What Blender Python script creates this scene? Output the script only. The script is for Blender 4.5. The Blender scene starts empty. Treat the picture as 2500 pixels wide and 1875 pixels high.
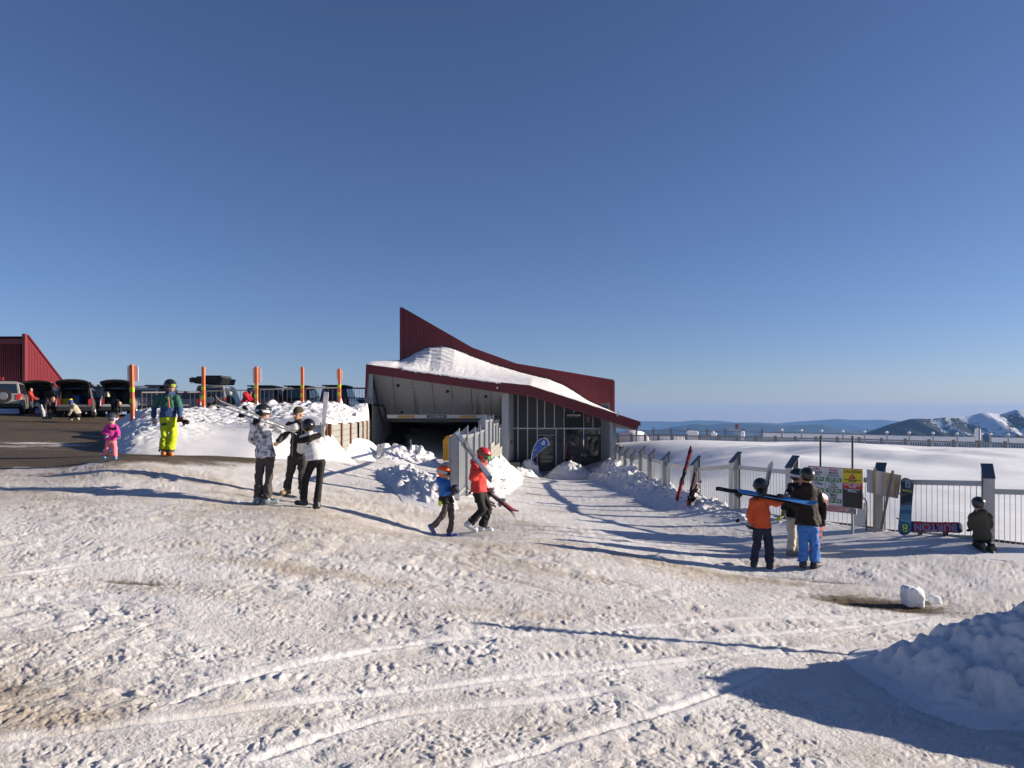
import bpy, bmesh, math, random
import numpy as np
from mathutils import Vector, Matrix

random.seed(7)
sc = bpy.context.scene
COL = sc.collection
R = math.radians

# ------------------------------------------------------------------ camera
F, CU, CV = 1800.0, 1250.0, 1010.0          # focal length and horizon of the photograph, in its own pixels
cam_d = bpy.data.cameras.new('camera')
cam_d.sensor_width = 36.0
cam_d.lens = 36.0 * F / 2500.0
cam_d.shift_y = (CV - 937.5) / 2500.0
cam_d.clip_start = 0.1
cam_d.clip_end = 60000.0
cam = bpy.data.objects.new('camera', cam_d)
COL.objects.link(cam)
cam.location = (0, 0, 0)
cam.rotation_euler = (R(90), 0, 0)
sc.camera = cam

# ------------------------------------------------------------------ sky, sun, exposure
SUN_EL, SUN_ROT = R(15.6), R(86.5)
world = bpy.data.worlds.new('World')
sc.world = world
world.use_nodes = True
wn = world.node_tree
wn.nodes.clear()
sky_n = wn.nodes.new('ShaderNodeTexSky')
sky_n.sky_type = 'NISHITA'
sky_n.sun_disc = False
sky_n.sun_elevation = SUN_EL
sky_n.sun_rotation = SUN_ROT
sky_n.altitude = 1800.0
sky_n.air_density = 1.0
sky_n.dust_density = 1.0
sky_n.ozone_density = 5.0
bg = wn.nodes.new('ShaderNodeBackground')
bg.inputs['Strength'].default_value = 0.065
wo = wn.nodes.new('ShaderNodeOutputWorld')
wb = wn.nodes.new('ShaderNodeMix'); wb.data_type = 'RGBA'; wb.blend_type = 'MULTIPLY'   # white balance of the whole sky
wb.inputs[0].default_value = 1.0; wb.inputs[7].default_value = (1.15, 0.94, 0.975, 1)
wn.links.new(sky_n.outputs[0], wb.inputs[6])
wn.links.new(wb.outputs[2], bg.inputs[0])
wn.links.new(bg.outputs[0], wo.inputs[0])

sun_d = bpy.data.lights.new('sun', 'SUN')
sun_d.energy = 5.0
sun_d.angle = R(0.55)
sun_d.color = (1.0, 0.885, 0.745)
sun = bpy.data.objects.new('sun', sun_d)
COL.objects.link(sun)
to_sun = Vector((math.sin(SUN_ROT) * math.cos(SUN_EL), math.cos(SUN_ROT) * math.cos(SUN_EL), math.sin(SUN_EL)))
sun.rotation_euler = to_sun.to_track_quat('Z', 'Y').to_euler()
sun.location = (30, 0, 40)

vs = sc.view_settings
vs.view_transform = 'Standard'
vs.look = 'None'
vs.gamma = 1.0
vs.exposure = 0.80
vs.use_curve_mapping = False
sc.render.engine = 'CYCLES'
cy = sc.cycles
cy.max_bounces = 6
cy.diffuse_bounces = 3
cy.glossy_bounces = 3
cy.transmission_bounces = 4
cy.transparent_max_bounces = 12
cy.volume_bounces = 1
cy.use_denoising = True
cy.caustics_reflective = False
cy.caustics_refractive = False

# ------------------------------------------------------------------ numeric helpers
def W(u, v, Z):
    return Vector(((u - CU) / F * Z, Z, -(v - CV) / F * Z))

def _hash(ix, iy, iz, seed):
    h = (ix.astype(np.int64) * 374761393 + iy.astype(np.int64) * 668265263 + iz.astype(np.int64) * 2147483647 + seed * 1274126177) & 0xFFFFFFFF
    h = ((h ^ (h >> 13)) * 1274126177) & 0xFFFFFFFF
    h = ((h ^ (h >> 16)) * 2246822519) & 0xFFFFFFFF
    h = h ^ (h >> 15)
    return (h & 0xFFFFFF) / float(0xFFFFFF)

def n2(x, y, seed=0):
    x = np.asarray(x, float); y = np.asarray(y, float)
    ix = np.floor(x); iy = np.floor(y); fx = x - ix; fy = y - iy
    ux = fx * fx * fx * (fx * (fx * 6 - 15) + 10); uy = fy * fy * fy * (fy * (fy * 6 - 15) + 10)
    z = np.zeros_like(ix)
    out = 0
    for dx in (0, 1):
        for dy in (0, 1):
            a = _hash(ix + dx, iy + dy, z, seed) * 6.2831853
            g = np.cos(a) * (fx - dx) + np.sin(a) * (fy - dy)
            out = out + g * (ux if dx else 1 - ux) * (uy if dy else 1 - uy)
    return out * 1.5

def fbm2(x, y, octs=4, seed=0, gain=0.5):
    t = 0; a = 1.0
    for i in range(octs):
        t = t + a * n2(x * 2 ** i + i * 17.3, y * 2 ** i - i * 9.1, seed + i)
        a *= gain
    return t

def n3(x, y, z, seed=0):
    x = np.asarray(x, float); y = np.asarray(y, float); z = np.asarray(z, float)
    ix = np.floor(x); iy = np.floor(y); iz = np.floor(z); fx = x - ix; fy = y - iy; fz = z - iz
    ux = fx * fx * (3 - 2 * fx); uy = fy * fy * (3 - 2 * fy); uz = fz * fz * (3 - 2 * fz)
    out = 0
    for dx in (0, 1):
        for dy in (0, 1):
            for dz in (0, 1):
                out = out + _hash(ix + dx, iy + dy, iz + dz, seed) * (ux if dx else 1 - ux) * (uy if dy else 1 - uy) * (uz if dz else 1 - uz)
    return out * 2 - 1

def sstep(a, b, x):
    t = np.clip((x - a) / (b - a), 0, 1)
    return t * t * (3 - 2 * t)

class TPS:
    def __init__(self, pts, lam=1e-3):
        p = np.array(pts, float); self.p = p[:, :2]; n = len(p)
        K = self._k(self.p[:, None] - self.p[None]) + lam * np.eye(n)
        P = np.c_[np.ones(n), self.p]
        A = np.zeros((n + 3, n + 3)); A[:n, :n] = K; A[:n, n:] = P; A[n:, :n] = P.T
        self.w = np.linalg.solve(A, np.r_[p[:, 2], 0, 0, 0])
    @staticmethod
    def _k(d):
        r2 = (d ** 2).sum(-1) + 1e-12
        return 0.5 * r2 * np.log(r2)
    def __call__(self, x, y):
        x = np.asarray(x, float); y = np.asarray(y, float); sh = x.shape
        q = np.c_[x.ravel(), y.ravel()]; out = np.empty(len(q)); n = len(self.p)
        for i in range(0, len(q), 40000):
            qq = q[i:i + 40000]
            out[i:i + 40000] = self._k(qq[:, None] - self.p[None]) @ self.w[:n] + self.w[n] + qq @ self.w[n + 1:]
        return out.reshape(sh)

# ------------------------------------------------------------------ object helpers
ORG = {}
def tag(o, label=None, cat=None, group=None, kind=None):
    if label: o['label'] = label
    if cat: o['category'] = cat
    if group: o['group'] = group
    if kind: o['kind'] = kind
    return o

def empty(name, loc, label=None, cat=None, group=None):
    o = bpy.data.objects.new(name, None)
    o.empty_display_size = 0.2
    o.location = loc
    COL.objects.link(o)
    ORG[o] = Vector(loc)
    return tag(o, label, cat, group)

def link(name, me, mats, parent=None, smooth=False, world=True):
    """mesh data whose vertices are world coordinates -> object (a child keeps the parent's origin)"""
    if not isinstance(mats, (list, tuple)): mats = [mats]
    for m in mats: me.materials.append(m)
    if smooth: me.shade_smooth()
    o = bpy.data.objects.new(name, me)
    COL.objects.link(o)
    if parent is not None:
        if world: me.transform(Matrix.Translation(-ORG[parent]))
        o.parent = parent
        ORG[o] = ORG[parent]
    else:
        ORG[o] = Vector((0, 0, 0))
    return o

def place(name, me, parent, mtx):
    """an object sharing mesh data, under a parent, at a world matrix"""
    o = bpy.data.objects.new(name, me)
    COL.objects.link(o)
    if parent is not None:
        o.parent = parent
        mtx = Matrix.Translation(-ORG[parent]) @ mtx
    o.matrix_local = mtx
    return o

def copy_tree(o, parent=None):
    c = o.copy(); COL.objects.link(c); c.parent = parent
    for ch in o.children: copy_tree(ch, c)
    return c

class MB:
    def __init__(self): self.v = []; self.f = []; self.m = []
    def add(self, vs_, fs, mi=0):
        b = len(self.v)
        self.v += [tuple(p) for p in vs_]
        self.f += [tuple(i + b for i in f) for f in fs]
        self.m += [mi] * len(fs)
        return self
    def box(self, c, s, M=None, mi=0, taper=1.0):
        hx, hy, hz = s[0] / 2, s[1] / 2, s[2] / 2
        pts = []
        for z in (-hz, hz):
            k = taper if z > 0 else 1.0
            for x, y in ((-hx, -hy), (hx, -hy), (hx, hy), (-hx, hy)):
                pts.append(Vector((x * k, y * k, z)))
        if M is not None: pts = [M @ p for p in pts]
        c = Vector(c)
        return self.add([p + c for p in pts], [(3, 2, 1, 0), (4, 5, 6, 7), (0, 1, 5, 4), (1, 2, 6, 5), (2, 3, 7, 6), (3, 0, 4, 7)], mi)
    def bar(self, a, b, w, h=None, up=(0, 0, 1), mi=0):
        a = Vector(a); b = Vector(b); h = h or w
        d = (b - a).normalized(); up = Vector(up)
        s = d.cross(up)
        if s.length < 1e-4: s = d.cross(Vector((0, 1, 0)))
        s.normalize(); t = s.cross(d)
        pts = [p + s * (i * w / 2) + t * (j * h / 2) for p in (a, b) for i, j in ((-1, -1), (1, -1), (1, 1), (-1, 1))]
        return self.add(pts, [(0, 1, 2, 3), (7, 6, 5, 4), (0, 4, 5, 1), (1, 5, 6, 2), (2, 6, 7, 3), (3, 7, 4, 0)], mi)
    def tube(self, pts, r, n=8, caps=True, mi=0):
        pts = [Vector(p) for p in pts]
        rs = r if isinstance(r, (list, tuple)) else [r] * len(pts)
        vs_ = []; fs = []; prev = None
        for i, p in enumerate(pts):
            d = (pts[min(i + 1, len(pts) - 1)] - pts[max(i - 1, 0)]).normalized()
            s = d.cross(Vector((0, 0, 1))) if prev is None else prev - d * prev.dot(d)
            if s.length < 1e-3: s = d.cross(Vector((1, 0, 0)))
            s.normalize(); t = d.cross(s); prev = s
            for k in range(n):
                a = 2 * math.pi * k / n
                vs_.append(p + (s * math.cos(a) + t * math.sin(a)) * rs[i])
        for i in range(len(pts) - 1):
            for k in range(n):
                fs.append((i * n + k, i * n + (k + 1) % n, (i + 1) * n + (k + 1) % n, (i + 1) * n + k))
        if caps:
            fs.append(tuple(range(n - 1, -1, -1))); fs.append(tuple((len(pts) - 1) * n + k for k in range(n)))
        return self.add(vs_, fs, mi)
    def prism(self, poly, d, mi=0):
        """planar polygon (list of Vectors) swept by d"""
        n = len(poly); d = Vector(d)
        vs_ = [Vector(p) for p in poly] + [Vector(p) + d for p in poly]
        fs = [tuple(range(n - 1, -1, -1)), tuple(range(n, 2 * n))] + [(i, (i + 1) % n, n + (i + 1) % n, n + i) for i in range(n)]
        return self.add(vs_, fs, mi)
    def mesh(self, name='m'):
        me = bpy.data.meshes.new(name)
        me.from_pydata([tuple(p) for p in self.v], [], self.f)
        me.polygons.foreach_set('material_index', self.m)
        bm = bmesh.new(); bm.from_mesh(me)
        bmesh.ops.recalc_face_normals(bm, faces=bm.faces)
        bm.to_mesh(me); bm.free()
        me.update()
        return me
    def build(self, name, mats, parent=None, smooth=False, bevel=0):
        me = self.mesh(name)
        o = link(name, me, mats, parent, smooth)
        if bevel:
            m = o.modifiers.new('bevel', 'BEVEL'); m.width = bevel; m.segments = 2; m.limit_method = 'ANGLE'
        return o

def grid_mesh(name, X, Y, Z, attrs=None, flip=False):
    r, c = X.shape
    me = bpy.data.meshes.new(name)
    co = np.stack([X, Y, Z], -1).reshape(-1, 3).astype(np.float32)
    i = np.arange(r * c).reshape(r, c)
    q = np.stack([i[:-1, :-1], i[:-1, 1:], i[1:, 1:], i[1:, :-1]], -1).reshape(-1, 4)
    if flip: q = q[:, ::-1]
    np_mesh(me, co, q)
    if attrs:
        for k, a in attrs.items():
            at = me.attributes.new(k, 'FLOAT', 'POINT'); at.data.foreach_set('value', np.ascontiguousarray(a.ravel(), dtype=np.float32))
    return me

def np_mesh(me, co, q):
    co = np.ascontiguousarray(co, dtype=np.float32); q = np.ascontiguousarray(q, dtype=np.int32)
    me.vertices.add(len(co)); me.vertices.foreach_set('co', co.ravel())
    me.loops.add(q.size); me.loops.foreach_set('vertex_index', q.ravel())
    me.polygons.add(len(q)); me.polygons.foreach_set('loop_start', np.arange(0, q.size, q.shape[1], dtype=np.int32))
    me.update(calc_edges=True); me.validate()

# ------------------------------------------------------------------ materials
MATS = {}
def srgb(*c):
    return tuple(((x / 255.0) / 12.92 if x / 255.0 <= 0.04045 else ((x / 255.0 + 0.055) / 1.055) ** 2.4) for x in c)

def mat(name, col, rough=0.6, metal=0.0, var=0.12, vscale=6.0, bump=0.0, bscale=40.0, coat=0.0, spec=0.5, alpha=1.0):
    if name in MATS: return MATS[name]
    m = bpy.data.materials.new(name); m.use_nodes = True
    nt = m.node_tree; b = nt.nodes['Principled BSDF']
    b.inputs['Roughness'].default_value = rough
    b.inputs['Metallic'].default_value = metal
    b.inputs['Coat Weight'].default_value = coat
    b.inputs['Specular IOR Level'].default_value = spec
    b.inputs['Alpha'].default_value = alpha
    tc = nt.nodes.new('ShaderNodeTexCoord')
    nz = nt.nodes.new('ShaderNodeTexNoise'); nz.inputs['Scale'].default_value = vscale; nz.inputs['Detail'].default_value = 6
    nt.links.new(tc.outputs['Object'], nz.inputs['Vector'])
    mx = nt.nodes.new('ShaderNodeMix'); mx.data_type = 'RGBA'
    mx.inputs[6].default_value = (*[c * (1 - var) for c in col], 1); mx.inputs[7].default_value = (*[min(1, c * (1 + var)) for c in col], 1)
    nt.links.new(nz.outputs[0], mx.inputs[0]); nt.links.new(mx.outputs[2], b.inputs['Base Color'])
    if bump:
        n_ = nt.nodes.new('ShaderNodeTexNoise'); n_.inputs['Scale'].default_value = bscale; n_.inputs['Detail'].default_value = 4
        nt.links.new(tc.outputs['Object'], n_.inputs['Vector'])
        bp = nt.nodes.new('ShaderNodeBump'); bp.inputs['Strength'].default_value = bump; bp.inputs['Distance'].default_value = 0.02
        nt.links.new(n_.outputs[0], bp.inputs['Height']); nt.links.new(bp.outputs[0], b.inputs['Normal'])
    MATS[name] = m
    return m

def N(nt, t, **kw):
    n_ = nt.nodes.new(t)
    for k, v in kw.items():
        if hasattr(n_, k): setattr(n_, k, v)
        else: n_.inputs[k].default_value = v
    return n_

def ramp(nt, src, stops, interp='LINEAR'):
    r_ = nt.nodes.new('ShaderNodeValToRGB'); r_.color_ramp.interpolation = interp
    el = r_.color_ramp.elements
    while len(el) < len(stops): el.new(0.5)
    for e, (p, c) in zip(el, stops):
        e.position = p; e.color = (*c, 1) if not isinstance(c, (int, float)) else (c, c, c, 1)
    nt.links.new(src, r_.inputs[0])
    return r_

def mixc(nt, fac, a, b):
    m = nt.nodes.new('ShaderNodeMix'); m.data_type = 'RGBA'
    for i, s in ((0, fac), (6, a), (7, b)):
        if isinstance(s, (int, float)): m.inputs[i].default_value = s
        elif isinstance(s, tuple): m.inputs[i].default_value = (*s, 1)
        else: nt.links.new(s, m.inputs[i])
    return m.outputs[2]

def snow_mat(name, base=(0.80, 0.81, 0.83), bump=0.35, dirt_attr=False, sc1=9.0):
    m = bpy.data.materials.new(name); m.use_nodes = True
    nt = m.node_tree; b = nt.nodes['Principled BSDF']
    tc = nt.nodes.new('ShaderNodeTexCoord')
    a = N(nt, 'ShaderNodeTexNoise', Scale=sc1, Detail=8.0, Roughness=0.62); nt.links.new(tc.outputs['Object'], a.inputs['Vector'])
    f = N(nt, 'ShaderNodeTexNoise', Scale=48.0, Detail=6.0, Roughness=0.7); nt.links.new(tc.outputs['Object'], f.inputs['Vector'])
    big = N(nt, 'ShaderNodeTexNoise', Scale=0.9, Detail=5.0); nt.links.new(tc.outputs['Object'], big.inputs['Vector'])
    b.inputs['Roughness'].default_value = 0.65
    b.inputs['Specular IOR Level'].default_value = 0.12
    col = mixc(nt, ramp(nt, a.outputs[0], [(0.35, 0.0), (0.7, 1.0)]).outputs[0], tuple(c * 0.93 for c in base), tuple(min(1, c * 1.03) for c in base))
    if dirt_attr:
        at = nt.nodes.new('ShaderNodeAttribute'); at.attribute_name = 'dirt'
        rd = nt.nodes.new('ShaderNodeAttribute'); rd.attribute_name = 'road'
        # tan grit trodden into the snow, gathered by noise
        ad = N(nt, 'ShaderNodeMath', operation='MULTIPLY_ADD'); nt.links.new(a.outputs[0], ad.inputs[0]); ad.inputs[1].default_value = 1.1
        sub = N(nt, 'ShaderNodeMath', operation='SUBTRACT'); nt.links.new(at.outputs['Fac'], sub.inputs[0]); sub.inputs[1].default_value = 0.55
        nt.links.new(sub.outputs[0], ad.inputs[2])
        grit = ramp(nt, ad.outputs[0], [(0.0, 0.0), (0.45, 0.35), (1.0, 1.0)])
        dcol = mixc(nt, f.outputs[0], (0.37, 0.31, 0.24), (0.57, 0.50, 0.42))
        col = mixc(nt, grit.outputs[0], col, dcol)
        ad2 = N(nt, 'ShaderNodeMath', operation='MULTIPLY_ADD'); nt.links.new(a.outputs[0], ad2.inputs[0]); ad2.inputs[1].default_value = 0.9
        sub2 = N(nt, 'ShaderNodeMath', operation='SUBTRACT'); nt.links.new(rd.outputs['Fac'], sub2.inputs[0]); sub2.inputs[1].default_value = 0.45
        nt.links.new(sub2.outputs[0], ad2.inputs[2])
        rmask = ramp(nt, ad2.outputs[0], [(0.26, 0.0), (0.5, 0.7), (0.78, 1.0)])
        wv = N(nt, 'ShaderNodeTexNoise', Scale=2.2, Detail=6.0); nt.links.new(tc.outputs['Object'], wv.inputs['Vector'])
        rcol = mixc(nt, wv.outputs[0], (0.062, 0.044, 0.026), (0.15, 0.112, 0.074))
        rcol = mixc(nt, ramp(nt, f.outputs[0], [(0.55, 0.0), (0.75, 0.35)]).outputs[0], rcol, (0.35, 0.32, 0.29))
        col = mixc(nt, rmask.outputs[0], col, rcol)
    nt.links.new(col, b.inputs['Base Color'])
    hm = N(nt, 'ShaderNodeMath', operation='MULTIPLY_ADD'); nt.links.new(f.outputs[0], hm.inputs[0]); hm.inputs[1].default_value = 0.7; ah = N(nt, 'ShaderNodeMath', operation='MULTIPLY'); nt.links.new(a.outputs[0], ah.inputs[0]); ah.inputs[1].default_value = 0.45; nt.links.new(ah.outputs[0], hm.inputs[2])
    bp = N(nt, 'ShaderNodeBump', Strength=bump, Distance=0.05); nt.links.new(hm.outputs[0], bp.inputs['Height']); nt.links.new(bp.outputs[0], b.inputs['Normal'])
    MATS[name] = m
    return m
# ------------------------------------------------------------------ ground height
def G3(lst): return [tuple(W(*p)) for p in lst]
gpts = G3([(1970, 1387, 12.95), (1860, 1389, 13.0), (1930, 1358, 13.7), (2400, 1356, 13.5), (1270, 1320, 12.8),
           (650, 1232, 13.5), (690, 1207, 15.0), (790, 1242, 13.4), (1165, 1300, 14.4), (1080, 1310, 14.3),
           (270, 1124, 15.6), (408, 1115, 17.3), (0, 1178, 13.9), (130, 1160, 14.8), (0, 1100, 19.0), (150, 1055, 27.0), (0, 1047, 29.0),
           (200, 1020, 40.0), (0, 1012, 40.0), (420, 1018, 42.0), (600, 1019, 44.0), (850, 1018, 46.0), (700, 1020, 50.0), (-400, 1020, 38.0),
           (450, 1112, 18.2), (620, 1118, 18.7), (790, 1120, 21.5),
           (850, 1122, 25.0), (900, 1114, 33.0), (960, 1116, 38.0), (1100, 1120, 38.0), (1000, 1135, 27.0), (1010, 1190, 19.0), (1090, 1215, 17.0),
           (2412, 1318, 14.6), (2148, 1300, 15.4), (1934, 1275, 16.9), (1795, 1258, 18.8), (1698, 1232, 21.0), (1625, 1205, 23.2),
           (1567, 1178, 27.9), (1529, 1163, 32.7), (1505, 1156, 37.4), (1370, 1151, 40.0), (1270, 1152, 40.0), (1400, 1200, 25.0), (1300, 1235, 19.5),
           (2300, 1270, 16.2), (2300, 1154, 25.0), (2500, 1160, 25.0), (1800, 1120, 30.0), (1600, 1090, 40.0), (2000, 1092, 40.0), (2500, 1108, 40.0), (1700, 1080, 45), (2000, 1081, 45), (2450, 1096, 45), (2900, 1140, 32.0), (3200, 1300, 18.0),
           (1520, 1092, 42.0)])
for y in (-6, 1, 5, 8.5):
    for x in (-9, -5, -1, 3, 7, 12):
        gpts.append((x, y, -2.27 - 0.10 * x + (0.02 * (x + 5) if x < -5 else 0)))
gpts += [(-45, 75, 0.0), (0, 75, -2.0), (45, 75, -7.0), (20, 62, -4.0), (35, 52, -2.6), (-60, 30, 0.0), (-25, 15, -0.5), (-25, -6, -0.7), (40, 10, -3.2), (30, -6, -3.6)]
ground_h = TPS(gpts, 0.02)

def gz(x, y):
    return float(ground_h(np.array([x]), np.array([y]))[0])

def on_ground(u, v):
    """where the view ray of a photo point meets the ground"""
    lo, hi = 2.5, 70.0
    for Z in np.linspace(3, 70, 400):
        p = W(u, v, Z)
        if p.z < gz(p.x, p.y): return p
    return W(u, v, 40)

# ------------------------------------------------------------------ ground sheet
def track_dist(X, Y, pts):
    """distance to a polyline and the arc length at the nearest point"""
    best = np.full(X.shape, 1e9); arc = np.zeros(X.shape); acc = 0
    for a, b in zip(pts[:-1], pts[1:]):
        dx, dy = b[0] - a[0], b[1] - a[1]; L = math.hypot(dx, dy)
        t = np.clip(((X - a[0]) * dx + (Y - a[1]) * dy) / (L * L), 0, 1)
        s = ((X - a[0]) * dy - (Y - a[1]) * dx) / L
        d = np.hypot(X - a[0] - t * dx, Y - a[1] - t * dy)
        k = d < np.abs(best)
        best = np.where(k, np.where(s < 0, -d, d), best); arc = np.where(k, acc + t * L, arc)
        acc += L
    return best, arc

def smooth_line(px, n=10):
    """px points (photo coords scaled 2212 wide) -> curve on the ground"""
    P = [on_ground(u * 1.1302, v * 1.1302) for u, v in px]
    out = []
    for i in range(len(P) - 1):
        p0 = P[max(i - 1, 0)]; p1 = P[i]; p2 = P[i + 1]; p3 = P[min(i + 2, len(P) - 1)]
        for k in range(n):
            t = k / n
            q = 0.5 * ((2 * p1) + (p2 - p0) * t + (2 * p0 - 5 * p1 + 4 * p2 - p3) * t * t + (3 * p1 - p0 - 3 * p2 + p3) * t ** 3)
            out.append((q.x, q.y))
    out.append((P[-1].x, P[-1].y))
    return out

def patch(X, Y, u, v, rx, ry, rot=0.0):
    p = on_ground(u * 1.1302, v * 1.1302)
    c, s = math.cos(rot), math.sin(rot)
    dx = (X - p.x) * c + (Y - p.y) * s; dy = -(X - p.x) * s + (Y - p.y) * c
    d = (dx / rx) ** 2 + (dy / ry) ** 2
    return np.exp(-d)

FENCE_PX = [(2412, 14.4), (2148, 15.4), (1934, 16.9), (1795, 18.8), (1698, 21.0), (1625, 23.2), (1590, 25.6), (1567, 27.9), (1545, 30.3), (1529, 32.7), (1516, 35.1), (1505, 37.4)]
fence_xy = [((2690 - CU) / F * 13.9, 13.9)] + [((u - CU) / F * Z, Z) for u, Z in FENCE_PX]
def fence_x(y):
    ys = [p[1] for p in fence_xy]; xs = [p[0] for p in fence_xy]
    return np.interp(y, ys, xs)

def lumps(X, Y, k=1.0):
    """trodden snow: rounded clods at every size, gathered into rough and smooth patches"""
    wx = X + 0.05 * n2(X / 0.21, Y / 0.21, 20); wy = Y + 0.05 * n2(X / 0.21 + 5, Y / 0.21, 21)
    m1 = sstep(-0.30, 0.40, n2(X / 1.7, Y / 1.2, 14)); m2 = sstep(-0.25, 0.35, n2(X / 0.8, Y / 0.55, 15))
    fine = np.clip(9.0 / np.maximum(Y, 1), 0, 1)
    z = 0.030 * fbm2(X / 1.3, Y / 1.1, 2, 16)
    for lam, a, mm, sd in ((0.42, .019, .3 + .7 * m1, 11), (0.21, .0145, .25 + .75 * m1, 12), (0.105, .0115, .3 + .7 * m2, 13), (0.056, .0085, (.4 + .6 * m2) * fine ** .5, 18), (0.03, .005, fine, 19)):
        z = z + a * mm * (2.0 * np.abs(n2(wx / lam, wy / (lam * .85), sd)) - 0.55)
    pits = sstep(.30, .75, n2(X / 0.42, Y / 0.26, 22)) * m2
    return k * (0.82 * z - 0.010 * pits)

t_in = np.linspace(-0.745, 0.745, 860)
tt = np.r_[np.linspace(-2.6, -0.76, 26), t_in, np.linspace(0.76, 2.6, 26)]
rows = [-6.0, -4, -2, 0, 1.5, 2.5, 3.0, 3.4]
while rows[-1] < 58: rows.append(rows[-1] + max(rows[-1] ** 2 / 2300.0, 0.009))
rows += [62, 68, 76]
rows = np.array(rows)
Yg, Tg = np.meshgrid(rows, tt, indexing='ij')
Xg = Tg * np.maximum(Yg, 3.4)
Zg = ground_h(Xg, Yg)

dirt = 0.29 + 0.30 * fbm2(Xg / 3.4 + Yg / 9, Yg / 1.9, 3, 31) + 0.18 * fbm2(Xg / 0.8, Yg / 0.6, 2, 33)
dirt += 0.24 * sstep(8, 12.5, Yg) * sstep(6, -2, Xg) * sstep(30, 20, Yg) + .10 * n2(Xg / 2.5, Yg / .35, 35) + sstep(9, 13, Yg) * sstep(24, 18, Yg) * (.06 + .22 * n2(Xg / .35, Yg / .28, 36) + .16 * n2(Xg / .12, Yg / .14, 37))
for a in [(290, 1255, 1.3, 0.25, 0), (120, 1262, 2.0, 0.2, 0), (20, 1480, 0.7, 0.9, 0), (10, 1560, 0.6, 0.4, 0), (180, 1600, 0.35, 0.2, 0), (200, 1560, 0.3, 0.12, 0), (700, 1245, 2.2, 0.25, -.1), (1180, 1235, 2.0, 0.3, -.15), (1100, 1330, 0.8, 0.12, 0), (1250, 1420, 0.4, 0.15, 0), (1480, 1230, 2.2, 0.28, -0.3), (1700, 1265, 1.6, 0.22, -0.35), (1380, 1560, .4, .15, 0), (960, 1090, 1.4, 0.6, 0)]:
    dirt += 0.42 * patch(Xg, Yg, *a)
dirt -= 0.35 * sstep(0.3, 1.6, Xg) * sstep(11, 16, Yg) + 0.38 * sstep(-6.5, -4.5, Xg) * sstep(0.8, 0.0, Xg) * sstep(15, 17.5, Yg)            # the trodden path to the doors is cleaner
road = 1.15 * patch(Xg, Yg, 1900, 1306, 0.95, 0.42, -0.22) + 0.5 * patch(Xg, Yg, 1750, 1255, 1.4, 0.13, -0.35)
road += 0.62 * patch(Xg, Yg, 290, 1255, 0.5, 0.10) + 0.40 * patch(Xg, Yg, 15, 1500, 0.35, 0.45)
# the sealed road that runs up to the car park
edge = 15.2 + 0.55 * n2(Xg / 2.3, Yg / 3.0, 41) + 0.25 * n2(Xg / 0.6, Yg / 0.6, 42) + np.clip((Xg + 9) * 0.45, -1, 3)
up = sstep(-0.9, 1.5, Yg - edge + .5 * n2(Xg / .9, Yg / .5, 47)) * sstep(-5.4, -7.2, Xg + 0.9 * n2(Xg / 1.1, Yg / 1.1, 46))
band = patch(Xg, Yg, 300, 950, 2.0, 0.8) + patch(Xg, Yg, 120, 960, 3.0, 0.5, 0.12) + 0.7 * patch(Xg, Yg, 40, 965, 2.0, 0.6)
band = band * np.clip(.45 + 1.5 * fbm2(Xg / 1.6, Yg / .7, 4, 48), 0, 1.3)
up = np.clip(up * (1.0 - 0.8 * band) + 0.30 * up * fbm2(Xg / 3.0, Yg / 1.0, 4, 44), 0, 1)
road = np.clip(road + up, 0, 1.2)
dirt = np.clip(dirt, 0, 1.15)

amp = 1.0 - 0.18 * sstep(11, 19, Yg) - 0.30 * sstep(22, 36, Yg)
amp = amp * (1 - 0.8 * np.clip(up, 0, 1)) * (0.85 + 0.15 * sstep(13, 9, Yg))
Zg = Zg + lumps(Xg, Yg) * amp
# wheel and sled tracks: smooth raised double ridges across the rough foreground
for pts_, hgt, wid in [([(-60, 1630), (330, 1585), (800, 1512), (1250, 1462), (1560, 1425), (1800, 1398)], 0.035, 0.05),
                       ([(1040, 1665), (1330, 1592), (1500, 1522), (1660, 1462)], 0.04, 0.055),
                       ([(560, 1640), (860, 1560), (1150, 1520), (1300, 1500)], 0.03, 0.05),
                       ([(640, 1442), (960, 1388), (1300, 1365), (1700, 1340), (2000, 1330)], 0.022, 0.05),
                       ([(1430, 1390), (1650, 1372), (2000, 1338)], 0.022, 0.05),
                       ([(-40, 1252), (200, 1222), (420, 1200)], 0.02, 0.05),
                       ([(380, 1520), (560, 1468), (800, 1415)], 0.018, 0.05)]:
    ln = smooth_line(pts_)
    bx0, bx1 = min(p[0] for p in ln) - 1, max(p[0] for p in ln) + 1
    by0, by1 = min(p[1] for p in ln) - 1, max(p[1] for p in ln) + 1
    k = (Xg > bx0) & (Xg < bx1) & (Yg > by0) & (Yg < by1)
    d, s = track_dist(Xg[k], Yg[k], ln)
    flat = np.exp(-(d / 0.13) ** 4)
    base = ground_h(Xg[k], Yg[k])
    br = 0.25 + 0.75 * sstep(-0.25, 0.3, n2(s / 0.9, s * 0 + hgt * 100 + pts_[0][0], 51))
    ridge = 0.40 * hgt * br * (np.exp(-((d - 0.06) / wid) ** 2) + np.exp(-((d + 0.07) / wid) ** 2)) - 0.015 * np.exp(-(d / 0.03) ** 2)
    Zg[k] = Zg[k] * (1 - 0.8 * flat * br) + (base - 0.006) * 0.8 * flat * br + ridge + .004 * n2(Xg[k] / .06, Yg[k] / .06, 57) * flat
    dirt[k] = dirt[k] - 0.25 * flat
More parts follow.
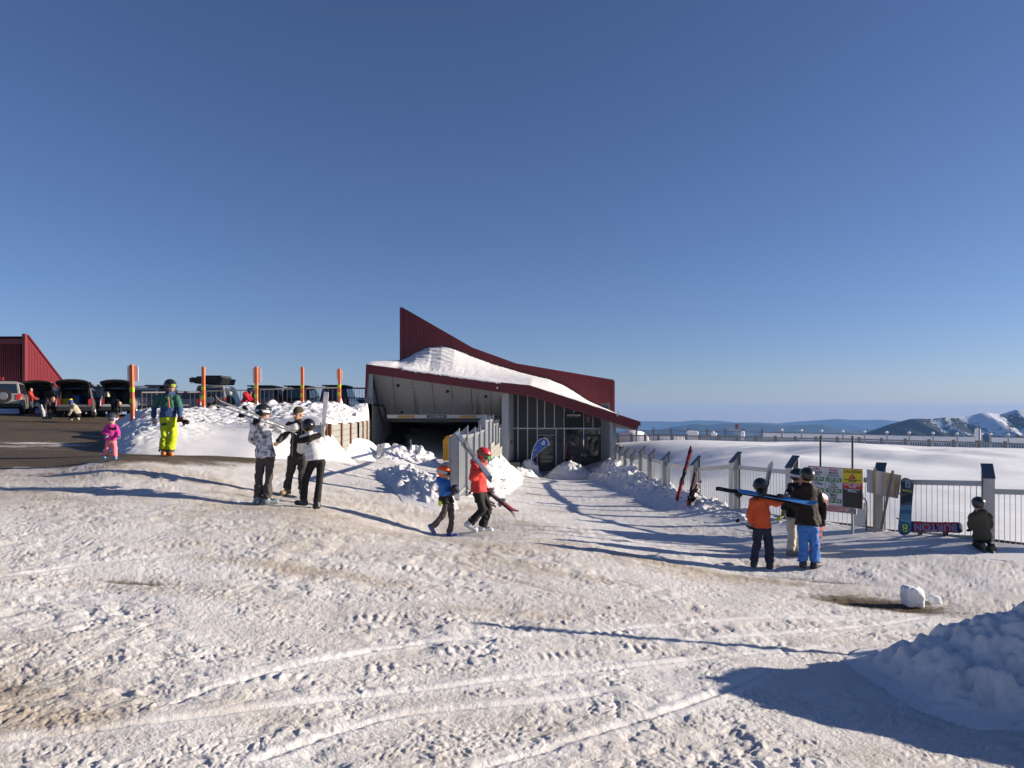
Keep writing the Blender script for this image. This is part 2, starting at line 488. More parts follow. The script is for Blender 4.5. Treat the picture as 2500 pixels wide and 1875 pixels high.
# grooves: thin shadowed ski / sled lines, and treaded tyre bands
for pts_, dep in [([(980, 1215), (1100, 1252), (1250, 1290), (1450, 1320)], 0.018), ([(640, 1190), (800, 1215), (980, 1222)], 0.012), ([(1010, 1205), (1040, 1230), (1180, 1262)], 0.012)]:
    ln = smooth_line(pts_)
    d, s = track_dist(Xg, Yg, ln)
    Zg -= dep * np.exp(-(d / 0.05) ** 2)
for pts_, wid in [([(620, 1340), (900, 1330), (1130, 1365), (1500, 1372)], 0.17), ([(330, 1492), (560, 1470), (800, 1440), (1050, 1400)], 0.18), ([(1050, 1440), (1250, 1405), (1500, 1385)], 0.2), ([(420, 1240), (760, 1228), (1000, 1240)], 0.15), ([(250, 1190), (480, 1170), (700, 1160)], 0.15)]:
    ln = smooth_line(pts_)
    d, s = track_dist(Xg, Yg, ln)
    m = np.exp(-(d / wid) ** 4)
    Zg += 0.013 * m * np.sin(s * 2 * math.pi / 0.12 + np.abs(d) * 22 + 1.5 * n2(s / .3, d / .2, 54)) * np.clip(0.2 + 1.2 * n2(s / 0.8, d / 0.3, 53), 0, 1)
Zg += 0.012 * np.sin(Xg * 0 + (Yg + 0.05 * n2(Xg / .6, Yg / 2, 55)) * 2 * math.pi / 0.55) * sstep(0.2, 1.0, Xg) * sstep(5.5, 4.5, Xg) * sstep(14, 17, Yg) * 0.7
# wet bare patch is a shallow dip
Zg -= 0.05 * np.clip(road - up, 0, 1)
Zg -= 0.3 * sstep(.35, .9, Xg - fence_x(Yg)) * sstep(14.2, 15.5, Yg)      # the snowfield lies over this part
g_me = grid_mesh('ground', Xg, Yg, Zg, {'dirt': dirt, 'road': road})
snow_ground = snow_mat('trodden_snow', (0.745, 0.73, 0.72), 0.55, True)
ground = link('ground', g_me, snow_ground, smooth=True); tag(ground, 'trodden dirty snow and wet road in front of the building', kind='structure')

# ------------------------------------------------------------------ smooth snowfield beyond the right fence
ys = np.r_[np.linspace(13.5, 22, 60), np.linspace(22.2, 60, 260)]
fr = np.r_[np.linspace(0, 1, 300) ** 1.25]
Yf, Ff = np.meshgrid(ys, fr, indexing='ij')
x0 = np.where(Yf < 38, fence_x(np.minimum(Yf, 37.4)) + 0.28, 6.2)
Xf = x0 + Ff * (58 - x0)
Zf = ground_h(Xf, Yf) + 0.05
dm = sstep(23, 31, Yf) * sstep(41, 35, Yf)
wx = Xf + 1.6 * n2(Xf / 9, Yf / 6, 61); wy = Yf + 1.2 * n2(Xf / 8, Yf / 5, 62)
dune = n2(wx / 6.5, wy / 3.4, 63)
lee = sstep(-0.5, 0.55, dune) - 0.5
Zf += dm * (0.36 * lee + 0.12 * n2(wx / 13, wy / 6, 64) + 0.05 * n2(Xf / 1.8, Yf / 0.7, 65)) * (0.55 + 0.6 * sstep(8, 16, Xf))
Zf += 0.14 * np.exp(-((Yf - 34.2 - 0.06 * (Xf - 20)) / 2.3) ** 2) * sstep(9, 17, Xf) * (0.75 + 0.5 * n2(Xf / 5, Yf / 9, 66))
Zf += 0.006 * fbm2(Xf / 0.5, Yf / 0.22, 2, 67) * dm
Zf += 0.03 * n2(Xf / 2.4, Yf / 1.2, 68)
edge_dn = sstep(45.5, 58, Yf)
Zf -= 6 * edge_dn
f_me = grid_mesh('snowfield', Xf, Yf, Zf)
snow_clean = snow_mat('clean_snow', (0.84, 0.85, 0.87), 0.10, False, 3.0)
snow_rough = snow_mat('piled_snow', (0.75, 0.745, 0.75), 0.45, False, 14.0)
fld = link('snowfield', f_me, snow_clean, smooth=True); tag(fld, 'smooth wind-drifted snowfield beyond the steel fence', kind='structure')
def field_z(x, y):
    i = int(np.argmin(np.abs(ys - y))); j = int(np.argmin(np.abs(Xf[i] - x)))
    return float(Zf[i, j])

# ------------------------------------------------------------------ far land
def terrain(name, sky_uv, Zr, depth, base, mats, seed, nx=260, ny=60, spur=0.35, u0=900, u1=3300, rough=0.012, label=None):
    us = np.linspace(u0, u1, nx)
    sv = np.interp(us, [p[0] for p in sky_uv], [p[1] for p in sky_uv])
    yy = np.linspace(-1, 1, ny)
    U, T = np.meshgrid(us, yy, indexing='xy')
    Y = Zr + T * depth
    X = (U - CU) / F * Zr
    top = -(sv - CV) / F * Zr
    top = top[None, :] * np.ones_like(T)
    prof = 1 - np.abs(T) ** 1.15
    s = 1 - np.abs(n2(X / (depth * 0.55) + T * 0.8, Y / (depth * 0.9), seed)) * 1.6
    s2 = 1 - np.abs(n2(X / (depth * 0.2) + T * 0.5, Y / (depth * 0.3), seed + 3)) * 1.6
    cut = 1 - spur * (1 - s) * np.clip(np.abs(T) * 2.4, 0, 1) - 0.3 * spur * (1 - s2) * np.clip(np.abs(T) * 3, 0, 1)
    H = base + (top - base) * np.clip(prof * cut, 0, 1) + rough * (top - base) * fbm2(X / (depth * 0.09), Y / (depth * 0.09), 3, seed + 5) * np.clip(np.abs(T) * 5, 0.06, 1)
    H = np.where(np.abs(T) > 0.999, base - 5, H)
    me = grid_mesh(name, X, Y, H)
    o = link(name, me, mats, smooth=True)
    return tag(o, label, kind='structure')

def forest_mat(name, c1, c2, scale, snow=None):
    m = bpy.data.materials.new(name); m.use_nodes = True; nt = m.node_tree; b = nt.nodes['Principled BSDF']
    b.inputs['Roughness'].default_value = 0.9; b.inputs['Specular IOR Level'].default_value = 0.1
    geo = nt.nodes.new('ShaderNodeNewGeometry')
    a = N(nt, 'ShaderNodeTexNoise', Scale=scale, Detail=8.0); nt.links.new(geo.outputs['Position'], a.inputs['Vector'])
    col = mixc(nt, a.outputs[0], c1, c2)
    if snow:
        at = nt.nodes.new('ShaderNodeAttribute'); at.attribute_name = 'trees'
        s_ = N(nt, 'ShaderNodeTexNoise', Scale=snow, Detail=4.0, Roughness=0.75); nt.links.new(geo.outputs['Position'], s_.inputs['Vector'])
        ad = N(nt, 'ShaderNodeMath', operation='ADD'); nt.links.new(at.outputs['Fac'], ad.inputs[0]); nt.links.new(s_.outputs[0], ad.inputs[1])
        msk = ramp(nt, ad.outputs[0], [(0.92, 0.0), (1.02, 1.0)])
        col = mixc(nt, msk.outputs[0], (0.78, 0.79, 0.82), col)
    nt.links.new(col, b.inputs['Base Color'])
    return m

forest_far = forest_mat('far_forest', (0.03, 0.045, 0.035), (0.06, 0.075, 0.05), 0.003)
valley = MB().add([(-30000, -3000, -560), (30000, -3000, -560), (30000, 30000, -560), (-30000, 30000, -560)], [(0, 1, 2, 3)])
tag(valley.build('valley_floor', forest_far), 'dark forested valley far below the ridge', kind='structure')
terrain('far_range', [(900, 1034), (1300, 1030), (1510, 1027), (1600, 1027), (1660, 1029), (1700, 1025), (1750, 1026), (1800, 1031), (1850, 1030), (1900, 1033), (1960, 1027), (2000, 1025), (2045, 1022), (2080, 1025), (2150, 1024), (2200, 1028), (2500, 1030), (3300, 1026)], 13500, 1800, -540, forest_far, 71, label='farthest blue mountain range on the horizon')
terrain('middle_range', [(900, 1048), (1400, 1046), (1560, 1052), (1620, 1046), (1660, 1039), (1700, 1034), (1730, 1037), (1770, 1032), (1800, 1030.5), (1860, 1034), (1910, 1038), (1950, 1036), (2000, 1034), (2030, 1041), (2080, 1050), (2140, 1044), (2160, 1041), (2230, 1046), (2400, 1052), (3300, 1050)], 8200, 1300, -540, forest_far, 72, label='nearer blue forested mountain ridge')
terrain('low_range', [(900, 1062), (1480, 1056), (1560, 1049), (1640, 1056), (1740, 1060), (1900, 1060), (2050, 1056), (2070, 1053), (2110, 1058), (2300, 1062), (3300, 1064)], 4600, 700, -540, forest_far, 73, label='low dark foothill below the blue ranges')
# the snowy massif on the right
us = np.linspace(1950, 3300, 420); nyy = 150; Zr, depth, base = 3300.0, 900.0, -540.0
sv = np.interp(us, [1950, 2060, 2095, 2120, 2150, 2175, 2200, 2225, 2245, 2262, 2280, 2300, 2330, 2352, 2370, 2395, 2408, 2425, 2445, 2460, 2480, 2500, 2530, 2600, 2700, 3300],
               [1120, 1072, 1061, 1053, 1043, 1034, 1027, 1021, 1020, 1021, 1021, 1018, 1015.5, 1015, 1013, 1007, 1006, 1008, 1010, 1005, 998, 997, 999, 985, 970, 960])
Tm = np.linspace(-1, 1, nyy)
U, T = np.meshgrid(us, Tm, indexing='xy')
Xm = (U - CU) / F * Zr; Ym = Zr + T * depth
top = (-(sv - CV) / F * Zr)[None, :] * np.ones_like(T)
spurs = np.abs(n2((Xm + 0.55 * (Ym - Zr)) / 170, (Ym - Zr) / 900 + 3.3, 81)); sp2 = np.abs(n2((Xm + 0.6 * (Ym - Zr)) / 60, (Ym - Zr) / 260, 82))
Hm = base + (top - base) * np.clip((1 - np.abs(T) ** 1.05) * (1 - 0.12 * np.clip(np.abs(T) * 3, 0, 1) * spurs * 2 - 0.03 * np.clip(np.abs(T) * 4, 0, 1) * sp2), 0, 1)
Hm += 3.0 * fbm2(Xm / 40, Ym / 40, 3, 83) * np.clip(np.abs(T) * 6, 0.1, 1)
tr = 0.82 - 0.40 * sstep(2180, 2330, U) + 0.35 * n2(Xm / 120, Ym / 120, 84) + 0.22 * sstep(0.25, 0.02, spurs) * 0 + 0.22 * sstep(top - 60, top - 130, Hm) + 0.5 * sstep(2170, 2120, U)
tr = np.where(Hm > top - 8, tr - 0.1 * sstep(2280, 2350, U), tr)
m_me = grid_mesh('snowy_mountain', Xm, Ym, Hm, {'trees': np.clip(tr, 0, 1)})
tag(link('snowy_mountain', m_me, forest_mat('mountain_forest', (0.022, 0.026, 0.02), (0.05, 0.05, 0.038), 0.02, 0.045), smooth=True), 'snow-streaked dark mountain ridge at the right horizon', kind='structure')

# the air: one closed box of even haze
hz = MB().box((0, 6500, -215), (34000, 18000, 720))
hm_ = bpy.data.materials.new('haze_air'); hm_.use_nodes = True
hn = hm_.node_tree; hn.nodes.clear()
pv = hn.nodes.new('ShaderNodeVolumePrincipled'); ho = hn.nodes.new('ShaderNodeOutputMaterial')
pv.inputs['Color'].default_value = (0.25, 0.50, 1.0, 1)
pv.inputs['Density'].default_value = 0.000052
pv.inputs['Anisotropy'].default_value = 0.0
hn.links.new(pv.outputs[0], ho.inputs['Volume'])
haze = hz.build('haze', hm_); tag(haze, 'thin blue haze in the mountain air', kind='stuff')
# ------------------------------------------------------------------ shared materials
galv = mat('galvanised_steel', (0.36, 0.375, 0.39), 0.42, 0.55, 0.18, 9, 0.05, 60)
galv_d = mat('weathered_steel', (0.30, 0.31, 0.32), 0.5, 0.6, 0.2, 9)
cap_m = mat('sky_tinted_cap', (0.10, 0.12, 0.15), 0.35, 0.3, 0.15, 7)  # reflected sky put into the cap colour as blue-grey
red_clad = mat('red_cladding', (0.185, 0.026, 0.030), 0.42, 0.1, 0.1, 1.5)
red_trim = mat('red_trim', (0.155, 0.018, 0.023), 0.4, 0.1, 0.08, 1.5)
soffit_m = mat('soffit_sheet', (0.27, 0.27, 0.27), 0.6, 0, 0.06, 2)
conc = mat('concrete', (0.27, 0.26, 0.235), 0.85, 0, 0.14, 3, 0.2, 30)
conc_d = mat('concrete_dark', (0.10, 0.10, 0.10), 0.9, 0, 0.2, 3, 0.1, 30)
charcoal = mat('charcoal_panel', (0.052, 0.054, 0.056), 0.55, 0, 0.1, 3)
frame_m = mat('dark_frame', (0.035, 0.037, 0.04), 0.4, 0.3, 0.1, 5)
mull_m = mat('light_mullion', (0.50, 0.51, 0.52), 0.4, 0.5, 0.1, 5)
glass_m = mat('dark_glass', (0.012, 0.014, 0.017), 0.04, 0, 0.1, 4, spec=0.9)
black = mat('black_paint', (0.012, 0.012, 0.013), 0.45, 0.2, 0.15, 8)
white = mat('white_paint', (0.74, 0.74, 0.74), 0.5, 0, 0.05, 6)
yellow = mat('yellow_paint', (0.80, 0.42, 0.03), 0.5, 0, 0.1, 4)
rust = mat('rusty_steel', (0.20, 0.095, 0.05), 0.8, 0.2, 0.3, 12)
timber = mat('pale_timber', (0.48, 0.34, 0.19), 0.75, 0, 0.25, 14)

FONT_CACHE = {}
def text(name, body, origin, xdir, updir, size, m, parent, align='CENTER', bold=0.0, extrude=0.002):
    c = bpy.data.curves.new(name, 'FONT'); c.body = body; c.size = size; c.align_x = align; c.align_y = 'CENTER'; c.extrude = extrude; c.offset = bold
    c.resolution_u = 3
    t = bpy.data.objects.new(name, c); COL.objects.link(t)
    dg = bpy.context.evaluated_depsgraph_get(); dg.update()
    me = bpy.data.meshes.new_from_object(t.evaluated_get(dg))
    bpy.data.objects.remove(t); bpy.data.curves.remove(c)
    x = Vector(xdir).normalized(); u_ = Vector(updir); u_ = (u_ - x * u_.dot(x)).normalized(); n_ = x.cross(u_)
    M = Matrix((x, u_, n_)).transposed().to_4x4(); M.translation = Vector(origin)
    me.transform(M)
    me.materials.clear()
    return link(name, me, m, parent)

def quad_prism(pts, dy): return MB().prism(pts, (0, dy, 0))

# ------------------------------------------------------------------ the red-roofed building
bld = empty('ski_lodge', W(1250, 1150, 40), 'grey-walled building with a folded red roof, snow on top and a garage opening', 'building')
ZF, ZG, ZP = 38.0, 40.3, 46.0
# parapet wall at the back
ptop = [(979, 751), (1000, 762.5), (1152, 850), (1259.5, 889), (1498, 929)]
par = MB().prism([W(u, v, ZP) for u, v in ptop] + [W(1498, 1012, ZP), W(979, 1004, ZP)], (0, 0.3, 0)).build('parapet_wall', red_clad, bld)
capb = MB()
for a, b in zip(ptop[:-1], ptop[1:]): capb.bar(W(a[0], a[1] + 1, ZP) + Vector((0, 0.12, 0)), W(b[0], b[1] + 1, ZP) + Vector((0, 0.12, 0)), 0.42, 0.14)
capb.bar(W(981, 751, ZP) + Vector((0, -0.03, 0)), W(981, 1000, ZP) + Vector((0, -0.03, 0)), 0.24, 0.1, up=(0, 1, 0))
capb.bar(W(1496.5, 930, ZP) + Vector((0, -0.03, 0)), W(1496.5, 1060, ZP) + Vector((0, -0.03, 0)), 0.2, 0.1, up=(0, 1, 0))
capb.build('parapet_flashing', red_trim, bld)
rib_me = MB().box((0, 0, 0.5), (0.045, 0.06, 1.0)).mesh('rib'); rib_me.materials.append(red_clad)
u = 988.0; k = 0
while u < 1493:
    vt = np.interp(u, [p[0] for p in ptop], [p[1] for p in ptop]) + 5
    base = W(u, 1015, ZP - 0.03); hgt = W(u, vt, ZP).z - base.z
    place('rib', rib_me, par, Matrix.Translation(base) @ Matrix.Diagonal((1.0, 1, hgt, 1)))
    u += (6.6 if k % 4 else 9.0) * (1 + 0.0); k += 1
# body behind the parapet
MB().prism([W(985, 790, ZP) + Vector((0, .3, 0)), W(1150, 862, ZP) + Vector((0, .3, 0)), W(1490, 940, ZP) + Vector((0, .3, 0)), W(1490, 1004, ZP) + Vector((0, .3, 0)), W(985, 1004, ZP) + Vector((0, .3, 0))], (0, 12, 0)).build('rear_wall', red_clad, bld)

# roof deck and its fascia boards
eave = [(893.5, 889), (1222, 933.5), (1295, 941), (1564, 1029.5)]
eave_b = [(897, 911.5), (1221, 957.8), (1296, 968.3), (1555, 1050.5)]
rdeck = MB()
back = [(940, 905), (1152, 925), (1259.5, 945), (1500, 1014)]
fr_ = [W(u, v + 2, ZF + 0.12) for u, v in eave]; bk = [W(u, v, ZP - 0.02) for u, v in back]
rdeck.add(fr_ + bk + [p - Vector((0, 0, .18)) for p in fr_ + bk],
          [(i, i + 1, 5 + i, 4 + i) for i in range(3)] + [(8 + i, 12 + i, 13 + i, 9 + i) for i in range(3)] + [(i, 8 + i, 9 + i, i + 1) for i in range(3)] + [(0, 4, 12, 8), (3, 11, 15, 7), (4, 5, 13, 12), (5, 6, 14, 13), (6, 7, 15, 14)])
roof = rdeck.build('roof', red_trim, bld)
for s in range(3):
    for j in range(4):
        k0, k1 = j / 4 + (0.012 if j else 0), (j + 1) / 4 - 0.02
        zo = ZF - (0.14 if s else 0.0) - (0.03 if j % 2 else 0)
        def lerp(i, k): return (eave[i][0] * (1 - k) + eave_b[i][0] * k, eave[i][1] * (1 - k) + eave_b[i][1] * k)
        a0, a1, b0, b1 = lerp(s, k0), lerp(s, k1), lerp(s + 1, k0), lerp(s + 1, k1)
        MB().prism([W(*a0, zo), W(*b0, zo), W(*b1, zo), W(*a1, zo)], (0, 0.10, 0)).build('fascia_board', red_trim, roof)
        if j == 0:   # backing behind the boards
            MB().prism([W(*eave[s], ZF + .02), W(*eave[s + 1], ZF + .02), W(*eave_b[s + 1], ZF + .02), W(*eave_b[s], ZF + .02)], (0, 0.08, 0)).build('fascia_backing', red_trim, roof)
MB().prism([W(893.5, 890, ZF - .02), W(899, 912, ZF - .02), W(894, 971, ZF - .02), W(890.5, 971, ZF - .02)], (0, 0.25, 0)).build('edge_trim', red_trim, roof)
MB().box(W(1508, 1010, ZF - .25), (0.05, 0.12, 0.26), Matrix.Rotation(R(12), 3, 'Y')).build('gutter_outlet', white, roof)
MB().box(W(1214, 947, ZF - .03), (0.09, 0.08, 0.09)).build('sensor_box', white, roof)
# underside of the right overhang
MB().prism([W(1497, 1033, ZF + .3), W(1553, 1048, ZF + .3), W(1550, 1051, ZF + .3), W(1497, 1036, ZF + .3)], (0, 7.4, -0.02)).build('overhang_soffit', soffit_m, roof)

# snow lying on the roof
fu = [897, 905, 940, 1000, 1100, 1222, 1295, 1400, 1470, 1505]; fv = [889.5, 889, 893, 902, 916, 933, 940, 974, 997, 1009]
bu = [915, 945, 979, 1000, 1018, 1050, 1080, 1110, 1140, 1200, 1250, 1300, 1340, 1370, 1400, 1440, 1465, 1499]
bv = [887, 883, 882, 873, 861, 850, 848, 854, 867, 890, 905, 919, 928, 940, 957, 984, 996, 1009]
S, T = np.meshgrid(np.linspace(0, 1, 60), np.linspace(0, 1, 420), indexing='ij')
uf = 896 + T * (1506 - 896); ub = 918 + T * (1500 - 918)
xf = (uf - CU) / F * (ZF - 0.02); xb = (ub - CU) / F * (ZP - 0.03)
zf = -(np.interp(uf, fu, fv) - CV) / F * (ZF - 0.02); zb = -(np.interp(ub, bu, bv) - CV) / F * (ZP - 0.03)
SX = xf * (1 - S) + xb * S; SY = ZF - 0.02 + (ZP - 0.01 - ZF) * S
bulge = np.interp(uf, [896, 950, 1040, 1150, 1300, 1450, 1506], [0.12, 0.02, -0.55, -0.35, 0.02, 0.05, 0.0])
SZ = zf * (1 - S) + zb * S + bulge * np.sin(S * math.pi) + 0.05 * sstep(0, 0.05, S) * sstep(1505, 1480, uf)
rough_ = np.interp(uf, [896, 960, 1000, 1120, 1180], [0, 0.3, 1, 1, 0]) * np.exp(-((S - 0.42) / 0.22) ** 2)
SZ += 0.05 * rough_ * np.abs(n2(SX / 0.3, SY / 0.3, 91)) + 0.025 * np.sin((SX * 0.6 + SY) * 9 + 2 * n2(SX, SY, 92)) * np.interp(uf, [930, 1000, 1080, 1130], [0, 1, 1, 0]) * sstep(0.5, 0.7, S) + 0.015 * n2(SX / .5, SY / .5, 93)
SZ += 0.10 * sstep(0.975, 1.0, S) * np.maximum(0, n2(SX / 0.09, SX * 0, 94)) * 1.3
setb = 0.22 * sstep(985, 965, uf) * (1 - S); SY = SY + setb; SZ = SZ - .04 * sstep(985, 965, uf) * (1 - S)
SX2 = np.vstack([SX[:1], SX]); SY2 = np.vstack([SY[:1] - 0.02, SY])
drip = np.where((uf[:1] > 971), 0.06 + 0.05 * n2(SX[:1] / 0.12, SX[:1] * 0, 95) + .04 * n2(SX[:1] / .4, SX[:1] * 0, 96), 0.03) * sstep(1285, 1240, uf[:1]) + 0.02
SZ2 = np.vstack([SZ[:1] - drip, SZ])
link('roof_snow', grid_mesh('roof_snow', SX2, SY2, SZ2), snow_rough, bld, smooth=True)

# wing pier, garage walls, soffit panels
MB().prism([W(896, 911.5, ZF + .12), W(910, 913, ZF + .12), W(909.5, 970, ZF + .12), W(893, 970, ZF + .12)], (0, 5.5, 0)).build('wing_panel', galv, bld)
MB().prism([W(889.5, 970, ZF), W(910, 970, ZF), W(910, 1135, ZF), W(888, 1135, ZF)], (0, 5.6, 0)).build('concrete_pier', conc, bld)
edges = [910, 957, 1006, 1054, 1102, 1150, 1197.6, 1226]
sof = None
for a, b in zip(edges[:-1], edges[1:]):
    fa = lambda u: np.interp(u, [893, 1221], [911, 957.5])
    g = 0.6
    p = [W(a + g, fa(a) - 1, ZF + .25), W(b - g, fa(b) - 1, ZF + .25), W(CU + (b - g - CU) * 0.955, 1016, ZF + 2.1), W(CU + (a + g - CU) * 0.955, 1016, ZF + 2.1)]
    MB().prism(p, (0, 0.05, 0.08)).build('soffit_panel', soffit_m, bld)
p = [W(905, 905, ZF + .62), W(1230, 950, ZF + .62), W(1230, 1012, ZF + 2.5), W(905, 1012, ZF + 2.5)]
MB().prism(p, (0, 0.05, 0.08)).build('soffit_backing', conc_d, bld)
for u_, v_, k in [(972, 941, .35), (1093, 955, .28), (1186, 967, .25), (981, 1006, .95)]:
    fv_ = np.interp(u_, [893, 1221], [911, 957.5]); t_ = (v_ - fv_) / (1016 - fv_)
    c = W(u_, v_, ZF + .25 + 1.85 * t_ - .03)
    MB().tube([c + Vector((0, .02, .03)), c - Vector((0, .03, .05))], 0.075, 12).build('downlight', black, bld)
MB().bar(W(1001, 950, ZF + 0.7), W(1016, 952, ZF + 0.7), .06).bar(W(1013, 951, ZF + 0.75), W(1021, 1014, ZF + 2.0), 0.05).build('sprinkler_pipe', galv_d, bld)
MB().bar(W(1166, 965, ZF + 0.7), W(1166, 1012, ZF + 1.9), 0.06).build('sprinkler_pipe', galv_d, bld)
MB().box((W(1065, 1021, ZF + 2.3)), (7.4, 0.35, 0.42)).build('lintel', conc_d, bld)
xl, xr = W(910, 0, ZF + .2).x, W(1224, 0, ZF + 2.2).x
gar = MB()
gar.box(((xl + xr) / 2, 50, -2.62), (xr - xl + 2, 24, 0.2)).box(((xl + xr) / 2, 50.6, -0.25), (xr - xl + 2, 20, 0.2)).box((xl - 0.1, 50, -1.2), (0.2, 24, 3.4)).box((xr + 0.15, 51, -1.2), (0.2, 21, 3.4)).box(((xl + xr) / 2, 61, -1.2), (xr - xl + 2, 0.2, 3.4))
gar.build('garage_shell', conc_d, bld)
pl = W(1003, 1081, ZF + 2.3)
MB().box(pl, (0.10, 0.03, 0.36)).build('notice_plate', white, bld)
# pipes on the inner left wall
MB().tube([W(911, 925, ZF + .3), W(926, 1003, ZF + .7), W(934, 1030, ZF + .9)], 0.05, 8).build('drain_pipe', black, bld)
MB().tube([W(911, 988, ZF + .2), W(935, 990, ZF + .7), W(940, 1000, ZF + .9), W(944, 1030, ZF + .9), W(944, 1056, ZF + .9)], 0.06, 8).build('drain_pipe', black, bld)
# hanging clearance bar
bar = empty('clearance_bar', W(1065, 1017, ZF + .8), 'grey height bar with hazard stripes hanging in the garage opening', 'clearance bar')
zb_ = ZF + .8
MB().prism([W(945, 1012.5, zb_), W(1190, 1012.5, zb_), W(1190, 1021, zb_), W(945, 1021, zb_)], (0, .12, 0)).build('beam', galv, bar)
for a, b in [(970, 1011), (1121, 1161)]:
    MB().prism([W(a, 1014, zb_ - .006), W(b, 1014, zb_ - .006), W(b, 1019.6, zb_ - .006), W(a, 1019.6, zb_ - .006)], (0, .005, 0)).build('hazard_plate', yellow, bar)
    s = MB()
    for i in range(12):
        x0_ = a + 1 + i * (b - a) / 12
        s.prism([W(x0_ + 1.9, 1014, zb_ - .012), W(x0_ + 3.4, 1014, zb_ - .012), W(x0_ + 1.5, 1019.6, zb_ - .012), W(x0_, 1019.6, zb_ - .012)], (0, .005, 0))
    s.build('hazard_stripes', black, bar)['kind'] = 'stuff'
MB().prism([W(1042, 1013.6, zb_ - .006), W(1090, 1013.6, zb_ - .006), W(1090, 1020, zb_ - .006), W(1042, 1020, zb_ - .006)], (0, .005, 0)).build('text_plate', black, bar)
text('clearance_lettering', '2.7m CLEARANCE', W(1066, 1016.9, zb_ - .014), (1, 0, 0), (0, 0, 1), 0.105, white, bar)
for u_ in (953.6, 1028, 1107, 1179.5):
    vf = np.interp(u_, [893, 1221], [911, 957.5])
    MB().tube([W(u_, vf, zb_), W(u_, 1012, zb_)], 0.012, 6).build('hanger_rod', galv_d, bar)

# steel columns and ribbed returns either side of the entrance
for (a, b, vt, nm) in [(1225, 1242, 950, 'left'), (1489.5, 1497, 1020, 'right')]:
    MB().prism([W(a, vt, ZF + .5), W(b, vt + 3, ZF + .5), W(b, 1160, ZF + .5), W(a, 1160, ZF + .5)], (0, .3, 0)).build('steel_column', galv, bld)
MB().prism([W(1497, 1026, ZF + .7), W(1504, 1028, ZF + .7), W(1504, 1165, ZF + .7), W(1497, 1165, ZF + .7)], (0, 7.0, 0)).build('side_wall', galv_d, bld)
for (pa, pb, vt, n_) in [((W(1242.3, 0, ZF + .6)), (W(1252, 0, ZG - .02)), 950, 7), ((W(1470, 0, ZG - .02)), (W(1489.5, 0, ZF + .6)), 985, 9)]:
    ztop = W(0, vt, ZG).z; zbot = W(0, 1165, ZG).z
    m_ = MB().add([(pa.x, pa.y, zbot), (pb.x, pb.y, zbot), (pb.x, pb.y, ztop), (pa.x, pa.y, ztop)], [(0, 1, 2, 3)]).build('return_wall', charcoal, bld)
    for i in range(n_):
        q = pa.lerp(pb, (i + .5) / n_)
        MB().box((q.x - .03 * (1 if pb.y > pa.y else -1) * -1, q.y - .03, (ztop + zbot) / 2), (.05, .05, ztop - zbot)).build('wall_rib', galv_d, m_)
for u_, v_, zz in [(1245.5, 1080, ZF + 1.0), (1248.5, 1077, ZF + 1.4), (1473, 1077, ZG - .25), (1483, 1079, ZG - .9)]:
    MB().box(W(u_, v_, zz), (.11, .14, .15)).tube([W(u_, v_, zz), W(u_, v_, zz) + Vector((0, -.12, -.04))], .05, 8).build('wall_lamp', black, bld)

# entrance wall: charcoal panels between pale mullions, doors, glass
uu = [1252, 1264.6, 1288, 1311.7, 1329.8, 1353.7, 1377.5, 1400.9, 1425, 1448, 1469]
def ufas(u): return np.interp(u, [1221, 1296, 1555], [950, 960, 1042]) - 14
def pan(u0, v0, u1, v1, z, th, m, name, par_=bld, v0b=None):
    return MB().prism([W(u0, v0, z), W(u1, v0b if v0b is not None else v0, z), W(u1, v1, z), W(u0, v1, z)], (0, th, 0)).build(name, m, par_)
for a, b in zip(uu[:-1], uu[1:]): pan(a + .9, ufas(a), b - .9, 1045, ZG, .08, charcoal, 'wall_panel', v0b=ufas(b))
for a in uu[1:]: pan(a - 1.1, ufas(a), a + 1.1, 1046, ZG - .06, .07, mull_m, 'mullion')
pan(1250, 1044.6, 1472, 1047.2, ZG - .07, .08, mull_m, 'transom')
for a, b in [(1252, 1264.6), (1264.6, 1288), (1288, 1311.7), (1357.8, 1377.5)]: pan(a + .9, 1047.4, b - .9, 1160, ZG, .08, charcoal, 'wall_panel')
for a in (1264.6, 1288, 1311.7, 1357.8, 1377.5, 1469): pan(a - 1.1, 1047.4, a + 1.1, 1160, ZG - .06, .07, mull_m, 'mullion')
def door(name, u0, u1, glasses, label):
    d = pan(u0, 1047.6, u1, 1152, ZG + .03, .06, frame_m, name)
    d['label'] = label
    for (a, v0, b, v1) in glasses: pan(a, v0, b, v1, ZG + .015, .01, glass_m, 'pane', d)
    return d
d1 = door('door', 1313, 1356.5, [(1316, 1049, 1354, 1059), (1320, 1064, 1350, 1090), (1320, 1092, 1350, 1121), (1320, 1123, 1350, 1135)], 'charcoal single door with glass panes')
pan(1315, 1061.5, 1355, 1063, ZG - .02, .03, mull_m, 'door_rail', d1)
MB().tube([W(1317.5, 1108, ZG - .06), W(1317.5, 1116, ZG - .06)], .02, 6).build('door_handle', yellow, d1)
d2 = door('glazed_screen', 1379, 1424, [(1381, 1049, 1422, 1060), (1381, 1064, 1422, 1126), (1381, 1128, 1422, 1150)], 'dark glazed side screen')
d3 = door('door', 1426, 1467.5, [(1428, 1049, 1465, 1060), (1432, 1066, 1461, 1119), (1432, 1122, 1461, 1146)], 'dark glazed entrance door')
MB().tube([W(1429, 1108, ZG - .05), W(1429, 1115, ZG - .05)], .025, 6).build('door_handle', mull_m, d3)
pan(1420.5, 1108, 1423, 1114, ZG - .02, .02, white, 'card_reader', d2)
pan(1366, 1071, 1369, 1078, ZG - .06, .06, black, 'intercom')
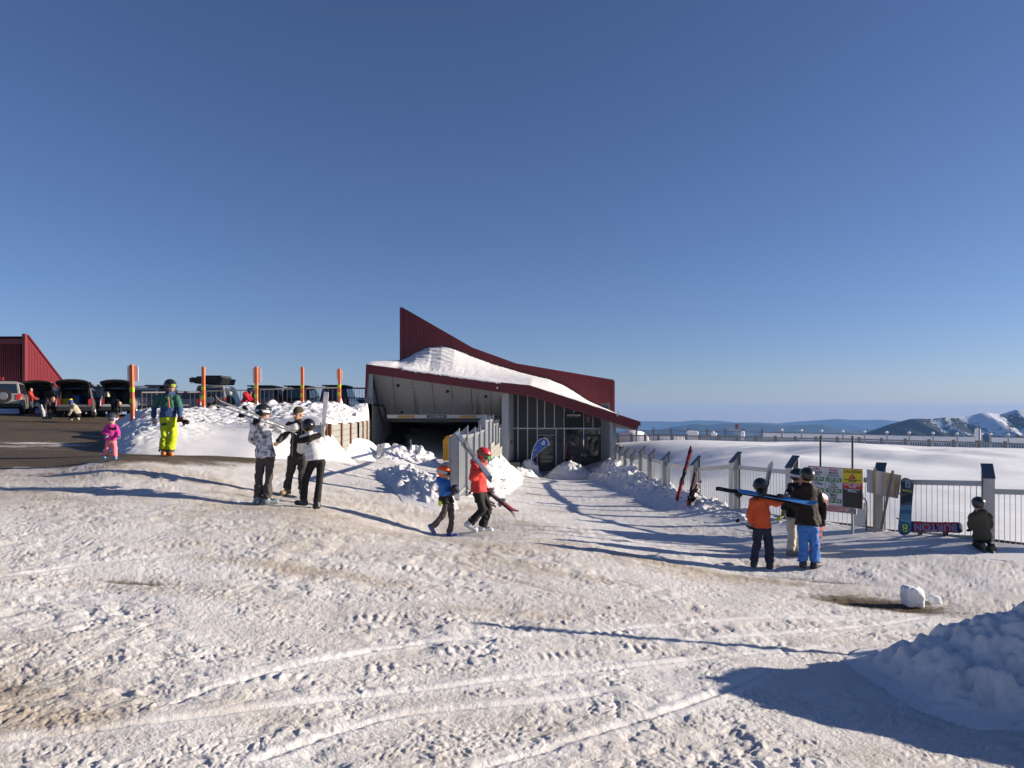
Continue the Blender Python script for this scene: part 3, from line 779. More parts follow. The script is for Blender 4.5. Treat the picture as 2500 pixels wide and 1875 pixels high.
# name board above the doors
sgn = pan(1378.3, 1008.5, 1424, 1043.8, ZG - .16, .06, black, 'name_sign')
sgn['label'] = 'black name board above the doors'
text('sign_lettering', 'HOTHAM', W(1401.2, 1014.2, ZG - .175), (1, 0, 0), (0, 0, 1), 0.17, white, sgn, bold=.004)
text('sign_lettering', 'ALPINE GATEWAY', W(1401.2, 1019.8, ZG - .175), (1, 0, 0), (0, 0, 1), 0.092, mat('sign_teal', (0.12, 0.16, 0.17), .6), sgn)
pink = mat('emblem_pink', (0.55, 0.27, 0.25), .6)
em = MB()
for a, b in [((1433, 1025), (1433, 1019)), ((1433, 1019), (1436, 1016)), ((1433.5, 1019), (1436, 1022.5)), ((1436, 1022.5), (1439, 1019)), ((1439, 1019), (1439, 1025)), ((1433, 1025), (1439, 1025))]: em.bar(W(*a, ZG - .02), W(*b, ZG - .02), .025)
em.build('emblem', pink, bld)
pan(1434.5, 1027.5, 1437, 1030, ZG - .02, .01, white, 'emblem_plate')

# ------------------------------------------------------------------ the red building at the far left
lb = empty('red_building', W(67, 1010, 50), 'dark red ribbed building with a sloping flank behind the cars', 'building')
c0 = Vector((W(67, 0, 50).x, 50, 0)); c1 = Vector((W(157, 0, 56).x, 56, 0))
zt0, zt1 = W(0, 821, 50).z, W(0, 938, 56).z
flank = MB().add([(c0.x, c0.y, -1), (c1.x, c1.y, -1), (c1.x, c1.y, W(0, 928, 56).z - .9), (c1.x, c1.y, zt1), (c0.x, c0.y, zt0)], [(0, 1, 2, 3, 4)])
flank.add([(c0.x - 6, c0.y + .2, -1), (c1.x - 6, c1.y + .2, -1), (c1.x - 6, c1.y + .2, zt1), (c0.x - 6, c0.y + .2, zt0)], [(3, 2, 1, 0)])
flank.add([(c0.x, c0.y, zt0), (c1.x, c1.y, zt1), (c1.x - 6, c1.y + .2, zt1), (c0.x - 6, c0.y + .2, zt0)], [(0, 1, 2, 3)])
flank_o = flank.build('flank_wall', red_clad, lb)
for i in range(26):
    t_ = (i + .5) / 26; q = c0.lerp(c1, t_); zt_ = zt0 + (zt1 - zt0) * t_
    MB().box((q.x + .012, q.y, (zt_ - 1) / 2 - .1), (.03, .03, zt_ + .8)).build('seam', red_clad, flank_o)
MB().bar((c0.x + .02, c0.y, zt0 + .03), (c1.x + .02, c1.y, zt1 + .03), .16, .12).build('flank_flashing', red_trim, lb)
MB().box((c0.x - .09, c0.y - .12, (zt0 + .15 - 1) / 2), (.2, .3, zt0 + 1.15)).build('corner_trim', red_clad, lb)
zt_f = W(0, 830, 50).z
fw = MB().box((c0.x - 5.2, c0.y + .3, (zt_f - 1) / 2), (10, .2, zt_f + 1)).build('front_wall', mat('red_shaded_recess', (0.10, 0.022, 0.027), .6), lb)  # shade between the fins put into the wall as a darker red
MB().box((c0.x - 5.2, c0.y - .02, zt_f - .12), (10, .5, .36)).build('front_flashing', red_trim, lb)
fin_me = MB().box((0, 0, (zt_f - 1.3) / 2), (.055, .16, zt_f + .7)).mesh('fin'); fin_me.materials.append(red_trim)
for i in range(62): place('fin', fin_me, fw, Matrix.Translation((c0.x - .55 - i * .128, c0.y + .1, 0)))
sg = MB().box(W(81.5, 943, 49.2) + Vector((0, 0, 0)), (.56, .06, .40)).build('door_sign', black, lb)
for v_, w_ in ((940.5, .30), (943.2, .34)): MB().box(W(81.5, v_, 49.15), (w_, .02, .045)).build('sign_line', white, sg)
MB().box(W(106, 936.5, 50.4), (.07, .1, .07)).build('flood_lamp', white, lb)
MB().box(W(4, 924.5, 48), (.24, .05, .2)).build('red_notice', mat('sign_red', (0.55, 0.03, 0.03), .5), lb)

# ------------------------------------------------------------------ retaining wall and snow bank on the left
def wall_run(root, p0, p1, zt0, zt1, zb0, zb1, nb, rows_, facing, label_posts=rust):
    p0 = Vector(p0); p1 = Vector(p1)
    for b in range(nb + 1):
        t_ = b / nb; q = p0.lerp(p1, t_); zt = zt0 + (zt1 - zt0) * t_; zb_ = zb0 + (zb1 - zb0) * t_
        MB().box((q.x + facing[0] * .05, q.y + facing[1] * .05, (zt + zb_) / 2 - .15), (.13, .13, zt - zb_ + .36)).build('steel_post', label_posts, root)
    for b in range(nb):
        a_ = p0.lerp(p1, (b + .015) / nb); c_ = p0.lerp(p1, (b + .985) / nb)
        za, zc = zt0 + (zt1 - zt0) * b / nb, zt0 + (zt1 - zt0) * (b + 1) / nb
        for r_ in range(rows_):
            o = .012 * random.random()
            MB().bar((a_.x + facing[0] * o, a_.y + facing[1] * o, za - .1 - r_ * .2), (c_.x + facing[0] * o, c_.y + facing[1] * o, zc - .1 - r_ * .2), .1, .188).build('concrete_sleeper', conc, root)
rw = empty('retaining_wall', (-5.6, 22, -1.3), 'cream concrete sleeper wall with rusty steel posts beside the ramp', 'wall')
RWP = [(-5.5, 22.0), (-5.75, 24.6), (-6.0, 27.2), (-6.3, 29.8), (-6.75, 33.5), (-7.3, 37.9)]
wall_run(rw, (-5.5, 22, 0), (-6.3, 29.8, 0), W(0, 1037, 22).z, W(0, 1032, 29.8).z, -1.35, -1.8, 3, 7, (1, 0))
wall_run(rw, (-6.3, 29.8, 0), (-7.35, 37.9, 0), W(0, 1032, 29.8).z, W(0, 1026, 37.9).z, -1.8, -2.2, 3, 8, (1, 0))
wall_run(rw, (-9.4, 22.3, 0), (-5.55, 22, 0), W(0, 1045, 22.3).z, W(0, 1037, 22).z, -1.2, -1.35, 2, 6, (0, -1))
# low pale beam peeping out of the bank
tag(MB().bar(W(745, 1000, 31), W(795, 996, 31), .35, .22).build('concrete_beam', conc), 'short cream concrete beam half buried in the snow bank', 'beam')

bpts = G3([(300, 1105, 18.4), (400, 1107, 18.2), (500, 1110, 18.5), (620, 1116, 18.8), (700, 1117, 19.6), (790, 1117, 21.2),
           (520, 1044, 22.35), (610, 1042, 22.2), (700, 1039, 22.2), (790, 1036, 22.1), (829, 1033, 24.6), (853, 1030, 27.2), (875, 1027, 30), (890, 1020, 34),
           (330, 1004, 28), (430, 1000, 29), (560, 998, 30), (625, 991, 31), (740, 988, 32), (830, 983, 33), (890, 985, 36.5),
           (400, 1030, 24), (560, 1022, 26), (700, 1016, 26), (800, 1004, 28.5), (285, 1088, 19.2), (283, 1050, 24), (305, 1016, 28),
           (355, 1036, 21.5), (450, 1045, 21), (340, 1060, 20), (560, 1075, 20.2), (470, 1070, 19.9), (680, 1085, 20.6), (760, 1090, 21.5)])
for (u_, v_, Z_) in [(300, 1130, 16.6), (450, 1130, 16.8), (620, 1140, 17.2), (780, 1150, 18.5), (238, 1095, 18.0), (240, 1075, 20.5), (243, 1055, 23.5), (250, 1030, 27), (262, 1012, 30)]:
    p = W(u_, v_, Z_); bpts.append((p.x, p.y, gz(p.x, p.y) - 0.4))
for (u_, Z_) in [(330, 33), (450, 34), (600, 36), (740, 37), (850, 39)]:
    p = W(u_, 1000, Z_); bpts.append((p.x, p.y, gz(p.x, p.y) - 0.15))
for (x_, y_) in [(-4.7, 21.6), (-4.75, 20.6), (-4.3, 21.9), (-4.2, 19.5), (-3.8, 21)]: bpts.append((x_, y_, gz(x_, y_) - .15))
bank_h = TPS(bpts, 0.01)
yb = np.r_[np.linspace(16.6, 24, 190), np.linspace(24.05, 38.5, 210)]
fb = np.linspace(0, 1, 420)
YB, FB = np.meshgrid(yb, fb, indexing='ij')
xr_ = np.interp(YB, [16, 21.85, 22.05, 38], [-3.4, -4.0, -5.50, -7.33])
XB = -22 + (xr_ + 22) * FB
ZB = bank_h(XB, YB)
toplump = sstep(22.3, 24, YB)
leftpile = sstep(-11.7, -10.6, XB - .12 * (YB - 20)) * np.exp(-(((XB + 10.4) / 1.35) ** 2 + ((YB - 20.8) / 2.3) ** 2))
ZB += toplump * (0.09 * np.abs(n2(XB / 0.45, YB / 0.5, 101)) + 0.05 * np.abs(n2(XB / 0.16, YB / 0.18, 102)) + .02 * n2(XB / .08, YB / .09, 107) - 0.05) + 0.02 * n2(XB / 1.2, YB / .8, 103)
ZB += leftpile * (0.14 * np.abs(n2(XB / 0.5, YB / 0.5, 104)) + 0.09 * np.abs(n2(XB / 0.2, YB / 0.2, 105)) + .03 * n2(XB / .09, YB / .09, 108) + 0.06)
crest = np.exp(-((YB - 30.5 - 0.15 * (XB + 12)) / 0.6) ** 2)
ZB += crest * (0.28 * np.maximum(0, n2(XB / 0.35, YB / 0.5, 106)) + .05)
XB = np.c_[XB, XB[:, -1:]]; YB = np.c_[YB, YB[:, -1:]]; ZB = np.c_[ZB, ZB[:, -1:] - 1.2]
bank = link('snow_bank', grid_mesh('snow_bank', XB, YB, ZB), snow_rough, smooth=True)
tag(bank, 'lumpy snow bank between the road and the car park', kind='structure')
def bank_z(x, y): return float(bank_h(np.array([x]), np.array([y]))[0])

# ------------------------------------------------------------------ steel fences of the walkway
def post_mesh(h, slope=0.24, d=0.24, w=0.19, t=0.022):
    """rolled steel column: web along local y, flanges across x, top cut on a slope rising to +y"""
    m = MB()
    z0, z1 = h - slope / 2, h + slope / 2
    def pl(x0, x1, y0, y1):
        za = h + (y0 / d) * slope; zb2 = h + (y1 / d) * slope
        m.add([(x0, y0, -.5), (x1, y0, -.5), (x1, y1, -.5), (x0, y1, -.5), (x0, y0, za), (x1, y0, za), (x1, y1, zb2), (x0, y1, zb2)], [(3, 2, 1, 0), (4, 5, 6, 7), (0, 1, 5, 4), (1, 2, 6, 5), (2, 3, 7, 6), (3, 0, 4, 7)])
    pl(-w / 2, w / 2, -d / 2, -d / 2 + t); pl(-w / 2, w / 2, d / 2 - t, d / 2); pl(-t / 2, t / 2, -d / 2 + t + .001, d / 2 - t - .001)
    for x in (-.045, .045):
        m.tube([(x, -d / 2 - .008, h - .3), (x, -d / 2 + .002, h - .3)], .014, 6)
    return m
def cap_mesh(h, slope=0.24, d=0.24, w=0.21):
    e = .015
    za, zb2 = h - slope / 2 - e, h + slope / 2 + e
    y0, y1 = -d / 2 - e, d / 2 + e
    return MB().add([(-w / 2, y0, za), (w / 2, y0, za), (w / 2, y1, zb2), (-w / 2, y1, zb2), (-w / 2, y0, za + .014), (w / 2, y0, za + .014), (w / 2, y1, zb2 + .014), (-w / 2, y1, zb2 + .014)], [(3, 2, 1, 0), (4, 5, 6, 7), (0, 1, 5, 4), (1, 2, 6, 5), (2, 3, 7, 6), (3, 0, 4, 7)])
H_P = 1.55
pm = post_mesh(H_P).mesh('post'); pm.materials.append(galv)
cm = cap_mesh(H_P).mesh('cap'); cm.materials.append(cap_m)
rod_me = MB().tube([(0, 0, 0), (0, 0, 1)], .0075, 6).mesh('rod'); rod_me.materials.append(galv)
rail_me = MB().box((0, 0, 0), (1, .06, .10)).mesh('rail'); rail_me.materials.append(galv)
# cap heights read from the photograph (middle of each sloping cap)
cap_v = [1152, 1151, 1147, 1128, 1117, 1125, 1114, 1106, 1098, 1107, 1101, 1096, 1090]
pts = [Vector((x, y, 0)) for x, y in fence_xy]
capz = [-(v - CV) / F * p.y for v, p in zip(cap_v, pts)]
rf = empty('walkway_fence', (pts[3].x, pts[3].y, gz(pts[3].x, pts[3].y)), 'galvanised steel fence with sloping post caps and vertical rods right of the path', 'fence')
for i, p in enumerate(pts):
    a_ = pts[max(i - 1, 0)]; b_ = pts[min(i + 1, len(pts) - 1)]
    d_ = (a_ - b_).normalized()                       # along the fence, towards the camera
    n_ = Vector((-d_.y, d_.x, 0)); n_ = n_ if n_.dot(Vector((1, 0.5, 0))) > 0 else -n_
    ang = math.atan2(n_.y, n_.x) - math.pi / 2
    M = Matrix.Translation((p.x, p.y, capz[i] - H_P)) @ Matrix.Rotation(ang, 4, 'Z')
    po = place('post', pm, rf, M)
    place('post_cap', cm, rf, M)
    if i == 0: continue
    q0, q1 = pts[i - 1], pts[i]
    zr0 = capz[i - 1] - (0.24 if cap_v[i - 1] != 1152 else .4); zr1 = capz[i] - 0.24
    zlow = min(zr0, zr1) if abs(zr0 - zr1) > .28 else None
    if i == 1: zr0 = zr1 = capz[0] - 0.42
    L = (q1 - q0).length; ax = (q1 - q0) / L
    def rail(za, zb2, name):
        a3 = Vector((q0.x, q0.y, za)) + ax * .1; b3 = Vector((q1.x, q1.y, zb2)) - ax * .1
        x_ = (b3 - a3); l_ = x_.length; x_.normalize(); y_ = Vector((0, 0, 1)).cross(x_).normalized(); z_ = x_.cross(y_)
        Mx = Matrix((x_ * l_, y_, z_)).transposed().to_4x4(); Mx.translation = (a3 + b3) / 2
        place(name, rail_me, rf, Mx)
    rail(zr0, zr1, 'top_rail'); rail(zr0 - 1.08, zr1 - 1.08, 'bottom_rail')
    nr = 19
    for k in range(nr):
        t_ = (k + 1) / (nr + 1); c = q0.lerp(q1, t_); zt = zr0 + (zr1 - zr0) * t_
        place('rod', rod_me, rf, Matrix.Translation((c.x, c.y, zt - 1.08)) @ Matrix.Diagonal((1, 1, 1.08, 1)))

# left fence: closer plates, with pale sheets between and concrete planks at the foot
lf_px = [(1109, 17.0, 1057), (1131, 19.0, 1049), (1150, 21.2, 1051), (1164, 23.4, 1046), (1177, 25.6, 1020), (1188.5, 27.8, 1019), (1198, 30.0, 1018), (1205.5, 32.2, 1029), (1212, 34.4, 1028), (1218, 36.6, 1040)]
lf = empty('ramp_fence', W(1109, 1185, 17), 'galvanised steel plate fence of upright plates and rods between ramp and path', 'fence')
lp = [Vector(((u_ - CU) / F * Z_, Z_, -(v_ - CV) / F * Z_)) for u_, Z_, v_ in lf_px]
pm2 = post_mesh(2.1, .22, .25, .16).mesh('post'); pm2.materials.append(galv)
for i, p in enumerate(lp):
    place('post', pm2, lf, Matrix.Translation((p.x, p.y, p.z - 2.1)) @ Matrix.Rotation(R(-90), 4, 'Z'))
    if i:
        a_, b_ = lp[i - 1], p
        zt = min(a_.z, b_.z) - .14
        zg_ = gz((a_.x + b_.x) / 2, (a_.y + b_.y) / 2)
        for k in range(14):
            t_ = (k + 1) / 15; c = a_.lerp(b_, t_)
            place('rod', rod_me, lf, Matrix.Translation((c.x + .05, c.y, zg_ - .3)) @ Matrix.Diagonal((1.2, 1.2, zt - zg_ + .3, 1)))
        MB().bar((a_.x + .05, a_.y, zg_ + .12), (b_.x + .05, b_.y, zg_ + .12), .06, .08).build('bottom_rail', galv, lf)
        MB().bar((a_.x + .05, a_.y, zt + .02), (b_.x + .05, b_.y, zt + .02), .08, .08).build('top_rail', galv, lf)
        if i >= 6:
            for r_ in range(3):
                MB().bar((a_.x + .12, a_.y + .08, zt - .95 - r_ * .2), (b_.x + .12, b_.y - .08, zt - .95 - r_ * .2), .08, .188).build('concrete_plank', conc, lf)
# red number notice on the planks
nb = MB().box((lp[4].x + .2, lp[3].y + 1.1, lp[4].z - 1.42), (.03, .9, .34)).build('notice', white, lf)
MB().box((lp[4].x + .22, lp[3].y + 1.0, lp[4].z - 1.42), (.012, .6, .24)).build('notice_panel', mat('sign_red', (0.55, 0.03, 0.03), .5), lf)

# yellow cabinet in the garage mouth
yc = empty('yellow_cabinet', W(1090, 1112, 33), 'yellow cabinet with a sloping top beside the ramp fence', 'cabinet')
MB().prism([W(1081.5, 1078, 33), W(1090, 1065, 33), W(1100, 1062, 33), W(1100, 1125, 33), W(1081.5, 1125, 33)], (0, .5, 0)).build('body', yellow, yc, bevel=.01)
MB().bar(W(1081, 1077.5, 32.99), W(1090, 1064.5, 32.99), .04, .06, up=(0, 1, 0)).build('lid_edge', mat('yellow_dark', (0.45, 0.25, 0.03), .5), yc)
MB().box(W(1091, 1100, 32.98), (.03, .02, .6)).build('door_gap', mat('yellow_dark', (0.45, 0.25, 0.03), .5), yc)
# ------------------------------------------------------------------ snow piles
def heap(name, label, X, Y, base, h, seed, chunks=None, lump=0.1, cat='snow pile', m=None, group=None, kind=None, crust=1.0):
    """heightfield heap: base ground + h, with billows and half-buried chunks"""
    Z = base + h
    w = np.clip(h / max(1e-6, min(0.7, float(h.max()))), 0, 1)
    rnd = random.Random(seed)
    WX = n2(X / 0.16, Y / 0.16, seed + 7); WY = n2(X / 0.16 + 9.7, Y / 0.16 - 3.1, seed + 8); VX = n2(X / 0.06, Y / 0.06, seed + 9)
    for (cx, cy, r) in (chunks or []):
        a = r * rnd.uniform(.8, 1.35); b = r * rnd.uniform(.8, 1.3)
        sl_ = (np.abs(X - cx) < 2.2 * a) & (np.abs(Y - cy) < 2.2 * b)
        if not sl_.any(): continue
        i = np.unravel_index(np.argmin((X - cx) ** 2 + (Y - cy) ** 2), X.shape)
        if h[i] <= 0.001: continue
        dx = (X[sl_] - cx + .55 * r * WX[sl_] + .25 * r * VX[sl_]) / a; dy = (Y[sl_] - cy + .55 * r * WY[sl_]) / b
        d2 = (np.abs(dx) ** 2.6 + np.abs(dy) ** 2.6)
        zc = Z[i] - base[i] + r * rnd.uniform(-.5, .05)
        Z[sl_] = np.where(d2 < 1, np.maximum(Z[sl_], base[sl_] + zc + r * .85 * np.clip(1 - d2, 0, 1) ** .6 + .25 * r * (dx * rnd.uniform(-1, 1) + dy * rnd.uniform(-1, 1))), Z[sl_])
    Z = Z + lump * (0.9 * np.abs(n2(X / 0.42, Y / 0.40, seed)) + 0.5 * np.abs(n2(X / 0.19, Y / 0.18, seed + 1)) * crust + 0.25 * n2(X / 0.08, Y / 0.08, seed + 2) * crust - 0.35) * sstep(0.0, 0.35, w)
    Z = np.where(h <= 0.0005, base - 0.12, Z)
    o = link(name, grid_mesh(name, X, Y, Z), m or snow_rough, smooth=True)
    return tag(o, label, None if kind else cat, group, kind)

def rnd_chunks(n, x0, x1, y0, y1, r0, r1, seed):
    q = random.Random(seed)
    return [(q.uniform(x0, x1), q.uniform(y0, y1), r0 + (r1 - r0) * q.random() ** 2) for _ in range(n)]

def rect(x0, x1, y0, y1, step):
    return np.meshgrid(np.arange(x0, x1, step), np.arange(y0, y1, step))

# the big shaded mound at the lower right
X, Y = rect(2.6, 9.5, 4.6, 9.9, 0.026)
nx_ = 0.25 * n2(X / .9, Y / .9, 201)
crest_ = np.interp(X + nx_ * .3, [3.45, 3.7, 3.9, 4.05, 4.3, 4.55, 5.0, 5.6, 6.6, 8.0, 9.2], [0, .1, .32, .40, .44, .64, .82, 1.2, 1.8, 1.5, 0])
dy_ = Y - 7.3 - .15 * n2(X / .8, Y / 2, 202) + .12 * np.clip(X - 5, 0, 4)
hh = crest_ * np.exp(-(np.abs(dy_) / np.where(dy_ < 0, .66 + .62 * np.clip(X - 4.35, 0, 2), .7)) ** 2.4)
hh = np.where(hh < 0.02, 0, hh - 0.02)
heap('snow_mound', 'big lumpy shaded snow mound at the lower right corner', X, Y, ground_h(X, Y), hh, 210, [(4.4, 6.75, .17), (3.95, 7.35, .09), (4.1, 6.6, .06)] + rnd_chunks(36, 3.2, 5.0, 6.1, 7.8, .012, .04, 3), 0.15)

# the single block lying on the bare patch
def lump_obj(name, label, c, s, seed, m, cat='snow block', group=None, sub=4):
    bm = bmesh.new(); bmesh.ops.create_cube(bm, size=1.0)
    bmesh.ops.subdivide_edges(bm, edges=bm.edges[:], cuts=2 ** sub - 1, use_grid_fill=True)
    P = np.array([v.co for v in bm.verts])
    q = P / (np.abs(P) ** 5).sum(1, keepdims=True) ** 0.2 * 0.5
    d = 0.10 * n3(q[:, 0] * 3.1 + seed, q[:, 1] * 3.1, q[:, 2] * 3.1, seed) + 0.05 * n3(q[:, 0] * 8, q[:, 1] * 8 + seed, q[:, 2] * 8, seed + 1) + .02 * n3(q[:, 0] * 20, q[:, 1] * 20 + seed, q[:, 2] * 20, seed + 1)
    q = q * (1 + d[:, None] * 1.1)
    q = q * np.array(s) + np.array(c)
    for v, p in zip(bm.verts, q): v.co = p
    me = bpy.data.meshes.new(name); bm.to_mesh(me); bm.free()
    return tag(link(name, me, m, smooth=True), label, cat, group)
p = on_ground(2232, 1478)
lump_obj('snow_block', 'white snow block lying on the bare wet patch', (p.x, p.y + .05, gz(p.x, p.y) + .10), (.27, .25, .30), 5, snow_clean)
q = on_ground(2282, 1474)
lump_obj('snow_block', 'small snow lump right of the larger snow block', (q.x, q.y, gz(q.x, q.y) + .02), (.15, .14, .14), 9, snow_clean, sub=3)

# banked snow along the foot of the right fence
yy = np.r_[np.linspace(13.0, 20, 330), np.linspace(20.03, 39.6, 480)]; ff = np.linspace(0, 1, 62)
Y, K = np.meshgrid(yy, ff, indexing='ij')
fx = np.where(Y <= 37.4, np.interp(Y, [p_[1] for p_ in fence_xy], [p_[0] for p_ in fence_xy]), 5.3)
wdt = np.interp(Y, [13, 15, 18, 24, 30, 36, 40], [1.6, 1.6, 1.4, 1.1, 1.3, 1.6, 1.2])
X = fx + 0.35 - K * (wdt + 0.35)
Y = Y - (K * 0.9) * np.interp(Y, [13, 15, 18, 22], [1.0, 1.0, 0.6, 0])
prof = np.sin(np.clip(K, 0, 1) * math.pi) ** 1.0 * (1 - 0.35 * K) * sstep(0, .12, K)
prof = np.where(K < .38, sstep(0, .2, K), (1 - ((K - .38) / .62)) ** 1.4)
hgt = np.interp(Y, [12, 14, 16, 18, 20, 22, 25, 29, 33, 37, 39.6], [.02, .05, .10, .16, .28, .34, .38, .45, .62, .78, .25])
hb = prof * hgt * (0.8 + 0.45 * n2(X / 1.1, Y / 1.3, 221))
hb = np.where((K <= 0) | (K >= 1), 0, np.maximum(hb, 0.0006))
ch = []
q_ = random.Random(8)
for _ in range(150):
    y_ = 14 + 25 * q_.random() ** 0.8; fxx = float(np.interp(y_, [p_[1] for p_ in fence_xy], [p_[0] for p_ in fence_xy])); kk = q_.random() ** 1.3
    ch.append((fxx + .2 - kk * (float(np.interp(y_, [13, 15, 18, 24, 40], [2.4, 1.8, 1.2, 1.0, 1.3]))), y_ - (.4 * kk if y_ < 18 else 0), .03 + .13 * q_.random() ** 3 + .003 * (y_ - 14)))
heap('snow_berm', 'shovelled snow heaped along the foot of the right fence', X, Y, ground_h(X, Y), hb, 222, ch, 0.11, kind='structure')

# banked snow on the path side of the ramp fence
Y, K = np.meshgrid(np.linspace(17.5, 38.6, 420), np.linspace(0, 1, 60), indexing='ij')
fx = np.interp(Y, [p_.y for p_ in lp], [p_.x for p_ in lp])
wdt = np.interp(Y, [17.5, 20, 26, 32, 38.6], [0.9, 1.1, 1.45, 1.35, 1.2])
X = fx + 0.14 + K * wdt
prof = np.clip(1 - K, 0, 1) ** 1.0 * sstep(1.0, .6, K)
hgt = np.interp(Y, [17.5, 19, 22, 26, 31, 36, 38.6], [.02, .07, .22, .55, .92, .85, .3])
hb = prof * hgt * (0.9 + 0.3 * n2(X / .9, Y / 1.1, 231)) * sstep(17.5, 20.5, Y + .8 * n2(X / .5, Y / .5, 233)) - .03; hb = np.where(K >= .999, 0, np.maximum(hb, 0))
heap('snow_berm', 'tall shovelled snow heaped against the ramp fence beside the path', X, Y, ground_h(X, Y), hb, 232, [(x_ + (y_ - 17.5) * .035, y_, r_) for x_, y_, r_ in rnd_chunks(110, -1.2, .6, 18, 38, .03, .12, 5)], 0.10, kind='structure')
# rough ridge on the ramp side
Y, K = np.meshgrid(np.linspace(15.6, 31, 330), np.linspace(0, 1, 150), indexing='ij')
X0 = np.interp(Y, [15.6, 17, 22, 31], [-2.9, -3.9, -5.0, -5.6]); X1 = np.interp(Y, [15.6, 17, 31], [-.9, -1.48, -1.15])
X = X0 + K * (X1 - X0)
r1 = np.exp(-((X + 2.0 + .28 * (Y - 17.4)) / .75) ** 2) * np.exp(-((Y - 19.5) / 2.6) ** 2)
r2 = np.exp(-((X + 1.6) / .8) ** 2) * np.exp(-((Y - 17.2) / 1.0) ** 2)
r3 = np.exp(-(((X + 4.6) / .8) ** 2 + ((Y - 28.5) / 1.3) ** 2)) * 1.2 + np.exp(-(((X + 3.4) / .7) ** 2 + ((Y - 29) / 1.0) ** 2)) * 1.0
hb = .52 * r1 + .24 * r2 + .52 * r3 - .10 + .05 * n2(X / .7, Y / .7, 243)
hb = np.where((K <= 0) | (K >= 1) | (Y <= 15.61) | (Y >= 30.95), 0, np.maximum(0, hb * sstep(0, .1, K) * sstep(15.6, 16.8, Y)))
heap('snow_ridge', 'rough ploughed snow ridge across the mouth of the garage ramp', X, Y, ground_h(X, Y), hb, 242, [(-4.9, 28.3, .26), (-4.4, 28.6, .22), (-3.7, 29, .3), (-3.3, 29.1, .25), (-4.0, 28.5, .16)] + [(x_ - (y_ - 17) * .2, y_, r_) for x_, y_, r_ in rnd_chunks(120, -3.2, -1.5, 16.2, 25, .025, .11, 6)], 0.13, kind='structure')
# piles by the doors
for nm, lb_, (u_, v_, Z_), rx, ry, h_, sd in [('snow_pile', 'snow pile holding the stacked skis beside the entrance door', (1387, 1153, 38.4), .95, .7, .75, 251), ('snow_pile', 'snow pile in which the blue banner stands', (1292, 1153, 38.9), .52, .5, .85, 252), ('snow_pile', 'low snow pile left of the doors behind the banner', (1268, 1160, 38.2), .9, .8, .4, 253)]:
    c = W(u_, v_, Z_)
    X, Y = rect(c.x - rx * 1.5, c.x + rx * 1.5, c.y - ry * 1.5, c.y + ry * 1.5, 0.035)
    hb = h_ * np.exp(-(((X - c.x) / rx) ** 2 + ((Y - c.y) / ry) ** 2) ** 1.6) - .03; hb = np.maximum(hb, 0)
    heap(nm, lb_, X, Y, ground_h(X, Y), hb, sd, [(c.x + a_ * rx, c.y - .2 + b_ * ry * .3, .1) for a_, b_ in ((-.5, 0), (.1, .4), (.6, -.2))], .12)
# drift at the end of the retaining wall
X, Y = rect(-7.4, -4.2, 23.5, 35.5, 0.06)
c = (-5.9, 29.5)
hb = np.maximum(0, 0.75 * np.exp(-(((X + 6.0 + .04 * (Y - 29)) / .75) ** 2 + ((Y - 29.3) / 3.0) ** 2) ** 1.5) - .02)
heap('snow_drift', 'smooth snow drift against the foot of the sleeper wall', X, Y, ground_h(X, Y), hb, 261, None, .02, m=snow_clean, crust=0)
# bank against the red building at the far left
X, Y = rect(-44, -29.5, 43, 49.9, 0.09)
hb = np.maximum(0, np.interp(X, [-44, -36.5, -33.6, -31.5, -30.5], [3.4, 2.5, 1.4, .5, 0]) * np.exp(-np.abs((Y - 48.2) / 3.0) ** 3) - .05)
heap('snow_heap', 'steep snow heap against the red building behind the parked cars', X, Y, ground_h(X, Y), hb, 271, rnd_chunks(60, -40, -31, 45, 48.5, .08, .25, 7), .25)

# ------------------------------------------------------------------ orange snow poles
orange_p = mat('orange_pole', (0.80, 0.17, 0.05), .5, 0, .1, 5)
lime = mat('reflector_lime', (0.55, 0.72, 0.02), .4, 0, .05, 5)
rime = mat('rimed_board', (0.72, 0.72, 0.74), .6, 0, .12, 5, .3, 20, alpha=.72)
poles = [(324, 27.0, 890, 1008, True, 'orange snow pole with a rimed board at the left end of the snow bank'), (497, 30.0, 895.5, 996, False, 'orange snow pole without a board in front of the loaded silver four wheel drive'),
         (626, 30.5, 895, 990, True, 'orange snow pole with a tall rimed board beside the red jacketed person'), (738.5, 32.0, 896, 988, False, 'plain orange snow pole in front of the black pickup'), (830, 33.0, 900, 982, True, 'orange snow pole with a small rimed board nearest the building')]
for i, (u_, Z_, vt, vb, brd, lb_) in enumerate(poles):
    b_ = W(u_, vb, Z_); zt = W(u_, vt, Z_).z
    b_.z = min(b_.z, bank_z(b_.x, b_.y)) - .3
    r_ = empty('snow_pole', b_, lb_, 'snow pole', 'orange snow poles on the bank')
    lean = (.04, .0) if i in (0, 4) else (.01, 0)
    MB().bar(b_, (b_.x - lean[0], b_.y, zt), .115, .115, up=(0, 1, 0)).build('post', orange_p, r_, bevel=.008)
    for v_ in ((vt + (vb - vt) * .52), (vt + (vb - vt) * .75)):
        c = W(u_, v_, Z_); MB().box((c.x - .005 - lean[0] * .5, c.y, c.z), (.122, .122, .155)).build('reflector', lime, r_)
    if brd:
        w_ = (.40, .34, .26)[(0, None, 1, None, 2)[i]]; hb_ = (.55, .62, .42)[(0, None, 1, None, 2)[i]]
        c = W(u_, vt, Z_)
        MB().box((c.x - lean[0], c.y + .085, zt - .05 - hb_ / 2), (w_, .03, hb_)).build('board', rime, r_)
    # rime clinging to the foot
    MB().tube([b_ + Vector((.03, 0, .2)), b_ + Vector((.04, 0, .5))], [.12, .02], 7).build('rime_collar', snow_clean, r_, smooth=True)
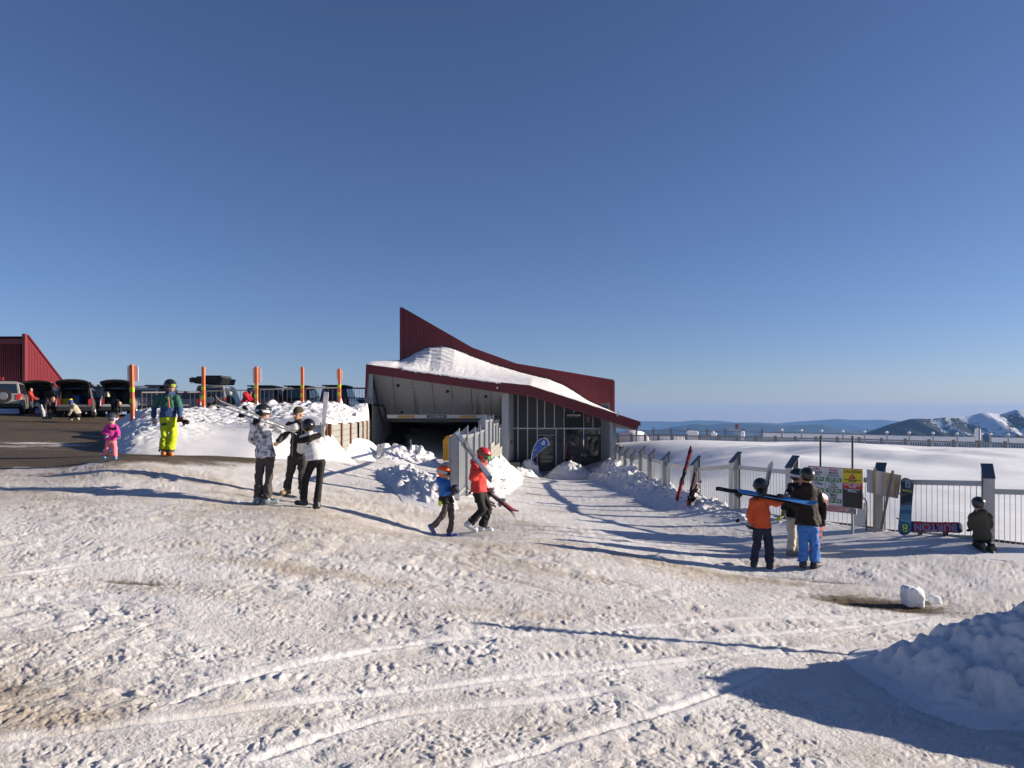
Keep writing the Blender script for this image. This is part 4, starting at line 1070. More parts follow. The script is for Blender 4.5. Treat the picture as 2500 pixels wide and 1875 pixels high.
# one more pole stands to the right of the frame; only its long shadow reaches the picture
pb = Vector((7.9, 8.35, gz(7.9, 8.35)))
r_ = empty('snow_pole', pb, 'orange snow pole that throws the long thin shadow across the foreground', 'snow pole')
MB().bar(pb - Vector((0, 0, .3)), pb + Vector((0, 0, 3.15)), .10, .10, up=(0, 1, 0)).build('post', orange_p, r_)

# ------------------------------------------------------------------ railings of the car park
dark_rail = mat('dark_railing', (0.085, 0.08, 0.075), .6, .3, .2, 6)
bal_me = MB().tube([(0, 0, 0), (0, 0, 1)], .010, 5).mesh('baluster'); bal_me.materials.append(dark_rail)
rl = empty('car_park_railing', W(560, 995, 31), 'thin dark steel railing in front of the parked cars', 'railing')
for u0, Z0, v0, u1, Z1, v1 in [(345, 28.5, 958, 486, 31, 957), (503, 31, 955, 622, 32, 952), (634, 32, 951, 733, 33, 948.5), (745, 33, 948, 823, 34, 946.5)]:
    a_, b_ = W(u0, v0, Z0), W(u1, v1, Z1)
    MB().bar(a_, b_, .045, .05).build('top_rail', dark_rail, rl)
    for q_ in (a_, b_): MB().bar(q_ - Vector((0, 0, 1.2)), q_, .05, .05, up=(0, 1, 0)).build('post', dark_rail, rl)
    n_ = int((u1 - u0) / 11)
    for k in range(1, n_):
        c = a_.lerp(b_, k / n_); place('baluster', bal_me, rl, Matrix.Translation(c - Vector((0, 0, 1.2))) @ Matrix.Diagonal((1, 1, 1.2, 1)))
rl2 = empty('rear_railing', W(830, 985, 50), 'black picket railing on the far edge of the car park', 'railing')
a_, b_ = W(752, 946.5, 52), W(897, 948, 46)
MB().bar(a_, b_, .06, .09).build('top_rail', black, rl2); MB().bar(a_ - Vector((0, 0, .62)), b_ - Vector((0, 0, .62)), .05, .06).build('bottom_rail', black, rl2)
for k in range(26):
    c = a_.lerp(b_, k / 25); place('baluster', bal_me, rl2, Matrix.Translation(c - Vector((0, 0, 1.5))) @ Matrix.Diagonal((1.3, 1.3, 1.5, 1)))

# ------------------------------------------------------------------ fences on the far edge of the snowfield
f1u = [1508, 1542, 1575, 1607, 1641, 1675.6, 1708, 1753, 1799, 1845, 1893, 1941.5, 1992, 2044, 2097.5, 2152, 2210, 2268, 2328, 2390, 2454, 2520, 2590]
f1v = np.interp(f1u, [1508, 1675, 1753, 1845, 1992, 2097, 2152, 2268, 2390, 2454, 2590], [1063, 1064, 1066, 1068, 1070.5, 1072, 1074, 1077, 1080, 1082, 1087])
ZN = 45.0
grey_post = mat('grey_field_post', (0.20, 0.20, 0.21), .6, .2, .2, 6)
ff1 = empty('field_fence', W(2000, 1090, ZN), 'low grey picket fence at the far edge of the snowfield', 'fence')
P1 = [W(u_, v_, ZN) for u_, v_ in zip(f1u, f1v)]
bal2 = MB().box((0, 0, .5), (.05, .03, 1)).mesh('picket'); bal2.materials.append(mat('frosted_picket', (0.42, 0.43, 0.45), .7, .1, .2, 6))
for i, p in enumerate(P1):
    MB().box((p.x, p.y, p.z - .45), (.13, .13, 1.15)).build('post', grey_post, ff1)
    if i:
        MB().bar(P1[i - 1], p, .10, .07).build('rail', grey_post, ff1)
        n_ = 9
        for k in range(1, n_ + 1):
            c = P1[i - 1].lerp(p, k / (n_ + 1)); place('picket', bal2, ff1, Matrix.Translation(c - Vector((0, 0, 1.0))) @ Matrix.Diagonal((1, 1, 0.98, 1)))
f2u = [1553.6, 1595, 1638, 1682, 1725.7, 1770, 1816, 1860, 1908, 1956, 2005.4, 2057, 2110, 2164.5, 2219, 2277.4, 2336, 2396]
f2b = [2418, 2460.8, 2522, 2585]
def f2v(u_): return float(np.interp(u_, [1550, 1600, 1770, 1908, 2110, 2277, 2400, 2500, 2600], [1051, 1051.7, 1053, 1056.3, 1060.6, 1064, 1066, 1068, 1071]))
ZN2 = 50.0
ff2 = empty('boundary_fence', W(2000, 1085, ZN2), 'rail fence with snow-plastered panels behind the picket fence', 'fence')
for run in (f2u, f2b):
    for i, u_ in enumerate(run):
        p = W(u_, f2v(u_) - 1.5, ZN2)
        MB().box((p.x, p.y, p.z - .55), (.10, .10, 1.4)).build('post', grey_post if u_ < 1880 else galv, ff2)
        if u_ > 1880: MB().tube([p + Vector((0, 0, .1)), p + Vector((0, 0, .22))], [.13, .07], 8).build('snow_cap', snow_clean, ff2, smooth=True)
        if i:
            a_, b_ = W(run[i - 1], f2v(run[i - 1]), ZN2), W(u_, f2v(u_), ZN2)
            MB().bar(a_, b_, .08, .05).build('rail', grey_post, ff2)
            if run[i - 1] > 1850:
                MB().bar(a_ - Vector((0, .0, .24)), b_ - Vector((0, 0, .24)), .09, .40).build('snowy_panel', snow_clean, ff2)
# rimed boards, trail sign, mounds out there
for nm, lb_, u0, v0, u1, v1, Z_, cat in [('rimed_sign', 'white rime-covered board behind the field fence left of the trail sign', 1678, 1051, 1705, 1078, 47.5, 'sign'), ('rimed_post', 'white rime-covered post right of the trail sign', 1811, 1051, 1819, 1074, 47.5, 'post'), ('rimed_marker', 'tall rimed marker board in the gap of the boundary fence', 2384, 1045, 2396, 1075, 47.5, 'sign')]:
    r_ = empty(nm, W((u0 + u1) / 2, v1, Z_), lb_, cat)
    a_, b_ = W(u0, v0, Z_), W(u1, v1, Z_)
    MB().prism([a_, Vector((b_.x, Z_, a_.z - .05)), Vector((b_.x + (.12 if nm == 'rimed_sign' else .0), Z_, b_.z)), Vector((a_.x - .04, Z_, b_.z))], (0, .25, 0)).build('board', snow_clean, r_, bevel=.06)
    MB().bar(Vector((a_.x + .05, Z_ + .1, a_.z + .12)), Vector((a_.x + .05, Z_ + .1, b_.z - .8)), .09, .09, up=(0, 1, 0)).build('post', grey_post, r_)
ts = empty('trail_sign', W(1799, 1074, 46), 'brown slatted trail sign on a white post at the field edge', 'sign')
MB().bar(W(1799, 1080, 46), W(1799, 1044, 46), .09, .09, up=(0, 1, 0)).build('post', mat('frosted_picket', (0.42, 0.43, 0.45)), ts)
for k, v_ in enumerate((1037.5, 1041.5, 1045.5)):
    MB().box(W(1799, v_, 45.95), (.24 if k != 1 else .20, .04, .075)).build('slat', mat('sign_brown', (0.30, 0.11, 0.05), .7), ts)
MB().box(W(1799, 1041, 45.9), (.05, .04, .36)).build('upright', mat('sign_brown', (0.30, 0.11, 0.05), .7), ts)
MB().bar(W(2390.5, 1080, 46), W(2390.5, 1039, 46), .05, .05, up=(0, 1, 0)).build('marker_stake', grey_post, None)
tag(bpy.data.objects['marker_stake'], 'thin dark stake in front of the rimed marker board', 'stake')
for c_, rx, h_, lb_, sd in [((1545, 1072, 58), 1.15, .75, 'rounded snow dome beyond the field fence beside the red roof end', 281), ((1622, 1072, 60), 1.9, .32, 'low snow hump beyond the field fence right of the snow dome', 282)]:
    c = W(*c_); X, Y = rect(c.x - rx * 1.6, c.x + rx * 1.6, c.y - 1.5, c.y + 1.5, .08)
    hb = np.maximum(0, h_ * np.clip(1 - ((X - c.x) / (rx * 1.1)) ** 2 - ((Y - c.y) / 1.3) ** 2, 0, 1) ** .6)
    heap('snow_dome', lb_, X, Y, np.full(X.shape, c.z), hb, sd, None, .03, m=snow_clean, cat='snow dome', crust=0)
# small rime tufts on the far wires
for i, (u_, v_) in enumerate([(1740, 1058), (1746, 1062)]):
    c = W(u_, v_, 49)
    lump_obj('rime_tuft', ('left', 'right')[i] + ' white rime tuft on the boundary fence left of the trail sign', (c.x, c.y, c.z), (.22, .2, .28), 30 + i, snow_clean, 'rime', sub=2)
# ------------------------------------------------------------------ figures: distance fields turned into meshes
def nets(fn, lo, hi, h):
    """naive surface nets of a signed distance function"""
    lo = np.array(lo, float); n = np.maximum(np.ceil((np.array(hi) - lo) / h).astype(int) + 1, 3)
    gx, gy, gz_ = np.meshgrid(*[lo[i] + h * np.arange(n[i]) for i in range(3)], indexing='ij')
    D = fn(np.stack([gx, gy, gz_], -1)).astype(np.float64)
    s = D < 0
    c = [(0, 0, 0), (1, 0, 0), (0, 1, 0), (1, 1, 0), (0, 0, 1), (1, 0, 1), (0, 1, 1), (1, 1, 1)]
    sl = lambda A, o: A[o[0]:n[0] - 1 + o[0], o[1]:n[1] - 1 + o[1], o[2]:n[2] - 1 + o[2]]
    cnt = sum(sl(s, o).astype(np.int8) for o in c)
    act = (cnt > 0) & (cnt < 8)
    idx = np.full(act.shape, -1); ii = np.argwhere(act); idx[act] = np.arange(len(ii))
    acc = np.zeros((len(ii), 3)); w = np.zeros(len(ii))
    for a in range(8):
        for b in range(a + 1, 8):
            oa, ob = np.array(c[a]), np.array(c[b])
            if np.abs(oa - ob).sum() != 1: continue
            da = D[tuple((ii + oa).T)]; db = D[tuple((ii + ob).T)]
            k = (da < 0) != (db < 0)
            t = np.where(k, da / np.where(k, da - db, 1), 0)
            acc += np.where(k[:, None], oa + t[:, None] * (ob - oa), 0); w += k
    V = lo + h * (ii + acc / w[:, None])
    Q = []
    for ax in range(3):
        o = [0, 0, 0]; o[ax] = 1
        A = s[:n[0] - o[0], :n[1] - o[1], :n[2] - o[2]]; B = s[o[0]:, o[1]:, o[2]:]
        e = np.argwhere(A != B)
        u_, v_ = [(1, 2), (2, 0), (0, 1)][ax]
        e = e[(e[:, u_] > 0) & (e[:, v_] > 0) & (e[:, u_] < n[u_] - 1) & (e[:, v_] < n[v_] - 1)]
        if not len(e): continue
        du = np.zeros(3, int); du[u_] = 1; dv = np.zeros(3, int); dv[v_] = 1
        q = np.stack([idx[tuple((e - du - dv).T)], idx[tuple((e - dv).T)], idx[tuple(e.T)], idx[tuple((e - du).T)]], 1)
        fl = A[tuple(e.T)]
        q[~fl] = q[~fl][:, ::-1]
        Q.append(q)
    Q = np.concatenate(Q) if Q else np.zeros((0, 4), int)
    Q = Q[(Q >= 0).all(1)]
    return V, Q

def cone(P, a, b, ra, rb, flat=None):
    a = np.array(a, float); b = np.array(b, float); ba = b - a
    t = np.clip(((P - a) @ ba) / max(ba @ ba, 1e-9), 0, 1)
    d = P - a - t[..., None] * ba
    if flat is not None:
        f, k = flat; f = np.array(f)
        df = d @ f
        d = d + (df * (k - 1))[..., None] * f
    return np.sqrt((d * d).sum(-1)) - (ra + (rb - ra) * t)

def ell(P, c, r, M=None):
    q = P - np.array(c)
    if M is not None: q = q @ M
    r = np.array(r); k0 = np.sqrt(((q / r) ** 2).sum(-1)); k1 = np.sqrt(((q / r ** 2) ** 2).sum(-1)) + 1e-9
    return k0 * (k0 - 1) / k1

def smin(a, b, k):
    h = np.clip(0.5 + 0.5 * (b - a) / k, 0, 1)
    return b + (a - b) * h - k * h * (1 - h)

def mesh_from(name, V, Q, mats, parent, matidx=None, offset=None):
    me = bpy.data.meshes.new(name)
    np_mesh(me, V, Q)
    o = link(name, me, mats, parent, smooth=True)
    if matidx is not None and len(me.polygons) == len(matidx): me.polygons.foreach_set('material_index', np.asarray(matidx, dtype=np.int32))
    return o

def bounds(pts, pad):
    p = np.array(pts); return p.min(0) - pad, p.max(0) + pad

CLOTH = {}
def cloth(name, col, rough=.75, var=.14, bump=.25, coat=0.0, spec=.3):
    return mat('cloth_' + name, col, rough, 0, var, 7, bump, 55, coat, spec)

def two_tone(name, c_top, c_bot, zsplit, soft=.01, extra=None):
    """cloth printed in two colours, parted at a height above the wearer's feet"""
    m = bpy.data.materials.new(name); m.use_nodes = True; nt = m.node_tree; b = nt.nodes['Principled BSDF']
    b.inputs['Roughness'].default_value = .75; b.inputs['Specular IOR Level'].default_value = .3
    tc = nt.nodes.new('ShaderNodeTexCoord'); sp = nt.nodes.new('ShaderNodeSeparateXYZ'); nt.links.new(tc.outputs['Object'], sp.inputs[0])
    nz = N(nt, 'ShaderNodeTexNoise', Scale=5.0); nt.links.new(tc.outputs['Object'], nz.inputs['Vector'])
    ad = N(nt, 'ShaderNodeMath', operation='MULTIPLY_ADD'); nt.links.new(nz.outputs[0], ad.inputs[0]); ad.inputs[1].default_value = .04; nt.links.new(sp.outputs[2], ad.inputs[2])
    mr = N(nt, 'ShaderNodeMapRange'); nt.links.new(ad.outputs[0], mr.inputs[0]); mr.inputs[1].default_value = zsplit - soft; mr.inputs[2].default_value = zsplit + soft
    col = mixc(nt, mr.outputs[0], c_bot, c_top)
    if extra:
        z2, c2 = extra
        mr2 = N(nt, 'ShaderNodeMapRange'); nt.links.new(ad.outputs[0], mr2.inputs[0]); mr2.inputs[1].default_value = z2 - soft; mr2.inputs[2].default_value = z2 + soft
        col = mixc(nt, mr2.outputs[0], col, c2)
    nt.links.new(col, b.inputs['Base Color'])
    return m

def camo(name, c1, c2, scale, thr=.5, c3=None):
    m = bpy.data.materials.new(name); m.use_nodes = True; nt = m.node_tree; b = nt.nodes['Principled BSDF']
    b.inputs['Roughness'].default_value = .7
    tc = nt.nodes.new('ShaderNodeTexCoord')
    nz = N(nt, 'ShaderNodeTexNoise', Scale=scale, Detail=6.0, Roughness=.72); nt.links.new(tc.outputs['Object'], nz.inputs['Vector'])
    st = [(thr - .03, c1), (thr + .03, c2)] if c3 is None else [(thr - .08, c1), (thr - .02, c3), (thr + .06, c2)]
    r_ = ramp(nt, nz.outputs[0], st)
    nt.links.new(r_.outputs[0], b.inputs['Base Color'])
    return m

SKIN = mat('skin', (0.46, 0.25, 0.17), .55, 0, .08, 20)
EYE = mat('eye_dark', (0.02, 0.015, 0.012), .3)
LIP = mat('lips', (0.35, 0.12, 0.10), .5)

def frame(fwd, up=(0, 0, 1)):
    f = Vector(fwd).normalized(); u = Vector(up); r = f.cross(u).normalized(); u = r.cross(f).normalized()
    return np.array([r, f, u]).T          # columns: right, forward, up

def hand_sdf(P, wrist, dirv, palm_n, s=1.0, curl=0.5, glove=False):
    """palm, four fingers and a thumb; dirv points along the hand, palm_n out of the palm"""
    d = np.array(Vector(dirv).normalized()); nrm = Vector(palm_n); nrm = (nrm - Vector(d) * nrm.dot(Vector(d))).normalized(); nn = np.array(nrm); sd = np.cross(d, nn)
    w = np.array(wrist); g = 1.35 if glove else 1.0
    D = cone(P, w, w + d * .075 * s, .030 * s * g, .036 * s * g, (nn, 1.5))
    for i, (off, L) in enumerate([(-.030, .070), (-.010, .080), (.011, .075), (.030, .058)]):
        k0 = w + d * .085 * s + sd * off * s * g
        a1 = curl * .9; k1 = k0 + (d * math.cos(a1) + nn * math.sin(a1)) * L * .5 * s
        a2 = curl * 2.0; k2 = k1 + (d * math.cos(a2) + nn * math.sin(a2)) * L * .55 * s
        D = np.minimum(D, cone(P, k0, k1, .0095 * s * g, .009 * s * g)); D = np.minimum(D, cone(P, k1, k2, .009 * s * g, .0078 * s * g))
    t0 = w + d * .03 * s - sd * .030 * s; t1 = t0 + (d * .6 - sd * .7 + nn * .35) * .045 * s; t2 = t1 + (d * .85 + nn * .45) * .035 * s
    D = np.minimum(D, cone(P, t0, t1, .014 * s * g, .0115 * s * g)); D = np.minimum(D, cone(P, t1, t2, .0115 * s * g, .009 * s * g))
    return D

def person(label, J, S, Z0, foot, group=None):
    """J: joints in world space. S: style."""
    s = S.get('s', 1.0); sh = S.get('hs', s) * 1.07; h = S.get('res', .014)
    root = empty('person', foot, label, 'person', group)
    V3 = lambda k: np.array(J[k], float)
    fwd = Vector(S['face']).normalized(); up = Vector((0, 0, 1))
    hf = Vector(S.get('head', S['face'])).normalized()
    spine = Vector(V3('neck') - V3('pel')).normalized()
    bf = (fwd - spine * fwd.dot(spine)).normalized()
    flat = (np.array(bf), S.get('flat', 1.35))
    HC = V3('head'); HM = frame(hf, S.get('hup', (0, 0, 1)))
    hl = lambda x, y, z: HC + HM @ (np.array([x, y, z]) * sh)
    # ---------------- body (skin): limbs and trunk, head with a face, hands
    seed = abs(hash(label)) % 997 if False else sum(map(ord, label)) % 997
    def body(P):
        d = cone(P, V3('neck') + np.array(spine) * .0, HC - HM[:, 2] * .05 * sh, .055 * s, .052 * s)
        d = smin(d, cone(P, V3('pel'), V3('neck') - np.array(spine) * .10 * s, .10 * s, .115 * s, flat), .03)
        for k in 'lr':
            d = smin(d, cone(P, V3('sh' + k), V3('el' + k), .046 * s, .038 * s), .04); d = smin(d, cone(P, V3('el' + k), V3('wr' + k), .038 * s, .028 * s), .02)
            d = smin(d, cone(P, V3('hip' + k), V3('kn' + k), .058 * s, .045 * s), .02); d = smin(d, cone(P, V3('kn' + k), V3('an' + k), .045 * s, .034 * s), .02)
        return d
    lo, hi = bounds([J[k] for k in ('pel', 'neck', 'head', 'shl', 'shr', 'ell', 'elr', 'wrl', 'wrr', 'hipl', 'hipr', 'knl', 'knr', 'anl', 'anr')], .16 * s)
    V, Q = nets(body, lo, hi, h * 1.5)
    def head(P):
        q = (P - HC) @ HM / sh
        d = ell(q, (0, -.008, .018), (.074, .094, .104))
        d = smin(d, ell(q, (0, .030, -.055), (.052, .058, .062)), .03)
        d = smin(d, cone(q, (0, .082, .012), (0, .104, -.022), .010, .015), .012)
        d = smin(d, cone(q, (-.022, .074, -.062), (.022, .074, -.062), .010, .010), .012)
        for e in (-1, 1):
            d = smin(d, ell(q, (e * .078, -.005, -.012), (.012, .022, .032)), .008)
            d = np.maximum(d, -(ell(q, (e * .030, .096, .010), (.015, .012, .010))))
        d = smin(d, cone(q, (0, -.015, -.06), (0, -.025, -.15), .052, .058), .02)
        return d * sh
    Vh, Qh = nets(head, HC - .2 * sh, HC + .2 * sh, .008 * sh)
    mi = np.zeros(len(Q), int)
    qc = ((Vh[Qh].mean(1) - HC) @ HM) / sh
    mh = np.zeros(len(Qh), int)
    for e in (-1, 1): mh[(np.abs(qc[:, 0] - e * .030) < .014) & (np.abs(qc[:, 2] - .010) < .008) & (qc[:, 1] > .05)] = 1
    mh[(np.abs(qc[:, 0]) < .022) & (np.abs(qc[:, 2] + .062) < .008) & (qc[:, 1] > .05)] = 2
    Vs, Qs, Ms = [V, Vh], [Q, Qh + len(V)], [mi, mh]
    nv = len(V) + len(Vh)
    gl = []
    for k in 'lr':
        hd = S.get('hand' + k)
        dv = hd['dir'] if hd else tuple(V3('wr' + k) - V3('el' + k)); pn = hd.get('n', bf) if hd else bf
        fn = lambda P, w=V3('wr' + k), dv=dv, pn=pn, hd=hd, g=S.get('glove' + k, S.get('glove')): hand_sdf(P, w, dv, pn, s * (1.15 if g else 1.08), (hd or {}).get('curl', .55), bool(g))
        c = V3('wr' + k) + np.array(Vector(dv).normalized()) * .08 * s
        Vk, Qk = nets(fn, c - .17 * s, c + .17 * s, .0075 * s if h < .02 else .012)
        if not len(Qk): continue
        if S.get('glove' + k, S.get('glove')): gl.append((k, Vk, Qk))
        else:
            Vs.append(Vk); Qs.append(Qk + nv); nv += len(Vk); Ms.append(np.zeros(len(Qk), int))
    mesh_from('body', np.concatenate(Vs), np.concatenate(Qs), [S.get('skin', SKIN), EYE, LIP], root, np.concatenate(Ms))
    for k, Vk, Qk in gl: mesh_from('glove', Vk, Qk, S.get('glove' + k, S.get('glove')), root)
    # ---------------- jacket
    puff = S.get('puff', 0.0); jr = S.get('bulk', 1.0)
    hem = V3('hem'); ax = np.array(spine)
    rnd = np.array([seed * .37, seed * .11, seed * .73])
    def folds(P, amp):
        q = P + rnd
        w1 = n3(q[..., 0] * 5, q[..., 1] * 5, q[..., 2] * 4, 3)
        f1 = 1.0 - 2.2 * np.abs(n3(q[..., 0] * 5 + w1, q[..., 1] * 5 + w1, q[..., 2] * 9 + 1.3 * w1, seed))
        f2 = 1.0 - 2.2 * np.abs(n3(q[..., 0] * 11 - w1, q[..., 1] * 11, q[..., 2] * 17 + 2 * w1, seed + 1))
        return amp * (f1 + .5 * f2 + .4 * w1)
    def jacket(P):
        up_ = V3('neck') - ax * .13 * s; wst = hem * .45 + up_ * .55
        d = cone(P, up_, wst, .150 * s * jr, .150 * s * jr, flat)
        d = smin(d, cone(P, wst, hem - ax * .02, .150 * s * jr, .175 * s * jr * S.get('flare', 1.0), flat), .04)
        d = smin(d, cone(P, V3('shl'), V3('shr'), .062 * s * jr, .062 * s * jr), .06)
        for k in 'lr':
            d = smin(d, cone(P, V3('sh' + k), V3('el' + k), .072 * s * jr, .066 * s * jr), .035)
        body_d = d
        for k in 'lr':
            d = smin(d, cone(P, V3('el' + k), V3('el' + k) * .12 + V3('wr' + k) * .88, .066 * s * jr, .054 * s * jr), .02)
        hx = ax + np.array([0, 0, .9]); hx = hx / np.linalg.norm(hx); cut = (P - hem) @ hx
        d = np.where(body_d < d + .001, np.maximum(d, -cut), d)
        d = smin(d, cone(P, V3('neck') - ax * .09 * s, V3('neck') + ax * .045 * s, .088 * s * jr, .074 * s), .035)
        if S.get('hood', True):
            hb_ = V3('neck') - ax * .03 * s - np.array(bf) * .10 * s
            d = smin(d, ell(P, hb_, np.array([.11, .075, .085]) * s * S.get('hoodk', 1), np.array([Vector(bf).cross(Vector(ax)), bf, Vector(ax)]).T), .03)
        if puff:
            t = ((P - hem) @ ax)
            d = d - puff * np.abs(np.sin(t * math.pi / S.get('quilt', .085))) ** .6 + puff * .5
        return d + folds(P, S.get('fold', .013) * s)
    lo, hi = bounds([J[k] for k in ('hem', 'neck', 'shl', 'shr', 'ell', 'elr', 'wrl', 'wrr')], .27 * s)
    V, Q = nets(jacket, lo, hi, h)
    jk = mesh_from('jacket', V, Q, S['jacket'], root)
    # ---------------- trousers
    tk = S.get('tk', 1.0)
    def trousers(P):
        pel = V3('pel'); d = cone(P, pel + ax * .19 * s, pel - np.array([0, 0, .02]) * s, .138 * s * max(tk, 1.0), .140 * s * tk, flat)
        for k in 'lr':
            d = smin(d, cone(P, V3('hip' + k), V3('kn' + k), .098 * s * tk, .078 * s * tk), .04 if k == 'l' else .012)
            e = V3('an' + k) + (V3('kn' + k) - V3('an' + k)) * .03
            d = np.minimum(d, smin(cone(P, V3('kn' + k), e, .076 * s * tk, .088 * s * tk * S.get('cuff', 1.0)), cone(P, V3('hip' + k), V3('kn' + k), .094 * s * tk, .077 * s * tk), .02))
        for k in 'lr':
            axk = V3('kn' + k) - V3('an' + k); axk = axk / np.linalg.norm(axk)
            far = np.linalg.norm(P - V3('an' + k), axis=-1) < .2 * s
            d = np.where(far, np.maximum(d, -((P - V3('an' + k)) @ axk + .015)), d)
        return d + folds(P, S.get('tfold', .014) * s)
    lo, hi = bounds([J[k] for k in ('pel', 'hipl', 'hipr', 'knl', 'knr', 'anl', 'anr')], .2 * s)
    V, Q = nets(trousers, lo, hi, h)
    mesh_from('trousers', V, Q, S['trousers'], root)
    # ---------------- boots
    for k in 'lr':
        an, toe = V3('an' + k), V3('toe' + k); dr = toe - an; dr[2] = 0; dr = dr / (np.linalg.norm(dr) + 1e-9)
        tilt = S.get('tilt' + k, 0.0)
        sole_n = np.array([-dr[0] * math.sin(tilt), -dr[1] * math.sin(tilt), math.cos(tilt)]); fdir = np.array([dr[0] * math.cos(tilt), dr[1] * math.cos(tilt), math.sin(tilt)])
        L = S.get('bootL', .20) * s
        heel = an - sole_n * .075 * s - fdir * .035 * s
        def boot(P, an=an, heel=heel, fdir=fdir, sole_n=sole_n):
            d = cone(P, an + sole_n * .06 * s, heel + fdir * .02 * s, .066 * s, .060 * s)
            d = smin(d, cone(P, heel, heel + fdir * L, .055 * s, .045 * s), .04)
            d = smin(d, cone(P, heel - sole_n * .02 * s, heel + fdir * L - sole_n * .01 * s, .045 * s, .042 * s), .02)
            d = np.maximum(d, -((P - heel) @ sole_n + .048 * s))
            return d
        c = heel + fdir * L * .5
        V, Q = nets(boot, c - .27 * s, c + .27 * s, .011 if h < .02 else .016)
        bt = mesh_from('boot', V, Q, S['boots'], root)
        if S.get('buckles'):
            for t_ in (.25, .55, .8):
                c_ = heel + fdir * L * t_ + sole_n * (.062 - .02 * t_) * s
                sd_ = np.cross(fdir, sole_n)
                MB().bar(Vector(c_ - sd_ * .045 * s), Vector(c_ + sd_ * .045 * s), .018 * s, .016 * s).build('buckle', S['buckles'], bt)
    # ---------------- headgear
    if 'helmet' in S:
        def helm(P):
            q = (P - HC) @ HM / sh
            d = ell(q, (0, -.012, .035), (.108, .128, .112))
            d = np.maximum(d, -(q[..., 2] + .075 + np.where(q[..., 1] > 0, 0, 0)))
            fc = np.maximum(np.maximum(q[..., 1] * -1 + .025, q[..., 2] - .050), -q[..., 2] - .3)     # open over the face
            d = np.maximum(d, -fc)
            d = np.minimum(d, np.maximum(ell(q, (0, .075, .060), (.080, .058, .014)), 0.0 - .002 - q[..., 1] * 0))
            for e in (-.045, 0, .045): d = np.maximum(d, -(cone(q, (e, -.02, .155), (e, .07, .125), .010, .010)))
            return d * sh
        V, Q = nets(helm, HC - .24 * sh, HC + .24 * sh, .0085 * sh if h < .02 else .014)
        hm = mesh_from('helmet', V, Q, S['helmet'], root)
        if 'goggles' in S:
            lens, strap = S['goggles']
            gz0 = S.get('gogz', .012)
            pts_, lp_ = [], []
            for i in range(-7, 8):
                a_ = i / 7 * 1.05
                pts_.append((math.sin(a_) * .088, math.cos(a_) * .075 + .038))
            gm = MB()
            for zz, o_ in ((-.034, 0), (.036, 0), (.036, -.03), (-.034, -.03)):
                gm.v += [tuple(hl(x, y + o_, gz0 + zz + (-.006 if abs(x) < .012 and zz < 0 else 0) * -1)) for x, y in pts_]
            n_ = len(pts_)
            for r_ in range(4):
                for i in range(n_ - 1): gm.f.append((r_ * n_ + i, r_ * n_ + i + 1, ((r_ + 1) % 4) * n_ + i + 1, ((r_ + 1) % 4) * n_ + i)); gm.m.append(0)
            gm.f += [(0, n_, 2 * n_, 3 * n_), (n_ - 1, 4 * n_ - 1, 3 * n_ - 1, 2 * n_ - 1)]; gm.m += [0, 0]
            gg = gm.build('goggles', S.get('gframe', black), hm)
            lm = MB()
            for zz in (-.026, .028): lm.v += [tuple(hl(x * .93, y + .004, gz0 + zz)) for x, y in pts_]
            for i in range(n_ - 1): lm.f.append((i, i + 1, n_ + i + 1, n_ + i)); lm.m.append(0)
            lm.build('goggle_lens', lens, hm, smooth=True)
            sm = MB()
            ring = [(math.sin(a_) * .110, math.cos(a_) * .131 - .012) for a_ in np.linspace(.80, 2 * math.pi - .80, 24)]
            zs = [gz0 + .004 + .012 * math.sin(a_ / 2) for a_ in np.linspace(0, 2 * math.pi, 24)]
            sm.v = [tuple(hl(x * k_, y * k_, z_ + e_)) for k_, e_ in ((1.02, -.019), (1.02, .019)) for (x, y), z_ in zip(ring, zs)]
            sm.f = [(i, i + 1, 24 + i + 1, 24 + i) for i in range(23)]; sm.m = [0] * 23
            sm.build('goggle_strap', strap, hm, smooth=True)
    if 'beanie' in S:
        def bean(P):
            q = (P - HC) @ HM / sh
            d = ell(q, (0, -.014, .045), (.086, .106, .098)); d = np.maximum(d, -(q[..., 2] - .028 + .18 * np.minimum(q[..., 1], 0) * -1 * -1))
            return d * sh + .0018 * np.sin(np.arctan2(q[..., 0], q[..., 1]) * 42)
        V, Q = nets(bean, HC - .22 * sh, HC + .22 * sh, .009 * sh if h < .02 else .014)
        mesh_from('beanie', V, Q, S['beanie'], root)
    if 'hair' in S:
        def hair(P):
            q = (P - HC) @ HM / sh
            d = ell(q, (0, -.028, .01), (.084, .095, .120)); d = smin(d, cone(q, (0, -.06, -.04), (0, -.075, -.15), .055, .035), .03)
            d = np.maximum(d, -(np.maximum(.045 - q[..., 1] * 1, q[..., 2] - .05)) * 0 + np.where((q[..., 1] > .03) & (q[..., 2] < .06), .05, -1))
            return d * sh + .004 * n3(q[..., 0] * 60, q[..., 1] * 60, q[..., 2] * 14, 5)
        V, Q = nets(hair, HC - .24 * sh, HC + .24 * sh, .010 * sh if h < .02 else .015)
        mesh_from('hair', V, Q, S['hair'], root)
    return root, hl

def mk_px(ox, oy, k, Z):
    """joint reader: crop pixels of a photograph detail -> world, at depth Z (+dy)"""
    return lambda x, y, dy=0.0: tuple(W(ox + x * k, oy + y * k, Z + dy))

